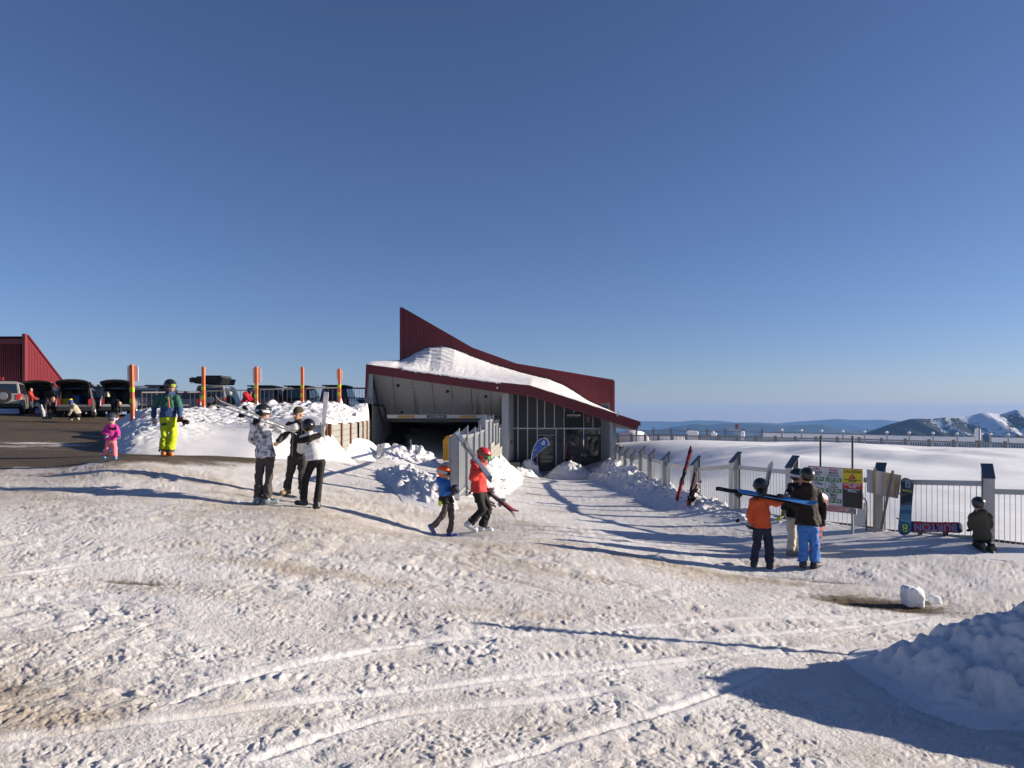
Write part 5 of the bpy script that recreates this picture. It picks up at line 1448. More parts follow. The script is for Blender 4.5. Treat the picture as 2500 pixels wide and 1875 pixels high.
# ---- skis and boards
def ski_mesh(L, w=.085, tip=.10, curve=.07):
    """lies along +x from tail to tip, base down (z=0), width along y"""
    n = 26; vs_ = []; fs = []
    for i in range(n + 1):
        t = i / n; x = t * L
        ww = w * (1.12 - .55 * math.sin(math.pi * min(1, max(0, (t - .05) / .85))) * .5)
        if t > .9: ww *= math.sqrt(max(0.02, 1 - ((t - .9) / .1) ** 2.2))
        if t < .02: ww *= .82
        z = curve * max(0, (t - .86) / .14) ** 2 + .02 * max(0, (.05 - t) / .05) ** 2 + .006 * math.sin(math.pi * t)
        th = .014 if .1 < t < .9 else .008
        for yy, zz in ((-ww / 2, z), (ww / 2, z), (ww / 2 * .93, z + th), (-ww / 2 * .93, z + th)): vs_.append((x, yy, zz))
    for i in range(n):
        for j in range(4): fs.append((i * 4 + j, i * 4 + (j + 1) % 4, (i + 1) * 4 + (j + 1) % 4, (i + 1) * 4 + j))
    fs += [(3, 2, 1, 0), tuple(n * 4 + j for j in range(4))]
    m = MB().add(vs_, fs)
    m.m = [(1 if (k < n * 4 and k % 4 == 0) else 0) for k in range(len(fs))]
    return m

def binding(x, m):
    m.box((x + .14, 0, .045), (.085, .066, .05)).box((x + .16, 0, .075), (.05, .05, .025)).box((x - .16, 0, .05), (.11, .066, .06)).box((x - .15, 0, .10), (.05, .055, .05)).box((x, 0, .022), (.36, .05, .012))
    for e in (-1, 1): m.bar((x - .12, e * .04, .03), (x - .20, e * .055, .015), .008).bar((x - .2, e * .055, .015), (x - .26, e * .06, .018), .012)
    return m

def ski_pair(name, label, tail, tip, top_n, mats, mats2=None, off2=0.0, length=None, gap=.024, off=.0, group=None, spread=0.0, poles=None, bind=.45, cat='skis', base_to_base=True, bmat=None):
    """two skis carried base to base; top_n is the outward top normal of the first ski"""
    a = Vector(tail); b = Vector(tip); x = (b - a).normalized(); L = length or (b - a).length
    n_ = Vector(top_n); n_ = (n_ - x * n_.dot(x)).normalized(); y = n_.cross(x)
    root = empty(name, a, label, cat, group)
    top, base = mats
    for k, sgn in enumerate((1, -1)):
        xx = x
        if spread: xx = (x + n_ * spread * sgn).normalized()
        nn = (n_ * sgn - xx * (n_ * sgn).dot(xx)).normalized()
        if not base_to_base and k == 1: nn = -nn
        yy = nn.cross(xx)
        M = Matrix((xx, yy, nn)).transposed().to_4x4()
        M.translation = a + n_ * sgn * gap / 2 + xx * (off2 if k else off)
        me = ski_mesh(L).mesh('ski'); me.transform(M)
        o = link('ski', me, [top, base] if (k == 0 or mats2 is None) else list(mats2), root)
        bm_ = binding(L * bind, MB()).mesh('binding'); bm_.transform(M)
        link('binding', bm_, bmat or black, o)
    return root

def pole_obj(name, label, grip, tip, m, parent=None, grip_m=None, group=None):
    a, b = Vector(grip), Vector(tip); d = (b - a).normalized()
    r = parent or empty(name, a, label, 'ski pole', group)
    sh = MB().tube([a, b], [.009, .006], 7).build('shaft' if parent is None else 'ski_pole', m, r)
    MB().tube([a - d * .02, a + d * .11], [.018, .014], 8).build('grip', grip_m or black, sh if parent is not None else r)
    c = b - d * .07
    MB().tube([c, c + d * .012], [.04, .03], 10).build('basket', grip_m or black, sh if parent is not None else r)
    return r
# ------------------------------------------------------------------ people in the foreground
def foot_of(J, s):
    z = min(J['anl'][2], J['anr'][2]) - .123 * s
    return ((J['anl'][0] + J['anr'][0]) / 2, (J['anl'][1] + J['anr'][1]) / 2, z)
def make(label, p, S, **j):
    J = {k: p(*v) for k, v in j.items()}
    return person(label, J, S, 0, foot_of(J, S.get('s', 1.0)), S.get('group')), J

blk = cloth('black', (0.014, 0.013, 0.014)); helm_blk = mat('helmet_black', (0.016, 0.016, 0.018), .32, 0, .1, 8, coat=.3)
grey_boot = mat('boot_grey', (0.20, 0.24, 0.25), .4, 0, .1, 8); boot_blk = mat('boot_black', (0.018, 0.018, 0.02), .45, 0, .2, 8)
strap_w = mat('strap_white', (0.55, 0.55, 0.6), .6, 0, .3, 20); lens_d = mat('lens_dark', (0.02, 0.02, 0.025), .08)

# skier in the patterned jacket
p = mk_px(560, 960, .1809, 13.5)
make('skier seen from behind in white and grey camouflage jacket, skis on the shoulder', p, dict(s=1.02, hs=1.06, face=(.45, .9, 0), head=(.82, .55, -.05), bulk=1.12, tk=.96, flare=1.08, jacket=camo('camouflage', (0.075, 0.07, 0.08), (0.72, 0.72, 0.75), 8.5, .49, (0.34, 0.33, 0.36)), trousers=cloth('brown_grey', (0.062, 0.052, 0.052)), boots=grey_boot, buckles=black, helmet=helm_blk, goggles=(lens_d, strap_w), glove=cloth('camo_glove', (.45, .44, .46))),
     head=(462, 262), neck=(450, 365), shl=(338, 440), shr=(560, 440), ell=(302, 610, .06), wrl=(400, 690, .26), elr=(690, 490, .08), wrr=(810, 466, .12), pel=(490, 850), hem=(490, 862), hipl=(428, 885), hipr=(548, 878), knl=(402, 1140), knr=(532, 1140), anl=(385, 1402), anr=(506, 1408), toel=(460, 1450, .14), toer=(640, 1470, .06))
white_ski = mat('ski_white', (0.62, 0.61, 0.56), .4, 0, .06, 10); ski_base = mat('ski_base', (0.05, 0.05, 0.055), .4)
k = mk_px(420, 850, .217, 13.15)
ski_pair('skis', 'long cream skis with black bindings over the shoulder of the camouflage jacket', k(1405, 945, .1), k(455, 592, .25), (-.25, .3, .9), (white_ski, mat('ski_base_pale', (0.45, 0.44, 0.42), .4)), spread=.012, bind=.55)

# man in the green beanie
p = mk_px(560, 960, .1809, 15.0)
dk = cloth('charcoal_brown', (0.040, 0.034, 0.031))
(r_, hl), J = make('smiling man in green beanie, glasses and open dark jacket facing the others', p, dict(s=1.0, hs=1.06, face=(-.35, -.93, 0), head=(-.45, -.88, -.08), bulk=1.08, tk=1.08, jacket=dk, trousers=cloth('charcoal_trouser', (0.040, 0.035, 0.032)), boots=mat('boot_tan', (0.22, 0.15, 0.09), .7), beanie=cloth('olive_knit', (0.050, 0.052, 0.030), .9, .2, .5), hood=False, handl=dict(dir=(-.5, -.6, -.6), curl=.5)),
     head=(927, 285), neck=(932, 385), shl=(808, 430), shr=(1065, 430), ell=(740, 570, -.1), wrl=(660, 655, -.22), elr=(1110, 580, -.06), wrr=(1050, 660, -.25), pel=(925, 850), hem=(922, 862), hipl=(852, 885), hipr=(985, 885), knl=(812, 1120), knr=(985, 1120), anl=(778, 1283), anr=(985, 1290), toel=(715, 1320, -.14), toer=(975, 1320, -.2))
gl = MB()
for e in (-1, 1):
    c = hl(e * .032, .104, .012); 
    for i in range(10):
        a0, a1 = 2 * math.pi * i / 10, 2 * math.pi * (i + 1) / 10
        gl.bar(hl(e * .032 + .024 * math.cos(a0), .104, .010 + .017 * math.sin(a0)), hl(e * .032 + .024 * math.cos(a1), .104, .010 + .017 * math.sin(a1)), .006)
    gl.bar(hl(e * .056, .100, .014), hl(e * .080, .01, .012), .005)
gl.bar(hl(-.01, .106, .014), hl(.01, .106, .014), .005)
gl.build('glasses', black, r_)
MB().bar(p(862, 520, -.17), p(845, 850, -.19), .02, .012, up=(0, 1, 0)).build('zip', mat('zip_tan', (0.30, 0.26, 0.22), .6), r_)
MB().prism([Vector(p(880, 400, -.165)), Vector(p(965, 400, -.15)), Vector(p(990, 850, -.19)), Vector(p(862, 850, -.205))], (0, .03, 0)).build('jumper', blk, r_)

# woman in the white padded jacket
p = mk_px(560, 960, .1809, 13.4)
(r_, hl), J = make('woman from behind in white padded jacket with black fur hood and black trousers', p, dict(s=.96, hs=1.04, face=(-.3, .95, 0), head=(-.35, .93, -.1), bulk=1.08, flat=1.2, puff=.014, quilt=.10, fold=.005, tk=.86, cuff=.95, hood=False, jacket=cloth('white_padded', (0.66, 0.65, 0.65), .45, .06, .1, .1), trousers=cloth('black_stretch', (0.012, 0.012, 0.013)), tfold=.004, glove=blk, boots=boot_blk, helmet=mat('shiny_black_hat', (0.012, 0.011, 0.011), .25, 0, .2, 6, .4, 25)),
     head=(1066, 462), neck=(1085, 560), shl=(985, 655), shr=(1210, 630), ell=(965, 760, .14), wrl=(1010, 700, .36), elr=(1268, 745, .08), wrr=(1235, 800, .28), pel=(1182, 900), hem=(1170, 900), hipl=(1120, 930), hipr=(1240, 935), knl=(1025, 1180), knr=(1215, 1185), anl=(1000, 1428), anr=(1180, 1472), toel=(930, 1470, .06), toer=(1150, 1520, .16))
def fur(P):
    d = cone(P, p(930, 645, -.10), p(1075, 615, -.17), .048, .055); d = smin(d, cone(P, p(1075, 615, -.17), p(1210, 570, -.08), .055, .05), .03)
    return d + .010 * n3(P[..., 0] * 55, P[..., 1] * 55, P[..., 2] * 55, 4)
lo, hi = bounds([p(930, 645, -.1), p(1210, 570, -.1)], .16); V, Q = nets(fur, lo, hi, .009); mesh_from('fur_collar', V, Q, mat('black_fur', (0.010, 0.009, 0.009), .95, 0, .3, 60), r_)
def hoodw(P):
    return smin(cone(P, p(970, 595, -.05), p(1080, 560, -.10), .035, .045), cone(P, p(1080, 560, -.1), p(1170, 545, -.05), .045, .03), .03)
V, Q = nets(hoodw, lo, hi, .012); mesh_from('hood', V, Q, MATS['cloth_white_padded'], r_)
st = []
for i in range(10):
    a_ = math.pi / 2 + i * math.pi / 5; rr = .034 if i % 2 == 0 else .015
    c = Vector(p(1055, 682, -.185)); st.append(c + Vector((rr * math.cos(a_), 0, rr * math.sin(a_))))
MB().prism(st, (0, .02, 0)).build('star_badge', blk, r_)
ski_pair('skis', 'white skis held upright beside the woman in the white jacket', W(797, 957, 13.75), W(779, 1165, 13.75), (.15, -1, 0), (mat('ski_white_grey', (0.60, 0.60, 0.61), .35, 0, .06, 9), ski_base), gap=.03, bind=.52, bmat=mat('binding_white', (0.35, 0.35, 0.36), .5, 0, .5, 30))

# skier in the red jacket
p = mk_px(1000, 1020, .1929, 14.4)
red_j = cloth('coral_red', (0.62, 0.055, 0.045)); mask_w = mat('boot_white', (0.62, 0.62, 0.63), .35, 0, .08, 8)
(r_, hl), J = make('skier in coral red jacket and red helmet walking right with skis on the shoulder', p, dict(s=1.0, hs=1.08, face=(1, -.12, 0), head=(.9, -.25, -.38), hup=(.35, 0, 1), bulk=1.08, flat=1.1, tk=1.06, jacket=red_j, trousers=blk, boots=mask_w, buckles=black, helmet=mat('helmet_red', (0.55, 0.035, 0.035), .35, 0, .1, 8, coat=.3), goggles=(mat('lens_green', (0.08, 0.45, 0.10), .1, .3), mat('strap_camo', (0.10, 0.11, 0.05), .6, 0, .6, 40)), tiltl=-.55, handl=dict(dir=(.75, -.1, .45), n=(.3, .6, -.3), curl=.75), gloverr=None, glover=blk),
     head=(938, 482), neck=(872, 545), shl=(815, 630, -.15), shr=(835, 630, .15), ell=(800, 760, -.2), wrl=(890, 660, -.24), elr=(860, 780, .24), wrr=(975, 900, .24), pel=(882, 930), hem=(872, 935), hipl=(865, 965, -.085), hipr=(918, 960, .085), knl=(930, 1165, -.1), knr=(1003, 1135, .1), anl=(772, 1322, -.1), anr=(925, 1368, .1), toel=(850, 1400, -.1), toer=(1060, 1420, .1))
def buff(P): return cone(P, p(868, 500), p(845, 560), .062, .070) + .004 * n3(P[..., 0] * 30, P[..., 1] * 30, P[..., 2] * 30, 2)
lo, hi = bounds([p(868, 500), p(845, 560)], .12); V, Q = nets(buff, lo, hi, .012); mesh_from('neck_warmer', V, Q, blk, r_)
bluegrey_ski = mat('ski_blue_grey', (0.22, 0.27, 0.36), .3, 0, .15, 12)
ski_pair('skis', 'blue-grey skis across the shoulder of the red jacketed skier', p(600, 195, .12), p(1040, 795, -.42), (.35, -1, .28), (bluegrey_ski, ski_base), bind=.40, bmat=mat('binding_grey', (0.25, 0.25, 0.24), .5, 0, .6, 30))
ski_pair('skis', 'short maroon skis hanging low from the far hand of the red jacketed skier', p(760, 748, .28), p(1360, 1220, .10), (.5, -.4, .8), (mat('ski_maroon', (0.20, 0.028, 0.04), .35, 0, .15, 10), ski_base), bind=.56, bmat=MATS['binding_grey'])
pole_obj('ski_pole', 'thin ski pole held low behind the red jacketed skier', p(1066, 1085, .2), p(690, 866, .2), black, grip_m=blk)
pole_obj('ski_pole', 'second thin ski pole held low, just below the other one', p(1080, 1120, .24), p(716, 935, .24), black, grip_m=blk)

# boy in the blue and black jacket
p = mk_px(1000, 1020, .1929, 14.3)
kidblue = two_tone('blue_over_black', (0.030, 0.145, 0.43), (0.018, 0.017, 0.017), .84, .012)
(r_, hl), J = make('child in orange helmet and blue and black jacket walking right', p, dict(s=.78, hs=1.02, face=(1, -.12, 0), head=(1, -.18, -.12), bulk=1.12, flat=1.05, flare=1.08, tk=1.0, hoodk=1.35, jacket=kidblue, trousers=cloth('taupe', (0.085, 0.068, 0.062)), boots=mat('boot_blue', (0.045, 0.06, 0.22), .5), helmet=mat('helmet_orange', (0.85, 0.13, 0.012), .35, 0, .06, 8, coat=.3), goggles=(lens_d, mat('strap_ice', (0.30, 0.42, 0.55), .6)), tiltl=-1.05, glove=blk),
     head=(436, 700), neck=(428, 775), shl=(418, 850, -.11), shr=(436, 850, .11), ell=(428, 965, -.15), wrl=(520, 940, -.14), elr=(450, 960, .14), wrr=(545, 930, .08), pel=(480, 1080), hem=(468, 1082), hipl=(462, 1110, -.06), hipr=(512, 1105, .06), knl=(418, 1240, -.07), knr=(532, 1270, .07), anl=(304, 1368, -.07), anr=(512, 1448, .07), toel=(360, 1460, -.07), toer=(600, 1490, .07))
MB().box(p(383, 1085, -.16), (.06, .03, .085)).build('lime_patch', lime, r_)
MB().bar(p(330, 930, -.05), p(378, 925, -.05), .04, .03).build('red_strap', MATS['sign_red'], r_)
text('helmet_lettering', 'POC', hl(.112, -.02, .03), hl(.112, .1, .03) - hl(.112, -.1, .03), (0, 0, 1), .045, white, r_)
def bund(P): return smin(ell(P, p(570, 905, -.1), (.085, .08, .095)), ell(P, p(545, 945, -.1), (.08, .07, .06)), .03) + .012 * n3(P[..., 0] * 22, P[..., 1] * 22, P[..., 2] * 22, 7)
c = np.array(p(565, 915, -.1)); V, Q = nets(bund, c - .2, c + .2, .011)
b_ = empty('mittens', p(565, 980, -.1), 'dark patterned mittens bundled in the hands of the child in the orange helmet', 'mittens')
mesh_from('cloth_bundle', V, Q, camo('bundle_print', (0.015, 0.016, 0.03), (0.25, 0.05, 0.05), 16, .56, (0.05, 0.06, 0.14)), b_)

# small child in pink
p = mk_px(230, 860, .1688, 15.6)
(r_, hl), J = make('small child in pink jacket, salmon trousers and dark helmet on the road edge', p, dict(s=.56, hs=.96, face=(.22, -1, 0), head=(.3, -.95, -.1), bulk=1.28, flat=1.15, tk=1.2, flare=1.1, jacket=cloth('magenta', (0.52, 0.035, 0.25)), trousers=cloth('salmon', (0.72, 0.20, 0.23)), boots=mat('boot_sky', (0.10, 0.28, 0.50), .5), helmet=mat('helmet_child', (0.035, 0.04, 0.045), .4, 0, .1, 8), goggles=(mat('lens_amber', (0.10, 0.03, 0.02), .1, .3), mat('strap_pink', (0.55, 0.25, 0.45), .6)), gframe=mat('goggle_blue', (0.25, 0.45, 0.65), .5), glove=camo('mitten_teal', (0.03, 0.08, 0.08), (0.35, 0.42, 0.42), 30)),
     head=(256, 975), neck=(250, 1045), shl=(175, 1095), shr=(318, 1095), ell=(142, 1160, -.04), wrl=(176, 1200, -.12), elr=(343, 1165), wrr=(350, 1215, -.06), pel=(245, 1275), hem=(245, 1272), hipl=(212, 1300), hipr=(282, 1300), knl=(190, 1395, -.02), knr=(296, 1400), anl=(156, 1490), anr=(302, 1503), toel=(150, 1530, -.12), toer=(315, 1540, -.12))
hs_ = MB()
for a_, b_ in [((215, 1075), (235, 1120)), ((300, 1070), (318, 1112)), ((228, 1112), (322, 1108))]: hs_.bar(p(*a_, -.125), p(*b_, -.135), .03, .018, up=(0, 1, 0))
hs_.box(p(272, 1110, -.14), (.055, .02, .05)).build('harness', blk, r_)

# man in teal jacket and lime trousers
p = mk_px(230, 860, .1688, 17.3)
teal = two_tone('teal_over_blue', (0.030, 0.115, 0.090), (0.032, 0.070, 0.165), 1.165, .012, (1.44, (0.028, 0.050, 0.115)))
limet = two_tone('lime_over_black', (0.48, 0.58, 0.018), (0.03, 0.025, 0.018), .17, .02)
(r_, hl), J = make('man in teal and blue jacket, lime trousers and orange boots looking right', p, dict(s=1.03, hs=1.10, face=(.12, -1, 0), head=(.9, -.45, 0), bulk=1.1, flat=1.25, tk=1.12, cuff=1.1, jacket=teal, trousers=limet, tfold=.012, boots=mat('boot_orange', (0.78, 0.22, 0.02), .45), buckles=mat('buckle_blue', (0.06, 0.13, 0.30), .4), helmet=helm_blk, goggles=(mat('lens_lime', (0.35, 0.40, 0.05), .1, .3), mat('strap_grey', (0.10, 0.10, 0.11), .6, 0, .6, 30)), handl=dict(dir=(.12, -.1, -1), curl=.5), glover=cloth('dark_red_glove', (0.10, 0.03, 0.035))),
     head=(1102, 492), neck=(1088, 590), shl=(935, 662), shr=(1190, 662), ell=(868, 800, .02), wrl=(862, 945, -.06), elr=(1236, 790, .02), wrr=(1236, 925, -.05), pel=(1068, 950), hem=(1066, 940), hipl=(1012, 985), hipr=(1128, 985), knl=(1016, 1195, -.06), knr=(1142, 1195, -.02), anl=(1008, 1418), anr=(1092, 1420), toel=(1012, 1480, -.2), toer=(1130, 1485, -.18))
MB().bar(p(1070, 645, -.195), p(1090, 800, -.215), .02, .015, up=(0, 1, 0)).build('chest_zip', mat('zip_orange', (0.85, 0.22, 0.06), .5), r_)
MB().bar(p(1106, 600, -.18), p(1112, 950, -.20), .010, .010, up=(0, 1, 0)).build('front_zip', blk, r_)
MB().box(p(1010, 1040, -.16), (.12, .02, .05), Matrix.Rotation(R(-10), 3, 'Y')).build('pocket_patch', cloth('navy', (0.02, 0.028, 0.06)), r_)
def spare(P): return smin(cone(P, p(1255, 985, -.08), p(1345, 1010, -.1), .035, .055), cone(P, p(1280, 1010, -.08), p(1300, 1050, -.1), .02, .022), .02)
c = np.array(p(1305, 1005, -.09)); V, Q = nets(spare, c - .17, c + .17, .01)
sg_ = empty('mitten', p(1305, 1005, -.09), 'black mitten dangling from the hand of the man in lime trousers', 'mitten')
mesh_from('shell', V, Q, blk, sg_)

# boy in the orange jacket
p = mk_px(1740, 1100, .1929, 13.0)
(r_, hl), J = make('child from behind in orange jacket and black helmet carrying skis', p, dict(s=.88, hs=1.08, face=(.25, .97, 0), head=(.5, .86, 0), bulk=1.1, flat=1.3, tk=1.05, hood=False, jacket=cloth('burnt_orange', (0.58, 0.088, 0.026)), trousers=cloth('navy_blue', (0.018, 0.020, 0.045)), boots=boot_blk, helmet=helm_blk, goggles=(lens_d, mat('strap_black', (0.02, 0.02, 0.022), .6)), glovel=cloth('grey_glove', (.25, .25, .26)), glover=cloth('grey_glove', (.25, .25, .26))),
     head=(606, 462), neck=(602, 560), shl=(508, 640), shr=(690, 640), ell=(466, 790), wrl=(478, 920, .05), elr=(822, 668, .02), wrr=(898, 600, .06), pel=(628, 968), hem=(622, 975), hipl=(575, 1010), hipr=(686, 1010), knl=(552, 1200), knr=(712, 1205), anl=(520, 1392), anr=(722, 1420), toel=(545, 1430, .16), toer=(745, 1460, .16))
ski_pair('skis', 'blue and black skis lying across the shoulders of the orange jacketed child', p(45, 468, -.10), p(1278, 684, -.22), (.1, -.7, .7), (mat('ski_blue', (0.05, 0.22, 0.52), .3, 0, .3, 14), ski_base), mats2=(mat('ski_black', (0.012, 0.012, 0.013), .35), mat('ski_black', (0.012, 0.012, 0.013), .35)), length=1.36, gap=.026, off=.37, off2=0, bind=.42)
pole_obj('ski_pole', 'black ski pole pointing left from the hand of the orange jacketed child', p(495, 985, .03), p(285, 872, -.25), black)

# person in black jacket and white trousers
p = mk_px(1740, 1100, .1929, 13.8)
(r_, hl), J = make('person in black jacket and white trousers half hidden behind the tall man', p, dict(s=.98, hs=1.06, face=(.9, -.25, 0), head=(.85, -.45, -.1), bulk=1.1, flat=1.15, tk=1.06, jacket=cloth('black_down', (0.013, 0.013, 0.015)), trousers=cloth('off_white', (0.52, 0.49, 0.43)), boots=mat('boot_sage', (0.16, 0.18, 0.16), .6), helmet=helm_blk, goggles=(mat('lens_rose', (0.35, 0.12, 0.10), .15, .2), strap_w), gframe=mat('goggle_white', (0.6, 0.6, 0.6), .5), glove=cloth('olive_glove', (0.20, 0.21, 0.05))),
     head=(1080, 335), neck=(1068, 440), shl=(985, 515, -.1), shr=(1120, 505, .14), ell=(912, 640, -.1), wrl=(896, 750, -.1), elr=(1130, 650, .2), wrr=(1170, 760, .1), pel=(1030, 860), hem=(1025, 840), hipl=(1000, 885, -.07), hipr=(1060, 885, .08), knl=(1008, 1080, -.05), knr=(1075, 1085, .1), anl=(990, 1252, -.05), anr=(1068, 1255, .12), toel=(1080, 1290, -.08), toer=(1150, 1290, .1))
pole_obj('ski_pole', 'ski pole with lime basket held by the person in white trousers', p(900, 830, -.1), p(818, 876, -.6), mat('pole_amber', (0.5, 0.3, 0.1), .5), grip_m=lime)

# tall man in blue trousers
p = mk_px(1740, 1100, .1929, 12.95)
bluet = two_tone('sky_blue_trouser', (0.055, 0.185, 0.52), (0.02, 0.025, 0.06), .115, .012)
(r_, hl), J = make('tall man from behind in dark brown jacket and bright blue trousers with black helmet', p, dict(s=1.0, hs=1.08, face=(.08, 1, 0), head=(-.15, .98, 0), bulk=1.24, flat=1.25, flare=1.12, tk=1.08, jacket=cloth('dark_brown', (0.018, 0.011, 0.010)), trousers=bluet, boots=boot_blk, helmet=helm_blk, glove=blk),
     head=(1190, 330), neck=(1192, 440), shl=(1082, 520), shr=(1312, 520), ell=(1045, 700, .08), wrl=(1110, 760, .28), elr=(1388, 700, .02), wrr=(1388, 860, .05), pel=(1205, 930), hem=(1208, 940), hipl=(1148, 975), hipr=(1262, 975), knl=(1150, 1190), knr=(1282, 1190), anl=(1142, 1388), anr=(1290, 1402), toel=(1130, 1430, .17), toer=(1345, 1450, .12))

# child kneeling at the fence
p = mk_px(2080, 1060, .205, 13.9)
(r_, hl), J = make('child in olive jacket and dark helmet kneeling in the snow by the fence', p, dict(s=.80, hs=.98, face=(-.1, 1, 0), head=(.05, 1, -.1), bulk=1.22, flat=1.25, flare=1.12, tk=1.1, hoodk=1.25, jacket=cloth('olive', (0.062, 0.055, 0.040)), trousers=blk, boots=mat('boot_petrol', (0.03, 0.045, 0.055), .6), helmet=mat('helmet_petrol', (0.02, 0.028, 0.035), .3, 0, .2, 8, coat=.3), glove=blk, tiltl=-1.0, tiltr=-.9),
     head=(1502, 838), neck=(1512, 915), shl=(1432, 980), shr=(1625, 980), ell=(1416, 1070, .04), wrl=(1412, 1112, .12), elr=(1645, 1080, .06), wrr=(1630, 1120, .28), pel=(1555, 1225), hem=(1552, 1245), hipl=(1505, 1255), hipr=(1608, 1255), knl=(1478, 1325, .14), knr=(1606, 1328, .14), anl=(1565, 1335, -.24), anr=(1672, 1350, -.26), toel=(1600, 1400, -.5), toer=(1740, 1420, -.5))

# ------------------------------------------------------------------ people at the cars
rs = .022
p = mk_px(0, 900, .0844, 45.0)
make('child in black jacket and pale beanie standing beside the snow heap far left', p, dict(s=.76, res=rs, face=(.2, 1, 0), bulk=1.15, jacket=blk, trousers=blk, boots=boot_blk, beanie=cloth('pale_knit', (.42, .38, .28)), glove=blk, group='people at the parked cars'),
     head=(648, 700), neck=(655, 745), shl=(600, 785), shr=(735, 785), ell=(545, 880), wrl=(530, 960), elr=(775, 860), wrr=(790, 900, -.1), pel=(665, 980), hem=(665, 985), hipl=(645, 1000), hipr=(700, 1000), knl=(640, 1110), knr=(720, 1110), anl=(645, 1212), anr=(735, 1212), toel=(650, 1240, .1), toer=(760, 1240, .1))
p = mk_px(0, 900, .0844, 42.0)
make('person in red hooded top and jeans reaching into the open black car', p, dict(s=.84, res=rs, face=(.9, .4, 0), bulk=1.15, jacket=cloth('brick_red', (0.42, 0.045, 0.035)), trousers=cloth('denim', (0.035, 0.045, 0.065)), boots=mat('boot_maroon', (0.15, 0.02, 0.02), .6), hair=mat('hair_dark', (0.02, 0.015, 0.012), .6), group='people at the parked cars'),
     head=(895, 615), neck=(885, 665), shl=(850, 715, -.1), shr=(905, 715, .1), ell=(930, 830, -.15), wrl=(1020, 875, -.1), elr=(960, 820, .1), wrr=(1060, 860, .1), pel=(890, 940), hem=(890, 945), hipl=(865, 965, -.05), hipr=(920, 965, .05), knl=(870, 1100), knr=(920, 1100), anl=(850, 1230), anr=(910, 1230), toel=(900, 1260), toer=(960, 1260))
p = mk_px(0, 900, .0844, 35.0)
make('person in dark top and pale trousers bending over beside the cars', p, dict(s=.97, res=rs, face=(1, .1, 0), head=(.7, -.2, -.8), hup=(.7, 0, .6), bulk=1.1, jacket=cloth('aubergine', (0.028, 0.020, 0.026)), trousers=cloth('pale_grey', (0.42, 0.43, 0.45)), boots=mat('boot_dark_green', (0.025, 0.03, 0.028), .6), hair=mat('hair_ginger', (0.35, 0.16, 0.08), .6), hood=False, group='people at the parked cars'),
     head=(1525, 895), neck=(1430, 890), shl=(1365, 920, -.15), shr=(1365, 905, .15), ell=(1300, 1050, -.18), wrl=(1310, 1170, -.2), elr=(1430, 1060, .15), wrr=(1450, 1180, .1), pel=(1130, 990), hem=(1160, 985), hipl=(1130, 1040, -.09), hipr=(1130, 1030, .09), knl=(1230, 1200, -.08), knr=(1250, 1210, .1), anl=(1280, 1385, -.08), anr=(1370, 1385, .1), toel=(1350, 1450, -.08), toer=(1440, 1430, .1))
p = mk_px(130, 910, .09946, 35.2)
make('person in beige jacket crouching behind the open grey car', p, dict(s=.95, res=rs, face=(-.9, .3, 0), head=(-.8, .3, -.5), bulk=1.15, jacket=cloth('beige', (0.40, 0.35, 0.26)), trousers=blk, boots=mat('boot_cream', (0.45, 0.40, 0.28), .6), helmet=mat('helmet_royal', (0.02, 0.06, 0.25), .4), hood=False, group='people at the parked cars'),
     head=(430, 745), neck=(500, 800), shl=(515, 850, -.15), shr=(515, 830, .15), ell=(440, 920, -.18), wrl=(410, 1000, -.2), elr=(430, 900, .15), wrr=(400, 980, .1), pel=(620, 1030), hem=(615, 1010), hipl=(610, 1050, -.1), hipr=(620, 1050, .1), knl=(450, 960, -.12), knr=(480, 970, .14), anl=(430, 1105, -.1), anr=(600, 1100, .12), toel=(350, 1150, -.1), toer=(520, 1140, .1))
p = mk_px(130, 910, .09946, 36.0)
make('person in black with beige beanie bending to buckle red boots at the white car', p, dict(s=.93, res=rs, face=(.5, -.85, 0), head=(.45, -.5, -.8), hup=(.4, -.6, .5), bulk=1.1, jacket=blk, trousers=blk, boots=mat('boot_red', (0.60, 0.06, 0.04), .45), beanie=cloth('beige_knit', (0.40, 0.30, 0.17)), hood=False, group='people at the parked cars'),
     head=(1628, 775, -.3), neck=(1590, 715, -.2), shl=(1530, 730, -.15), shr=(1640, 740, -.1), ell=(1560, 860, -.25), wrl=(1590, 970, -.3), elr=(1650, 870, -.2), wrr=(1640, 980, -.3), pel=(1480, 720, .15), hem=(1500, 730, .1), hipl=(1450, 770, .15), hipr=(1520, 770, .15), knl=(1470, 910, 0), knr=(1560, 900, -.05), anl=(1480, 1085, .1), anr=(1580, 1085, -.05), toel=(1500, 1130, -.2), toer=(1610, 1130, -.3))
p = mk_px(420, 890, .1085, 36.5)
make('person in bright red jacket bending behind the railing beside the silver four wheel drive', p, dict(s=1.0, res=rs, face=(.9, .4, 0), head=(.8, .3, -.6), bulk=1.2, jacket=cloth('scarlet', (0.55, 0.012, 0.03)), trousers=cloth('scarlet_trouser', (0.45, 0.02, 0.03)), boots=boot_blk, helmet=helm_blk, glove=blk, group='people at the parked cars'),
     head=(1745, 650, .1), neck=(1680, 650), shl=(1620, 680, -.12), shr=(1700, 680, .12), ell=(1700, 760, -.2), wrl=(1760, 830, -.2), elr=(1760, 740, .15), wrr=(1800, 800, .1), pel=(1610, 900), hem=(1610, 880), hipl=(1590, 930, -.08), hipr=(1640, 930, .08), knl=(1620, 1080), knr=(1680, 1080), anl=(1600, 1240), anr=(1660, 1240), toel=(1680, 1290), toer=(1740, 1290))
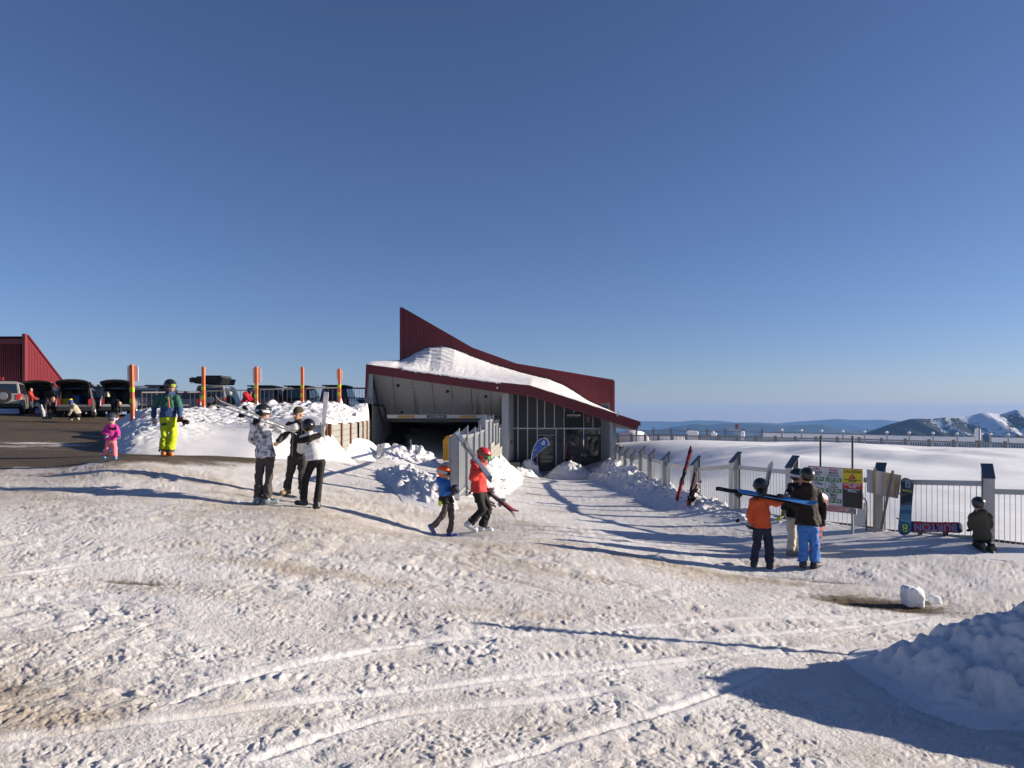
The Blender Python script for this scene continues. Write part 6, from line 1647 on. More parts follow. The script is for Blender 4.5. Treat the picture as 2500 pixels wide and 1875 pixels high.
make('person in dark jacket and pale helmet standing behind the silver four wheel drive', p, dict(s=.93, res=rs, face=(.1, 1, 0), bulk=1.15, jacket=cloth('slate', (0.035, 0.042, 0.055)), trousers=blk, boots=boot_blk, helmet=mat('helmet_pale', (0.40, 0.38, 0.36), .4), glove=blk, group='people at the parked cars'),
     head=(1305, 665), neck=(1300, 715), shl=(1235, 765), shr=(1365, 765), ell=(1215, 850), wrl=(1225, 920, .1), elr=(1400, 850), wrr=(1410, 920, .05), pel=(1300, 970), hem=(1300, 975), hipl=(1275, 990), hipr=(1330, 990), knl=(1270, 1120), knr=(1330, 1120), anl=(1270, 1250), anr=(1330, 1250), toel=(1270, 1290, .15), toer=(1330, 1290, .15))
# ------------------------------------------------------------------ skis and boards left in the snow
def board_outline(L, w, n=26):
    pts = []
    def half(sg):
        o = []
        for i in range(n + 1):
            t = .5 - .5 * math.cos(math.pi * i / n); x = -L / 2 + t * L
            ww = w / 2 * (1 - .10 * math.sin(math.pi * min(1, max(0, (t - .12) / .76))))
            e = min(t, 1 - t) / .12
            if e < 1: ww *= math.sqrt(max(0, 1 - (1 - e) ** 2.2))
            o.append((x, sg * ww))
        return o
    a = half(1); b = half(-1)[::-1]
    return a + b[1:-1]
def snowboard(label, c, xdir, nrm, L, w, base_mat, prints, group=None, bind_side=-1, bindm=None):
    """xdir: long axis; nrm: outward normal of the printed base"""
    x = Vector(xdir).normalized(); n_ = Vector(nrm); n_ = (n_ - x * n_.dot(x)).normalized(); y = n_.cross(x)
    c = Vector(c); root = empty('snowboard', c, label, 'snowboard', group)
    ol = board_outline(L, w)
    lift = lambda a: .05 * max(0, (abs(a) - L * .38) / (L * .12)) ** 2
    pt = lambda a, b, d=0: c + x * a + y * b + n_ * (d - lift(a))
    m = MB(); k = len(ol); rows_ = 14
    # the deck as strips so that the ends can turn up
    half = k // 2 + 1
    A = ol[:half]; B = [ol[0]] + ol[half:][::-1] + [ol[half - 1]]
    for i in range(half - 1):
        (a0, b0), (a1, b1) = A[i], A[i + 1]; (_, d0), (_, d1) = B[i], B[i + 1]
        m.add([pt(a0, b0), pt(a1, b1), pt(a1, d1), pt(a0, d0), pt(a0, b0, -.011), pt(a1, b1, -.011), pt(a1, d1, -.011), pt(a0, d0, -.011)], [(0, 3, 2, 1), (4, 5, 6, 7), (0, 1, 5, 4), (2, 3, 7, 6)])
    m.build('deck', base_mat, root)
    for t_ in (-.22, .22):
        b = MB(); bc = pt(t_ * L, 0, -.03)
        b.bar(bc - y * .09, bc + y * .09, .12, .03, up=n_)
        b.bar(bc - n_ * .02 - y * .10, bc - n_ * .20 - y * .13, .10, .02, up=x)
        ring = [bc - n_ * (.06 + .09 * math.sin(a_)) + y * (.11 * math.cos(a_)) for a_ in np.linspace(0, math.pi, 9)]
        b.tube(ring, .012, 6)
        b.build('binding', bindm or black, root)
    for (txt, a, bb, sx, up_, size, mm) in prints:
        text('lettering', txt, pt(a, bb, .004), x * sx[0] + y * sx[1], x * up_[0] + y * up_[1], size, mm, root, bold=.002 if size > .08 else 0)
    return root, pt, x, y, n_

bm_dark = bpy.data.materials.new('board_navy_blue'); bm_dark.use_nodes = True
nt = bm_dark.node_tree; b = nt.nodes['Principled BSDF']; b.inputs['Roughness'].default_value = .35
tc = nt.nodes.new('ShaderNodeTexCoord'); sp = nt.nodes.new('ShaderNodeSeparateXYZ'); nt.links.new(tc.outputs['Object'], sp.inputs[0])
vo = N(nt, 'ShaderNodeTexNoise', Scale=70.0, Detail=3.0); nt.links.new(tc.outputs['Object'], vo.inputs['Vector'])
speck = mixc(nt, ramp(nt, vo.outputs[0], [(.42, 0.0), (.56, 1.0)]).outputs[0], (0.008, 0.025, 0.06), (0.02, 0.16, 0.30))
mr = N(nt, 'ShaderNodeMapRange'); nt.links.new(sp.outputs[2], mr.inputs[0]); mr.inputs[1].default_value = .018; mr.inputs[2].default_value = .022
nt.links.new(mixc(nt, mr.outputs[0], speck, (0.006, 0.008, 0.016)), b.inputs['Base Color'])
b_blue = mat('print_blue', (0.05, 0.16, 0.30), .5); b_lime = mat('print_lime', (0.42, 0.58, 0.05), .5); b_lt = mat('print_light_blue', (0.10, 0.38, 0.62), .5)
Zb = 14.55
ca, cb = W(2216.5, 1166, Zb + .12), W(2208, 1306, Zb - .12)
snowboard('upright navy and blue snowboard leaning on the fence with lime letter', (ca + cb) / 2, ca - cb, (0.05, -1, .1), (ca - cb).length, .265, bm_dark,
          [('B', .43 * 1.02, -.0, (0, -1), (1, 0), .22, b_blue), ('BURTON', .30, 0, (0, -1), (1, 0), .045, b_lime), ('B', -.43, 0, (0, 1), (-1, 0), .22, b_lime), ('BURTON', -.30, 0, (0, 1), (-1, 0), .045, b_lt)])
purple = mat('board_purple', (0.020, 0.012, 0.075), .35, 0, .2, 8)
ca, cb = W(2212, 1285, Zb + .12), W(2355, 1288.5, Zb - .02)
r_, pt, x_, y_, n_ = snowboard('purple and red snowboard lying on its edge with upside-down blue lettering', (ca + cb) / 2, cb - ca, (0.02, -1, .22), (cb - ca).length, .215, purple, [('BURTON', .0, .0, (-1, 0), (0, -1), .20, b_lt)])
redm = mat('board_red', (0.50, 0.02, 0.025), .4)
for (a0, a1) in [(-.40, -.02), (.02, .40)]:
    MB().add([pt(a0, -.09, .002), pt(a1, -.09, .002), pt(a1, .09, .002), pt(a0, .09, .002)], [(0, 1, 2, 3)]).build('red_panel', redm, r_)
# board carried by the tall man
pk = mk_px(1740, 1100, .1929, 13.1)
diamonds = bpy.data.materials.new('board_pink_check'); diamonds.use_nodes = True
nt = diamonds.node_tree; b = nt.nodes['Principled BSDF']; b.inputs['Roughness'].default_value = .4
tc = nt.nodes.new('ShaderNodeTexCoord'); mp = N(nt, 'ShaderNodeMapping'); nt.links.new(tc.outputs['Object'], mp.inputs[0]); mp.inputs['Rotation'].default_value = (0, R(40), 0)
ck = N(nt, 'ShaderNodeTexChecker', Scale=13.0); nt.links.new(mp.outputs[0], ck.inputs[0]); ck.inputs[1].default_value = (0.10, 0.10, 0.105, 1); ck.inputs[2].default_value = (0.72, 0.13, 0.13, 1)
nt.links.new(ck.outputs[0], b.inputs['Base Color'])
snowboard('pink and grey checked snowboard held upright by the tall man in blue trousers', Vector(pk(1345, 950)), Vector(pk(1410, 560)) - Vector(pk(1270, 1345)), (.45, -.85, 0), 1.16, .27, diamonds, [], bindm=mat('binding_red', (0.30, 0.02, 0.03), .5, 0, .5, 20))
# skis standing at the fence
ski_red = camo('ski_red_black', (0.50, 0.02, 0.04), (0.012, 0.012, 0.014), 9, .5)
def planted(label, top, foot, nrm, mats, **kw):
    return ski_pair('skis', label, Vector(foot) + (Vector(foot) - Vector(top)).normalized() * .12, top, nrm, mats, **kw)
planted('tall red and black skis leaning on the fence rail', W(1688, 1092, 20.6), W(1655, 1212, 19.9), (-.5, -1, .1), (ski_red, ski_base), bind=.45, gap=.03, spread=.008)
planted('shorter red skis leaning on the fence post right of the tall red skis', W(1698, 1150, 20.4), W(1683, 1225, 20.0), (-.6, -1, .1), (camo('ski_red_white', (0.50, 0.03, 0.04), (0.06, 0.06, 0.06), 14, .48), ski_base), bind=.35, gap=.03, length=1.0)
planted('short dark skis leaning crosswise beside the shorter red skis', W(1706, 1178, 20.3), W(1690, 1222, 19.95), (.6, -1, .1), (camo('ski_dark_gold', (0.02, 0.02, 0.02), (0.25, 0.16, 0.06), 18, .55), ski_base), bind=.4, gap=.03, length=.8)
r_ = planted('white skis with dark lettering standing behind the orange jacketed child', W(1883, 1128, 14.6), W(1852, 1275, 14.3), (-.2, -1, .05), (mat('ski_bright_white', (0.62, 0.63, 0.62), .35, 0, .05, 9), mat('ski_base_lime', (0.35, 0.42, 0.08), .4)), bind=.55, gap=.03)
a_, b_ = W(1883, 1128, 14.6), W(1852, 1275, 14.3); d_ = (a_ - b_).normalized()
text('lettering', 'HEAD', a_ - d_ * .28 + Vector((0, -.045, 0)), d_, d_.cross(Vector((0, 1, 0))) * -1, .085, black, r_)
# jumble of skis by the doors
for i, (u0, v0, u1, v1, c, lb) in enumerate([(1383, 1085, 1378, 1140, (0.20, 0.02, 0.02), 'dark red skis with the highest tips beside the entrance door'), (1392, 1105, 1388, 1142, (0.02, 0.02, 0.022), 'black skis in the middle of the cluster beside the entrance door'), (1396, 1115, 1404, 1143, (0.30, 0.08, 0.03), 'rust coloured skis at the right of the cluster beside the entrance door'), (1374, 1118, 1370, 1143, (0.02, 0.03, 0.05), 'short navy skis at the left of the cluster beside the entrance door')]):
    planted(lb, W(u0, v0, 38.9), W(u1, v1, 38.6), (0, -1, .1), (mat('door_ski_%d' % i, c, .4), ski_base), bind=.45, gap=.03)

# ------------------------------------------------------------------ feather banner
fb_ = empty('feather_banner', W(1296, 1138, 38.7), 'blue teardrop banner leaning right in front of the entrance', 'banner')
def FB(x, y, d=0): return W(1200 + x * .205, 850 + y * .205, 38.7 + d)
ol = [(470, 1345), (474, 1290), (484, 1230), (505, 1170), (535, 1118), (570, 1085), (605, 1069), (640, 1068), (667, 1084), (682, 1112), (690, 1152), (655, 1172), (615, 1200), (575, 1238), (530, 1285)]
MB().prism([FB(*q) for q in ol], (0, .012, 0)).build('banner_edge', white, fb_)
cx_, cy_ = 575, 1180
MB().prism([FB(cx_ + (x - cx_) * .91, cy_ + (y - cy_) * .93, -.006) for x, y in ol], (0, .005, 0)).build('banner_cloth', mat('banner_blue', (0.035, 0.10, 0.36), .6, 0, .15, 2), fb_)
MB().prism([FB(607, 1118, -.013), FB(628, 1097, -.013), FB(636, 1140, -.013)], (0, .005, 0)).build('logo_sail', white, fb_)
MB().prism([FB(588, 1127, -.013), FB(634, 1146, -.013), FB(630, 1156, -.013), FB(598, 1146, -.013)], (0, .005, 0)).build('logo_hull', white, fb_)
MB().bar(FB(512, 1222, -.013), FB(535, 1204, -.013), .03, .01, up=(0, 1, 0)).build('logo_mark', white, fb_)
MB().tube([FB(460, 1400, .02), FB(470, 1345, .02), FB(476, 1270, .02), FB(490, 1205, .02), FB(520, 1140, .02), FB(560, 1090, .02)], .012, 6).build('pole', black, fb_)

# ------------------------------------------------------------------ the lifts and runs board
LS = empty('lift_sign', W(2040, 1290, 15.3), 'white lift and run status board with green open plates on two posts', 'sign')
TL, TR, BR = W(1972.4, 1137, 15.75), W(2106.6, 1145.8, 15.0), W(2106.2, 1242.7, 15.0)
xd = (TR - TL); xl_ = xd.length; xd.normalize(); yd = (BR - TR); yl_ = yd.length; yd.normalize(); nd = xd.cross(-yd).normalized()
nd = nd if nd.y < 0 else -nd
def SB(x, y, d=0.0):
    a = (x - 283) / 1172.0; b = (y - 150 - .064 * (x - 283)) / 845.0
    return TL + xd * (a * xl_) + yd * (b * yl_) + nd * d
def plate(name, x0, y0, x1, y1, m, par_, d, th=.004, sk=True):
    f = (lambda x, y: SB(x, y + .064 * (x - (x0 + x1) / 2), d)) if sk else (lambda x, y: SB(x, y, d))
    return MB().prism([f(x0, y0), f(x1, y0), f(x1, y1), f(x0, y1)], -nd * th).build(name, m, par_)
sred = MATS['sign_red']; sgreen = mat('sign_green', (0.045, 0.23, 0.05), .5); swhite = mat('sign_white', (0.66, 0.66, 0.68), .45, 0, .03, 4); sblack = mat('sign_black', (0.022, 0.022, 0.024), .4); syel = mat('sign_yellow', (0.72, 0.58, 0.02), .5)
plate('board', 283, 150 + 37.5, 1455, 995 + 37.5, galv_d, LS, 0, .03)
plate('border', 284, 150 + 38.5, 1454, 995 + 36.5, sred, LS, .0015, .001)
plate('panel_white', 297, 164 + 24, 1036, 980 + 24, swhite, LS, .003)
plate('panel_yellow', 1036, 213 + 13, 1443, 522, syel, LS, .003)
plate('panel_red', 1036, 524, 1443, 640, sred, LS, .005)
plate('panel_black', 1036, 641, 1443, 1052, sblack, LS, .003)
def st(body, x, y, size, m, d=.008): return text('lettering', body, SB(x, y, d), xd, -yd, size, m, LS, bold=.0008, extrude=.001)
st('Lifts', 480, 220, .085, sred); st('Runs', 847, 245, .085, sred)
for b_, x, y in [('Heavenly', 478, 285), ('Valley', 478, 335), ('Village', 528, 540), ('Mother', 845, 308), ('Johnsons', 845, 362), ('The', 845, 563), ('Canyon', 845, 610), ('Milky', 847, 793), ('Way', 847, 843)]: st(b_, x, y, .066, sblack)
for x0, x1, y in [(312, 637, 433), (312, 637, 680), (690, 1018, 455), (690, 1018, 697), (690, 1018, 916)]:
    plate('open_plate', x0, y - 46, x1, y + 46, sgreen, LS, .006)
    st('OP EN', (x0 + x1) / 2 + 8, y, .085, white, .012)
for x, y in [(487, 492), (845, 520), (845, 765)]: plate('rule', x - 110, y - 4, x + 110, y + 4, sblack, LS, .006)
plate('divider', 664, 280, 670, 900, sblack, LS, .006)
st('CAUTION', 1240, 283, .075, sblack); st('HIDDEN & UNMARKED', 1240, 458, .030, sblack); st('OBSTACLES', 1240, 484, .030, sblack)
st('LAST RIDE', 1240, 557, .072, white, .012); st('16:20', 1240, 604, .066, white, .012)
st('Mt Hotham Ski Patrol', 1240, 662, .034, white); st('Messages', 1240, 690, .042, white); plate('rule', 1130, 712, 1360, 717, white, LS, .006)
MB().prism([SB(1240, 312, .008), SB(1320, 440, .008), SB(1158, 432, .008)], -nd * .003).build('warning_triangle', sred, LS)
st('!', 1238, 382, .10, white, .012)
for x in (535, 1218):
    top = SB(x, -640 if x == 535 else -600, -.06)
    bx, by = top.x, top.y
    MB().tube([(bx, by, W(0, 1064, by).z), (bx, by, SB(x, 1060).z)], .021, 8).build('upper_post', black, LS)
    MB().tube([(bx, by, SB(x, 200).z), (bx, by, gz(bx, by) - .4)], .028, 8).build('post', galv_d, LS)
NS = empty('toboggan_sign', W(2050, 1262, 15.3), 'red no tobogganing strip with a pictogram below the lift board', 'sign')
f = lambda x, y, d: SB(x, y + .064 * (x - 880), d - .02)
MB().prism([f(420, 1040, 0), f(1325, 1040, 0), f(1325, 1165, 0), f(420, 1165, 0)], -nd * .02).build('backing', swhite, NS)
MB().prism([f(430, 1048, .004), f(1165, 1048, .004), f(1165, 1150, .004), f(430, 1150, .004)], -nd * .003).build('red_strip', sred, NS)
text('lettering', 'NO TOBOGGANING', f(798, 1099, .010), xd, -yd, .098, white, NS, bold=.001, extrude=.001)
c = f(1242, 1102, .010); ring = [c + xd * (.055 * math.cos(a)) + yd * (.055 * math.sin(a)) for a in np.linspace(0, 2 * math.pi, 21)]
MB().tube(ring, .006, 6, caps=False).build('prohibition_ring', sblack, NS); MB().bar(ring[12], ring[2], .011, .006, up=nd).build('prohibition_bar', sblack, NS)
MB().bar(c + xd * -.03 + yd * .02, c + xd * .03 + yd * .005, .014, .006, up=nd).bar(c + xd * -.005 + yd * .0, c + xd * .012 + yd * -.03, .016, .006, up=nd).build('pictogram', sblack, NS)
# folding sign seen behind
AF = empty('folding_sign', W(2100, 1292, 15.25), 'small white folding sign with a curved tube frame behind the lift board', 'sign')
za = 15.35
MB().prism([W(2078, 1228, za), W(2112, 1228, za), W(2113, 1286, za), W(2080, 1283, za)], (0, .02, .0)).build('panel', white, AF)
MB().tube([W(2115, 1295, za - .02), W(2116.5, 1240, za - .02), W(2115.5, 1225, za - .02), W(2110, 1217, za - .02), W(2100, 1214.5, za - .02), W(2082, 1214, za - .02)], .014, 8).build('frame', mat('olive_tube', (0.07, 0.065, 0.04), .5), AF)
# two sign backs on stakes
zc = 14.95
s1 = empty('sign_back', W(2135, 1296, zc), 'blank pale grey sign back on a timber stake', 'sign')
q3 = lambda x, y, d=0: W(2080 + x * .205, 1060 + y * .205, zc + d)
MB().prism([q3(178, 415), q3(392, 455), q3(392, 740), q3(178, 690)], (0, .012, 0)).build('board', mat('grey_board', (0.46, 0.46, 0.47), .6, 0, .05, 3), s1, bevel=.01)
MB().bar(q3(274, 400, -.03), q3(264, 1170, -.03), .045, .03, up=(0, 1, 0)).build('stake', timber, s1)
wood = bpy.data.materials.new('streaked_board'); wood.use_nodes = True
nt = wood.node_tree; b = nt.nodes['Principled BSDF']; b.inputs['Roughness'].default_value = .7
tc = nt.nodes.new('ShaderNodeTexCoord'); mp = N(nt, 'ShaderNodeMapping'); nt.links.new(tc.outputs['Object'], mp.inputs[0]); mp.inputs['Scale'].default_value = (9, 1, 1.6); mp.inputs['Rotation'].default_value = (0, R(12), 0)
nz = N(nt, 'ShaderNodeTexNoise', Scale=2.4, Detail=4.0); nt.links.new(mp.outputs[0], nz.inputs['Vector'])
nt.links.new(ramp(nt, nz.outputs[0], [(.4, (0.46, 0.32, 0.13)), (.52, (0.52, 0.44, 0.30)), (.62, (0.50, 0.50, 0.50))]).outputs[0], b.inputs['Base Color'])
s2 = empty('sign_back', W(2155, 1290, zc), 'yellow streaked sign back on a leaning grey stake', 'sign')
MB().prism([q3(384, 448, -.06), q3(592, 488, -.06), q3(552, 768, -.06), q3(378, 738, -.06)], (0, .012, 0)).build('board', wood, s2, bevel=.01)
MB().bar(q3(488, 432, -.09), q3(345, 1130, -.09), .04, .03, up=(0, 1, 0)).build('stake', mat('weathered_timber', (0.24, 0.20, 0.17), .8, 0, .2, 12), s2)
# ------------------------------------------------------------------ parked vehicles
tyre_m = mat('tyre', (0.012, 0.012, 0.012), .8); rim_m = mat('rim', (0.30, 0.30, 0.31), .35, .7); trim_m = mat('car_trim', (0.02, 0.02, 0.021), .5)
tail_m = mat('tail_lamp', (0.35, 0.012, 0.012), .15, 0, .2, 10, coat=.5); plate_m = mat('number_plate', (0.55, 0.55, 0.50), .5)
cglass = mat('car_glass', (0.012, 0.018, 0.028), .05, 0, .1, 3, spec=.8)
inner_m = mat('car_interior', (0.012, 0.012, 0.013), .8)
def paint(name, c): return mat('paint_' + name, c, .3, .35, .06, 2, coat=.6)
cyl_t = {}
def car(label, cat, u_, Z_, m, L=4.6, Wd=1.82, H=1.68, rear=.30, hatch=False, spare=False, yaw=0.0, rack=None, group='cars in the car park', ute=False, zoff=0.0, tail_h=.26):
    x0 = (u_ - CU) / F * Z_; g = gz(x0, Z_) + zoff
    yaw = yaw or float(np.interp(u_, [0, 300, 420, 520, 900], [27, 22, 13, 5, 1]))
    base = Vector((x0, Z_, g)); root = empty('parked_car' if cat != 'pickup' else 'parked_pickup', base, label, cat, group)
    Rz = Matrix.Rotation(R(yaw), 3, 'Z'); T = lambda x, y, z: base + Rz @ Vector((x, y, z))
    hw = Wd / 2; zb = 1.0 if H < 1.75 else 1.08
    # lower body: a loft of rounded sections from tail to nose
    st = [(0, .50, zb - .04, .90), (.07, .40, zb, .975), (.5, .32, zb + .01, 1.0), (L * .70, .32, zb - .01, 1.0), (L * .86, .34, zb - .10, .97), (L - .12, .40, zb - .2, .90), (L, .48, zb - .30, .80)]
    def section(y, z0, z1, k):
        w = hw * k
        return [(-w * .90, y, z0), (-w * .985, y, z0 + .12), (-w, y, (z0 + z1) / 2), (-w * .985, y, z1 - .12), (-w * .90, y, z1), (w * .90, y, z1), (w * .985, y, z1 - .12), (w, y, (z0 + z1) / 2), (w * .985, y, z0 + .12), (w * .90, y, z0)]
    b = MB(); secs = [section(*q) for q in st]; n_ = 10
    vs_ = [T(*q) for s_ in secs for q in s_]
    fs = [(i * n_ + j, i * n_ + (j + 1) % n_, (i + 1) * n_ + (j + 1) % n_, (i + 1) * n_ + j) for i in range(len(secs) - 1) for j in range(n_) if not (hatch and i < 2 and j == 4)]
    if not hatch: fs.append(tuple(range(n_)))
    else: fs += [(0, 1, 8, 9), (1, 2, 7, 8)]
    fs.append(tuple((len(secs) - 1) * n_ + j for j in range(n_))[::-1])
    b.add(vs_, fs)
    # cabin
    f0, f1 = (.40 * L if ute else .03), L * .70
    r0, r1 = (f0 + .12 if ute else rear), L * .52
    wb_, wr = hw * .93, hw * .76
    bot = [(-wb_, f0), (wb_, f0), (wb_ * .96, f1), (-wb_ * .96, f1)]
    mid = [(-wr * 1.06, r0 * .8 + f0 * .2), (wr * 1.06, r0 * .8 + f0 * .2), (wr * 1.04, r1 + .16), (-wr * 1.04, r1 + .16)]
    top = [(-wr * .93, r0 + .07), (wr * .93, r0 + .07), (wr * .9, r1), (-wr * .9, r1)]
    zt = zb - .01
    vs_ = [T(x, y, zt) for x, y in bot] + [T(x, y, H - .09) for x, y in mid] + [T(x, y, H) for x, y in top]
    fs = [(8, 9, 10, 11)]
    for r_ in (0, 4):
        for j in range(4):
            if hatch and j == 0 and r_ == 0: continue
            fs.append((r_ + j, r_ + (j + 1) % 4, r_ + 4 + (j + 1) % 4, r_ + 4 + j))
    b.add(vs_, fs)
    body = b.build('body', m, root)
    mod = body.modifiers.new('soften', 'BEVEL'); mod.width = .035; mod.segments = 2; mod.limit_method = 'ANGLE'; mod.angle_limit = R(25)
    # glazing, a few millimetres proud of the cabin
    def win(name, c4, off):
        MB().add([q + off for q in c4], [(0, 1, 2, 3)]).build(name, cglass, root)
    def side_pt(sg, t, k):     # t along, k up
        yb = f0 + (f1 - f0) * t; yt = (r0 * .8 + f0 * .2) + (r1 + .16 - (r0 * .8 + f0 * .2)) * t
        xb = sg * wb_ * (1 - .04 * t); xt = sg * wr * (1.06 - .02 * t)
        return T(xb + (xt - xb) * k, yb + (yt - yb) * k, zt + (H - .09 - zt) * k)
    for sg in (-1, 1):
        off = Rz @ Vector((sg * .008, 0, .003))
        for t0, t1 in ((.05, .30), (.34, .62), (.66, .93)):
            win('side_window', [side_pt(sg, t0, .10), side_pt(sg, t1, .10), side_pt(sg, t1, .93), side_pt(sg, t0 + .0, .93)], off)
    if not hatch:
        win('rear_window', [T(x_, f0 + (r0 * .8 + f0 * .2 - f0) * k - .008, zt + (H - .09 - zt) * k) for x_, k in ((-wb_ * .84, .14), (wb_ * .84, .14), (wr * .94, .92), (-wr * .94, .92))], Vector((0, 0, 0)))
    win('windscreen', [T(x_, f1 + (r1 + .16 - f1) * k + .008, zt + (H - .09 - zt) * k) for x_, k in ((wb_ * .86, .06), (-wb_ * .86, .06), (-wr * .95, .95), (wr * .95, .95))], Vector((0, 0, 0)))
    # tail lamps, bumper, plate, wheels
    for sg in (-1, 1):
        MB().add([T(sg * hw * .90, -.02, zb - tail_h), T(sg * hw * .70, -.035, zb - tail_h), T(sg * hw * .70, -.03, zb + .0), T(sg * hw * .88, -.015, zb + .06), T(sg * hw * .985, .12, zb - tail_h + .02), T(sg * hw * .965, .12, zb + .06)], [(0, 1, 2, 3), (0, 3, 5, 4), (2, 3, 5)]).build('tail_lamp', tail_m, root)
    bp = MB().add([T(*q) for q in [(-hw * .93, .04, .36), (hw * .93, .04, .36), (hw * .93, .04, .62), (-hw * .93, .04, .62), (-hw * .88, -.09, .40), (hw * .88, -.09, .40), (hw * .88, -.09, .58), (-hw * .88, -.09, .58)]], [(3, 2, 1, 0), (4, 5, 6, 7), (0, 1, 5, 4), (1, 2, 6, 5), (2, 3, 7, 6), (3, 0, 4, 7)])
    bp.build('bumper', trim_m, root)
    MB().add([T(-.19, -.10 if hatch else -.04, .62 if not hatch else .45), T(.19, -.10 if hatch else -.04, .62 if not hatch else .45), T(.19, -.10 if hatch else -.04, .73 if not hatch else .55), T(-.19, -.10 if hatch else -.04, .73 if not hatch else .55)], [(0, 1, 2, 3)]).build('number_plate', plate_m, root)
    rw_ = .35 if H < 1.75 else .40
    for y in (L * .18, L * .81):
        for sg in (-1, 1):
            w = MB().tube([T(sg * (hw - .20), y, rw_), T(sg * (hw - .01), y, rw_)], rw_, 18).build('wheel', tyre_m, root)
            MB().tube([T(sg * (hw - .03), y, rw_), T(sg * (hw + .005), y, rw_)], [rw_ * .66, rw_ * .58], 14).build('rim', rim_m, w)
    if ute:
        MB().add([T(x, y, z) for z, s_, e in ((zb - .03, .93, .0), (H - .02, .80, .05)) for x, y in ((-hw * s_, e), (hw * s_, e), (hw * s_, .395 * L), (-hw * s_, .395 * L))], [(0, 1, 2, 3), (7, 6, 5, 4), (0, 4, 5, 1), (1, 5, 6, 2), (2, 6, 7, 3), (3, 7, 4, 0)]).build('canopy', m if ute == 'body' else black, root)
        win('rear_window', [T(-hw * .74, -.004, zb + .08), T(hw * .74, -.004, zb + .08), T(hw * .70, .036, H - .12), T(-hw * .70, .036, H - .12)], Vector((0, 0, 0)))
        for sg in (-1, 1): win('canopy_window', [T(sg * hw * .925, .2, zb + .1), T(sg * hw * .925, .36 * L, zb + .1), T(sg * hw * .83, .36 * L, H - .12), T(sg * hw * .83, .2, H - .12)], Rz @ Vector((sg * .01, 0, 0)))
    if hatch:
        # load bay, rear seats, raised tailgate
        wi = hw * .80
        MB().add([T(x, y, z) for y in (.02, 1.15) for x, z in ((-wi, .66), (wi, .66), (wi * .86, H - .13), (-wi * .86, H - .13))], [(4, 5, 6, 7), (0, 4, 7, 3), (1, 2, 6, 5), (0, 1, 5, 4), (3, 7, 6, 2)]).build('load_bay', inner_m, root)
        for sg in (-1, 1):
            MB().bar(T(sg * hw * .92, .02, .62), T(sg * wb_ * .95, .04, zb), .10, .10).bar(T(sg * wb_ * .95, .04, zb), T(sg * wr * 1.0, r0 * .8, H - .08), .10, .10).build('pillar', m, root)
        MB().bar(T(-hw * .85, .0, .64), T(hw * .85, .0, .64), .10, .08).build('sill', m, root)
        for sx in (-.4, .4): MB().box(T(sx, 1.05, 1.05), (.5, .14, .62), Rz).box(T(sx, 1.05, 1.42), (.24, .10, .16), Rz).build('rear_seat', trim_m, root)
        cols = 11; hp = MB()
        for side in (0, 1):
            for i in range(7):
                t_ = i / 6; yy = r0 - .02 - 1.02 * t_; zz = H + .02 + .52 * t_ - .20 * t_ * t_
                wid = wr * (1.0 + .18 * math.sin(t_ * 2.2)) * (1 if t_ < .85 else .93)
                for j in range(cols):
                    c_ = j / (cols - 1) * 2 - 1
                    hp.v.append(tuple(T(c_ * wid, yy - .05 * (1 - c_ * c_) * t_, zz + (.06 if side == 0 else 0) - .11 * abs(c_) ** 2.5 - (.0 if side == 0 else .05 * (1 - c_ ** 4)))))
        gi = lambda s_, i, j: s_ * 77 + i * 11 + j
        for s_ in (0, 1):
            for i in range(6):
                for j in range(10):
                    q = (gi(s_, i, j), gi(s_, i, j + 1), gi(s_, i + 1, j + 1), gi(s_, i + 1, j)); hp.f.append(q if s_ else q[::-1]); hp.m.append(0)
        for i in range(6):
            for j in (0, 10): hp.f.append((gi(0, i, j), gi(0, i + 1, j), gi(1, i + 1, j), gi(1, i, j))); hp.m.append(0)
        for j in range(10):
            for i in (0, 6): hp.f.append((gi(0, i, j), gi(0, i, j + 1), gi(1, i, j + 1), gi(1, i, j))); hp.m.append(0)
        hg = hp.build('tailgate', m if hatch == 'paint' else paint('tailgate_dark', (0.02, 0.021, 0.023)), root, smooth=True)
        MB().add([T(-wr * .8, r0 - .12, H - .02), T(wr * .8, r0 - .12, H - .02), T(wr * .85, r0 - .55, H + .13), T(-wr * .85, r0 - .55, H + .13)], [(0, 1, 2, 3)]).build('tailgate_glass', cglass, hg)
        for sg in (-1, 1): MB().tube([T(sg * wr * 1.0, r0 * .6, H - .35), T(sg * wr * .98, r0 - .45, H + .10)], .014, 6).build('gas_strut', trim_m, hg)
    if spare:
        c0_, c1_ = T(.12, -.03, 1.0), T(.12, -.24, 1.0)
        sw = MB().tube([c0_, c1_], .37, 20).build('spare_wheel', tyre_m, root); MB().tube([c1_, c1_ + Rz @ Vector((0, -.012, 0))], [.22, .18], 14).build('rim', rim_m, sw)
    if rack == 'bars':
        r_ = MB()
        for sg in (-1, 1): r_.bar(T(sg * wr * .86, r0 + .25, H + .07), T(sg * wr * .86, r1 - .05, H + .07), .035)
        for y in (r0 + .4, r1 - .25): r_.bar(T(-wr * .9, y, H + .10), T(wr * .9, y, H + .10), .05, .03)
        r_.build('roof_rack', trim_m, root)
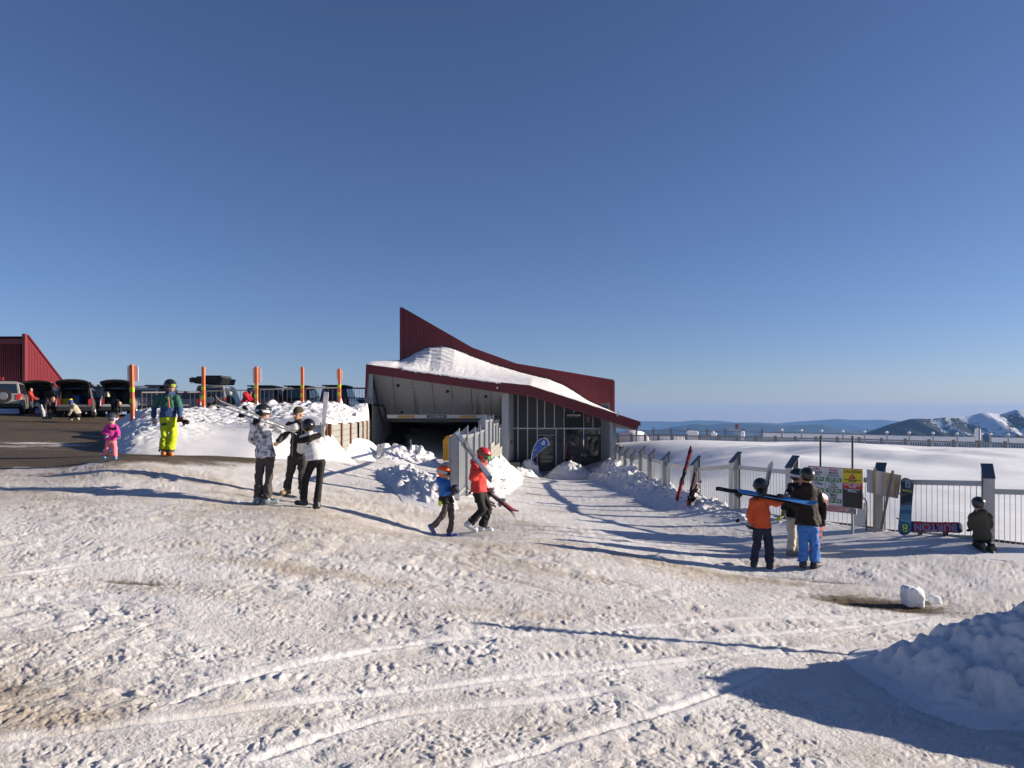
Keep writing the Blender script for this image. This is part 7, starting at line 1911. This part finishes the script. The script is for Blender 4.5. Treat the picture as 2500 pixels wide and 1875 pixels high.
    if rack == 'flat':
        y0_, y1_ = (.0 if ute or True else r0), r1 + .25
        MB().add([T(x, y, z) for z in (H + .06, H + .13) for x, y in ((-wr * 1.08, y0_), (wr * 1.08, y0_), (wr * 1.0, y1_), (-wr * 1.0, y1_))], [(3, 2, 1, 0), (4, 5, 6, 7), (0, 1, 5, 4), (1, 2, 6, 5), (2, 3, 7, 6), (3, 0, 4, 7)]).build('roof_tray', black, root)
        for y in (y0_ + .4, y1_ - .5):
            for sg in (-1, 1): MB().bar(T(sg * wr * .8, y, H - .02), T(sg * wr * .8, y, H + .07), .05, .05, up=(0, 1, 0)).build('tray_foot', black, root)
    if rack == 'skis':
        s_ = MB()
        for i in range(3): s_.bar(T(-.35 + i * .35, r0 + .05, H + .13), T(-.32 + i * .35, r0 + 1.7, H + .13), .10, .03).box(T(-.35 + i * .35, r0 + .85, H + .19), (.10, .30, .08), Rz).box(T(-.35 + i * .35, r0 + .3, H + .18), (.09, .12, .07), Rz)
        s_.bar(T(-wr * .9, r0 + .5, H + .08), T(wr * .9, r0 + .5, H + .08), .06).bar(T(-wr * .9, r0 + 1.3, H + .08), T(wr * .9, r0 + 1.3, H + .08), .06).build('ski_carrier', trim_m, root)
    return root, T, dict(H=H, wr=wr, r0=r0, r1=r1, L=L, hw=hw)

c_silver = paint('silver', (0.36, 0.34, 0.31)); c_grey = paint('grey', (0.13, 0.125, 0.12)); c_blue = paint('blue_grey', (0.075, 0.10, 0.15)); c_navy = paint('navy', (0.018, 0.025, 0.045)); c_blk = paint('black', (0.012, 0.012, 0.013)); c_white = paint('white', (0.42, 0.43, 0.46)); c_dark = paint('dark_grey', (0.03, 0.032, 0.036))
r_, T, q = car('silver beige four wheel drive with a rear spare wheel cover at the left edge', 'car', 3, 40.0, c_silver, 4.7, 1.9, 1.82, .12, spare=True)
car('black hatchback with raised tailgate beside the person in the red top', 'car', 95, 43.5, c_blk, 4.4, 1.8, 1.55, .32, hatch='paint')
car('dark blue car with roof bars between two open tailgates', 'car', 138, 46.5, c_navy, 4.6, 1.82, 1.62, .3, rack='bars')
r_, T, q = car('grey wagon with raised tailgate behind the crouching person', 'car', 182, 39.5, c_grey, 4.7, 1.84, 1.66, .34, hatch='dark', tail_h=.35)
MB().box(T(-.35, .45, .86), (.5, .5, .36)).build('bag', cloth('yellow_bag', (0.55, 0.45, 0.02)), r_)
MB().box(T(.1, .6, 1.0), (.4, .5, .5)).build('bag', cloth('blue_bag', (0.02, 0.05, 0.22)), r_)
car('navy wagon carrying skis on its roof right of the grey wagon', 'car', 236, 43.5, c_navy, 4.7, 1.82, 1.60, .3, rack='skis')
car('white delivery van far behind the open tailgates', 'van', 246, 52.0, paint('van_white', (0.55, 0.54, 0.50)), 5.0, 1.9, 2.05, .06)
r_, T, q = car('white wagon with dark raised tailgate beside the first snow pole', 'car', 287, 41.0, c_white, 4.6, 1.82, 1.68, .34, hatch='dark', tail_h=.3)
MB().box(T(-.55, .35, 1.3), (.22, .3, .3)).build('bag', cloth('cream_bag', (0.45, 0.42, 0.34)), r_)
car('blue grey wagon with roof bars just right of the first snow pole', 'car', 348, 42.5, c_blue, 4.6, 1.82, 1.66, .36, rack='bars')
car('dark wagon with a flat roof tray behind the man in the teal jacket', 'car', 386, 45.5, c_dark, 4.7, 1.85, 1.74, .2, rack='flat')
car('blue hatchback half hidden behind the shoulder of the man in teal', 'car', 452, 42.5, c_blue, 4.5, 1.8, 1.50, .35)
r_, T, q = car('silver four wheel drive with spare wheel and a big black roof load', 'car', 512, 43.5, c_silver, 4.9, 1.92, 1.86, .12, spare=True)
ld = MB(); H_ = q['H']
ld.add([T(x, y, z) for z, k in ((H_ + .10, .86), (H_ + .46, 1.0)) for x, y in ((-.98 * k, -.15), (.80 * k, -.15), (.80 * k, 2.7), (-.98 * k, 2.7))], [(3, 2, 1, 0), (4, 5, 6, 7), (0, 1, 5, 4), (1, 2, 6, 5), (2, 3, 7, 6), (3, 0, 4, 7)])
ld.build('roof_box', black, r_, bevel=.04)
l2 = MB().box(T(.25, .9, H_ + .52), (.95, 1.6, .14)).box(T(-.5, .6, H_ + .50), (.5, 1.0, .08)); l2.build('roof_pack', mat('dark_canvas', (0.03, 0.03, 0.032), .8), r_, bevel=.03)
l3 = MB()
for x in (-.95, -.3, .3, .8): l3.bar(T(x, -.2, H_ + .09), T(x, -.2, H_ + .5), .03)
for z in (.22, .36): l3.bar(T(-1.0, -.2, H_ + z), T(.85, -.2, H_ + z), .03)
l3.box(T(-1.02, .1, H_ + .3), (.14, .5, .26)); l3.build('rack_frame', trim_m, r_)
car('grey pickup with a black flat roof tray and red tail lamp', 'pickup', 634, 45.5, c_grey, 5.2, 1.88, 1.80, .3, rack='flat', ute='body', tail_h=.40)
car('black pickup with canopy behind the plain snow pole', 'pickup', 722, 47.5, c_blk, 5.2, 1.88, 1.84, .3, rack='flat', ute='black')
car('black four wheel drive with flat roof tray nearest the building', 'car', 815, 47.5, c_blk, 4.9, 1.9, 1.84, .15, rack='flat')
car('small pale car beyond the black four wheel drive', 'car', 872, 54.0, c_white, 4.4, 1.78, 1.5, .35)
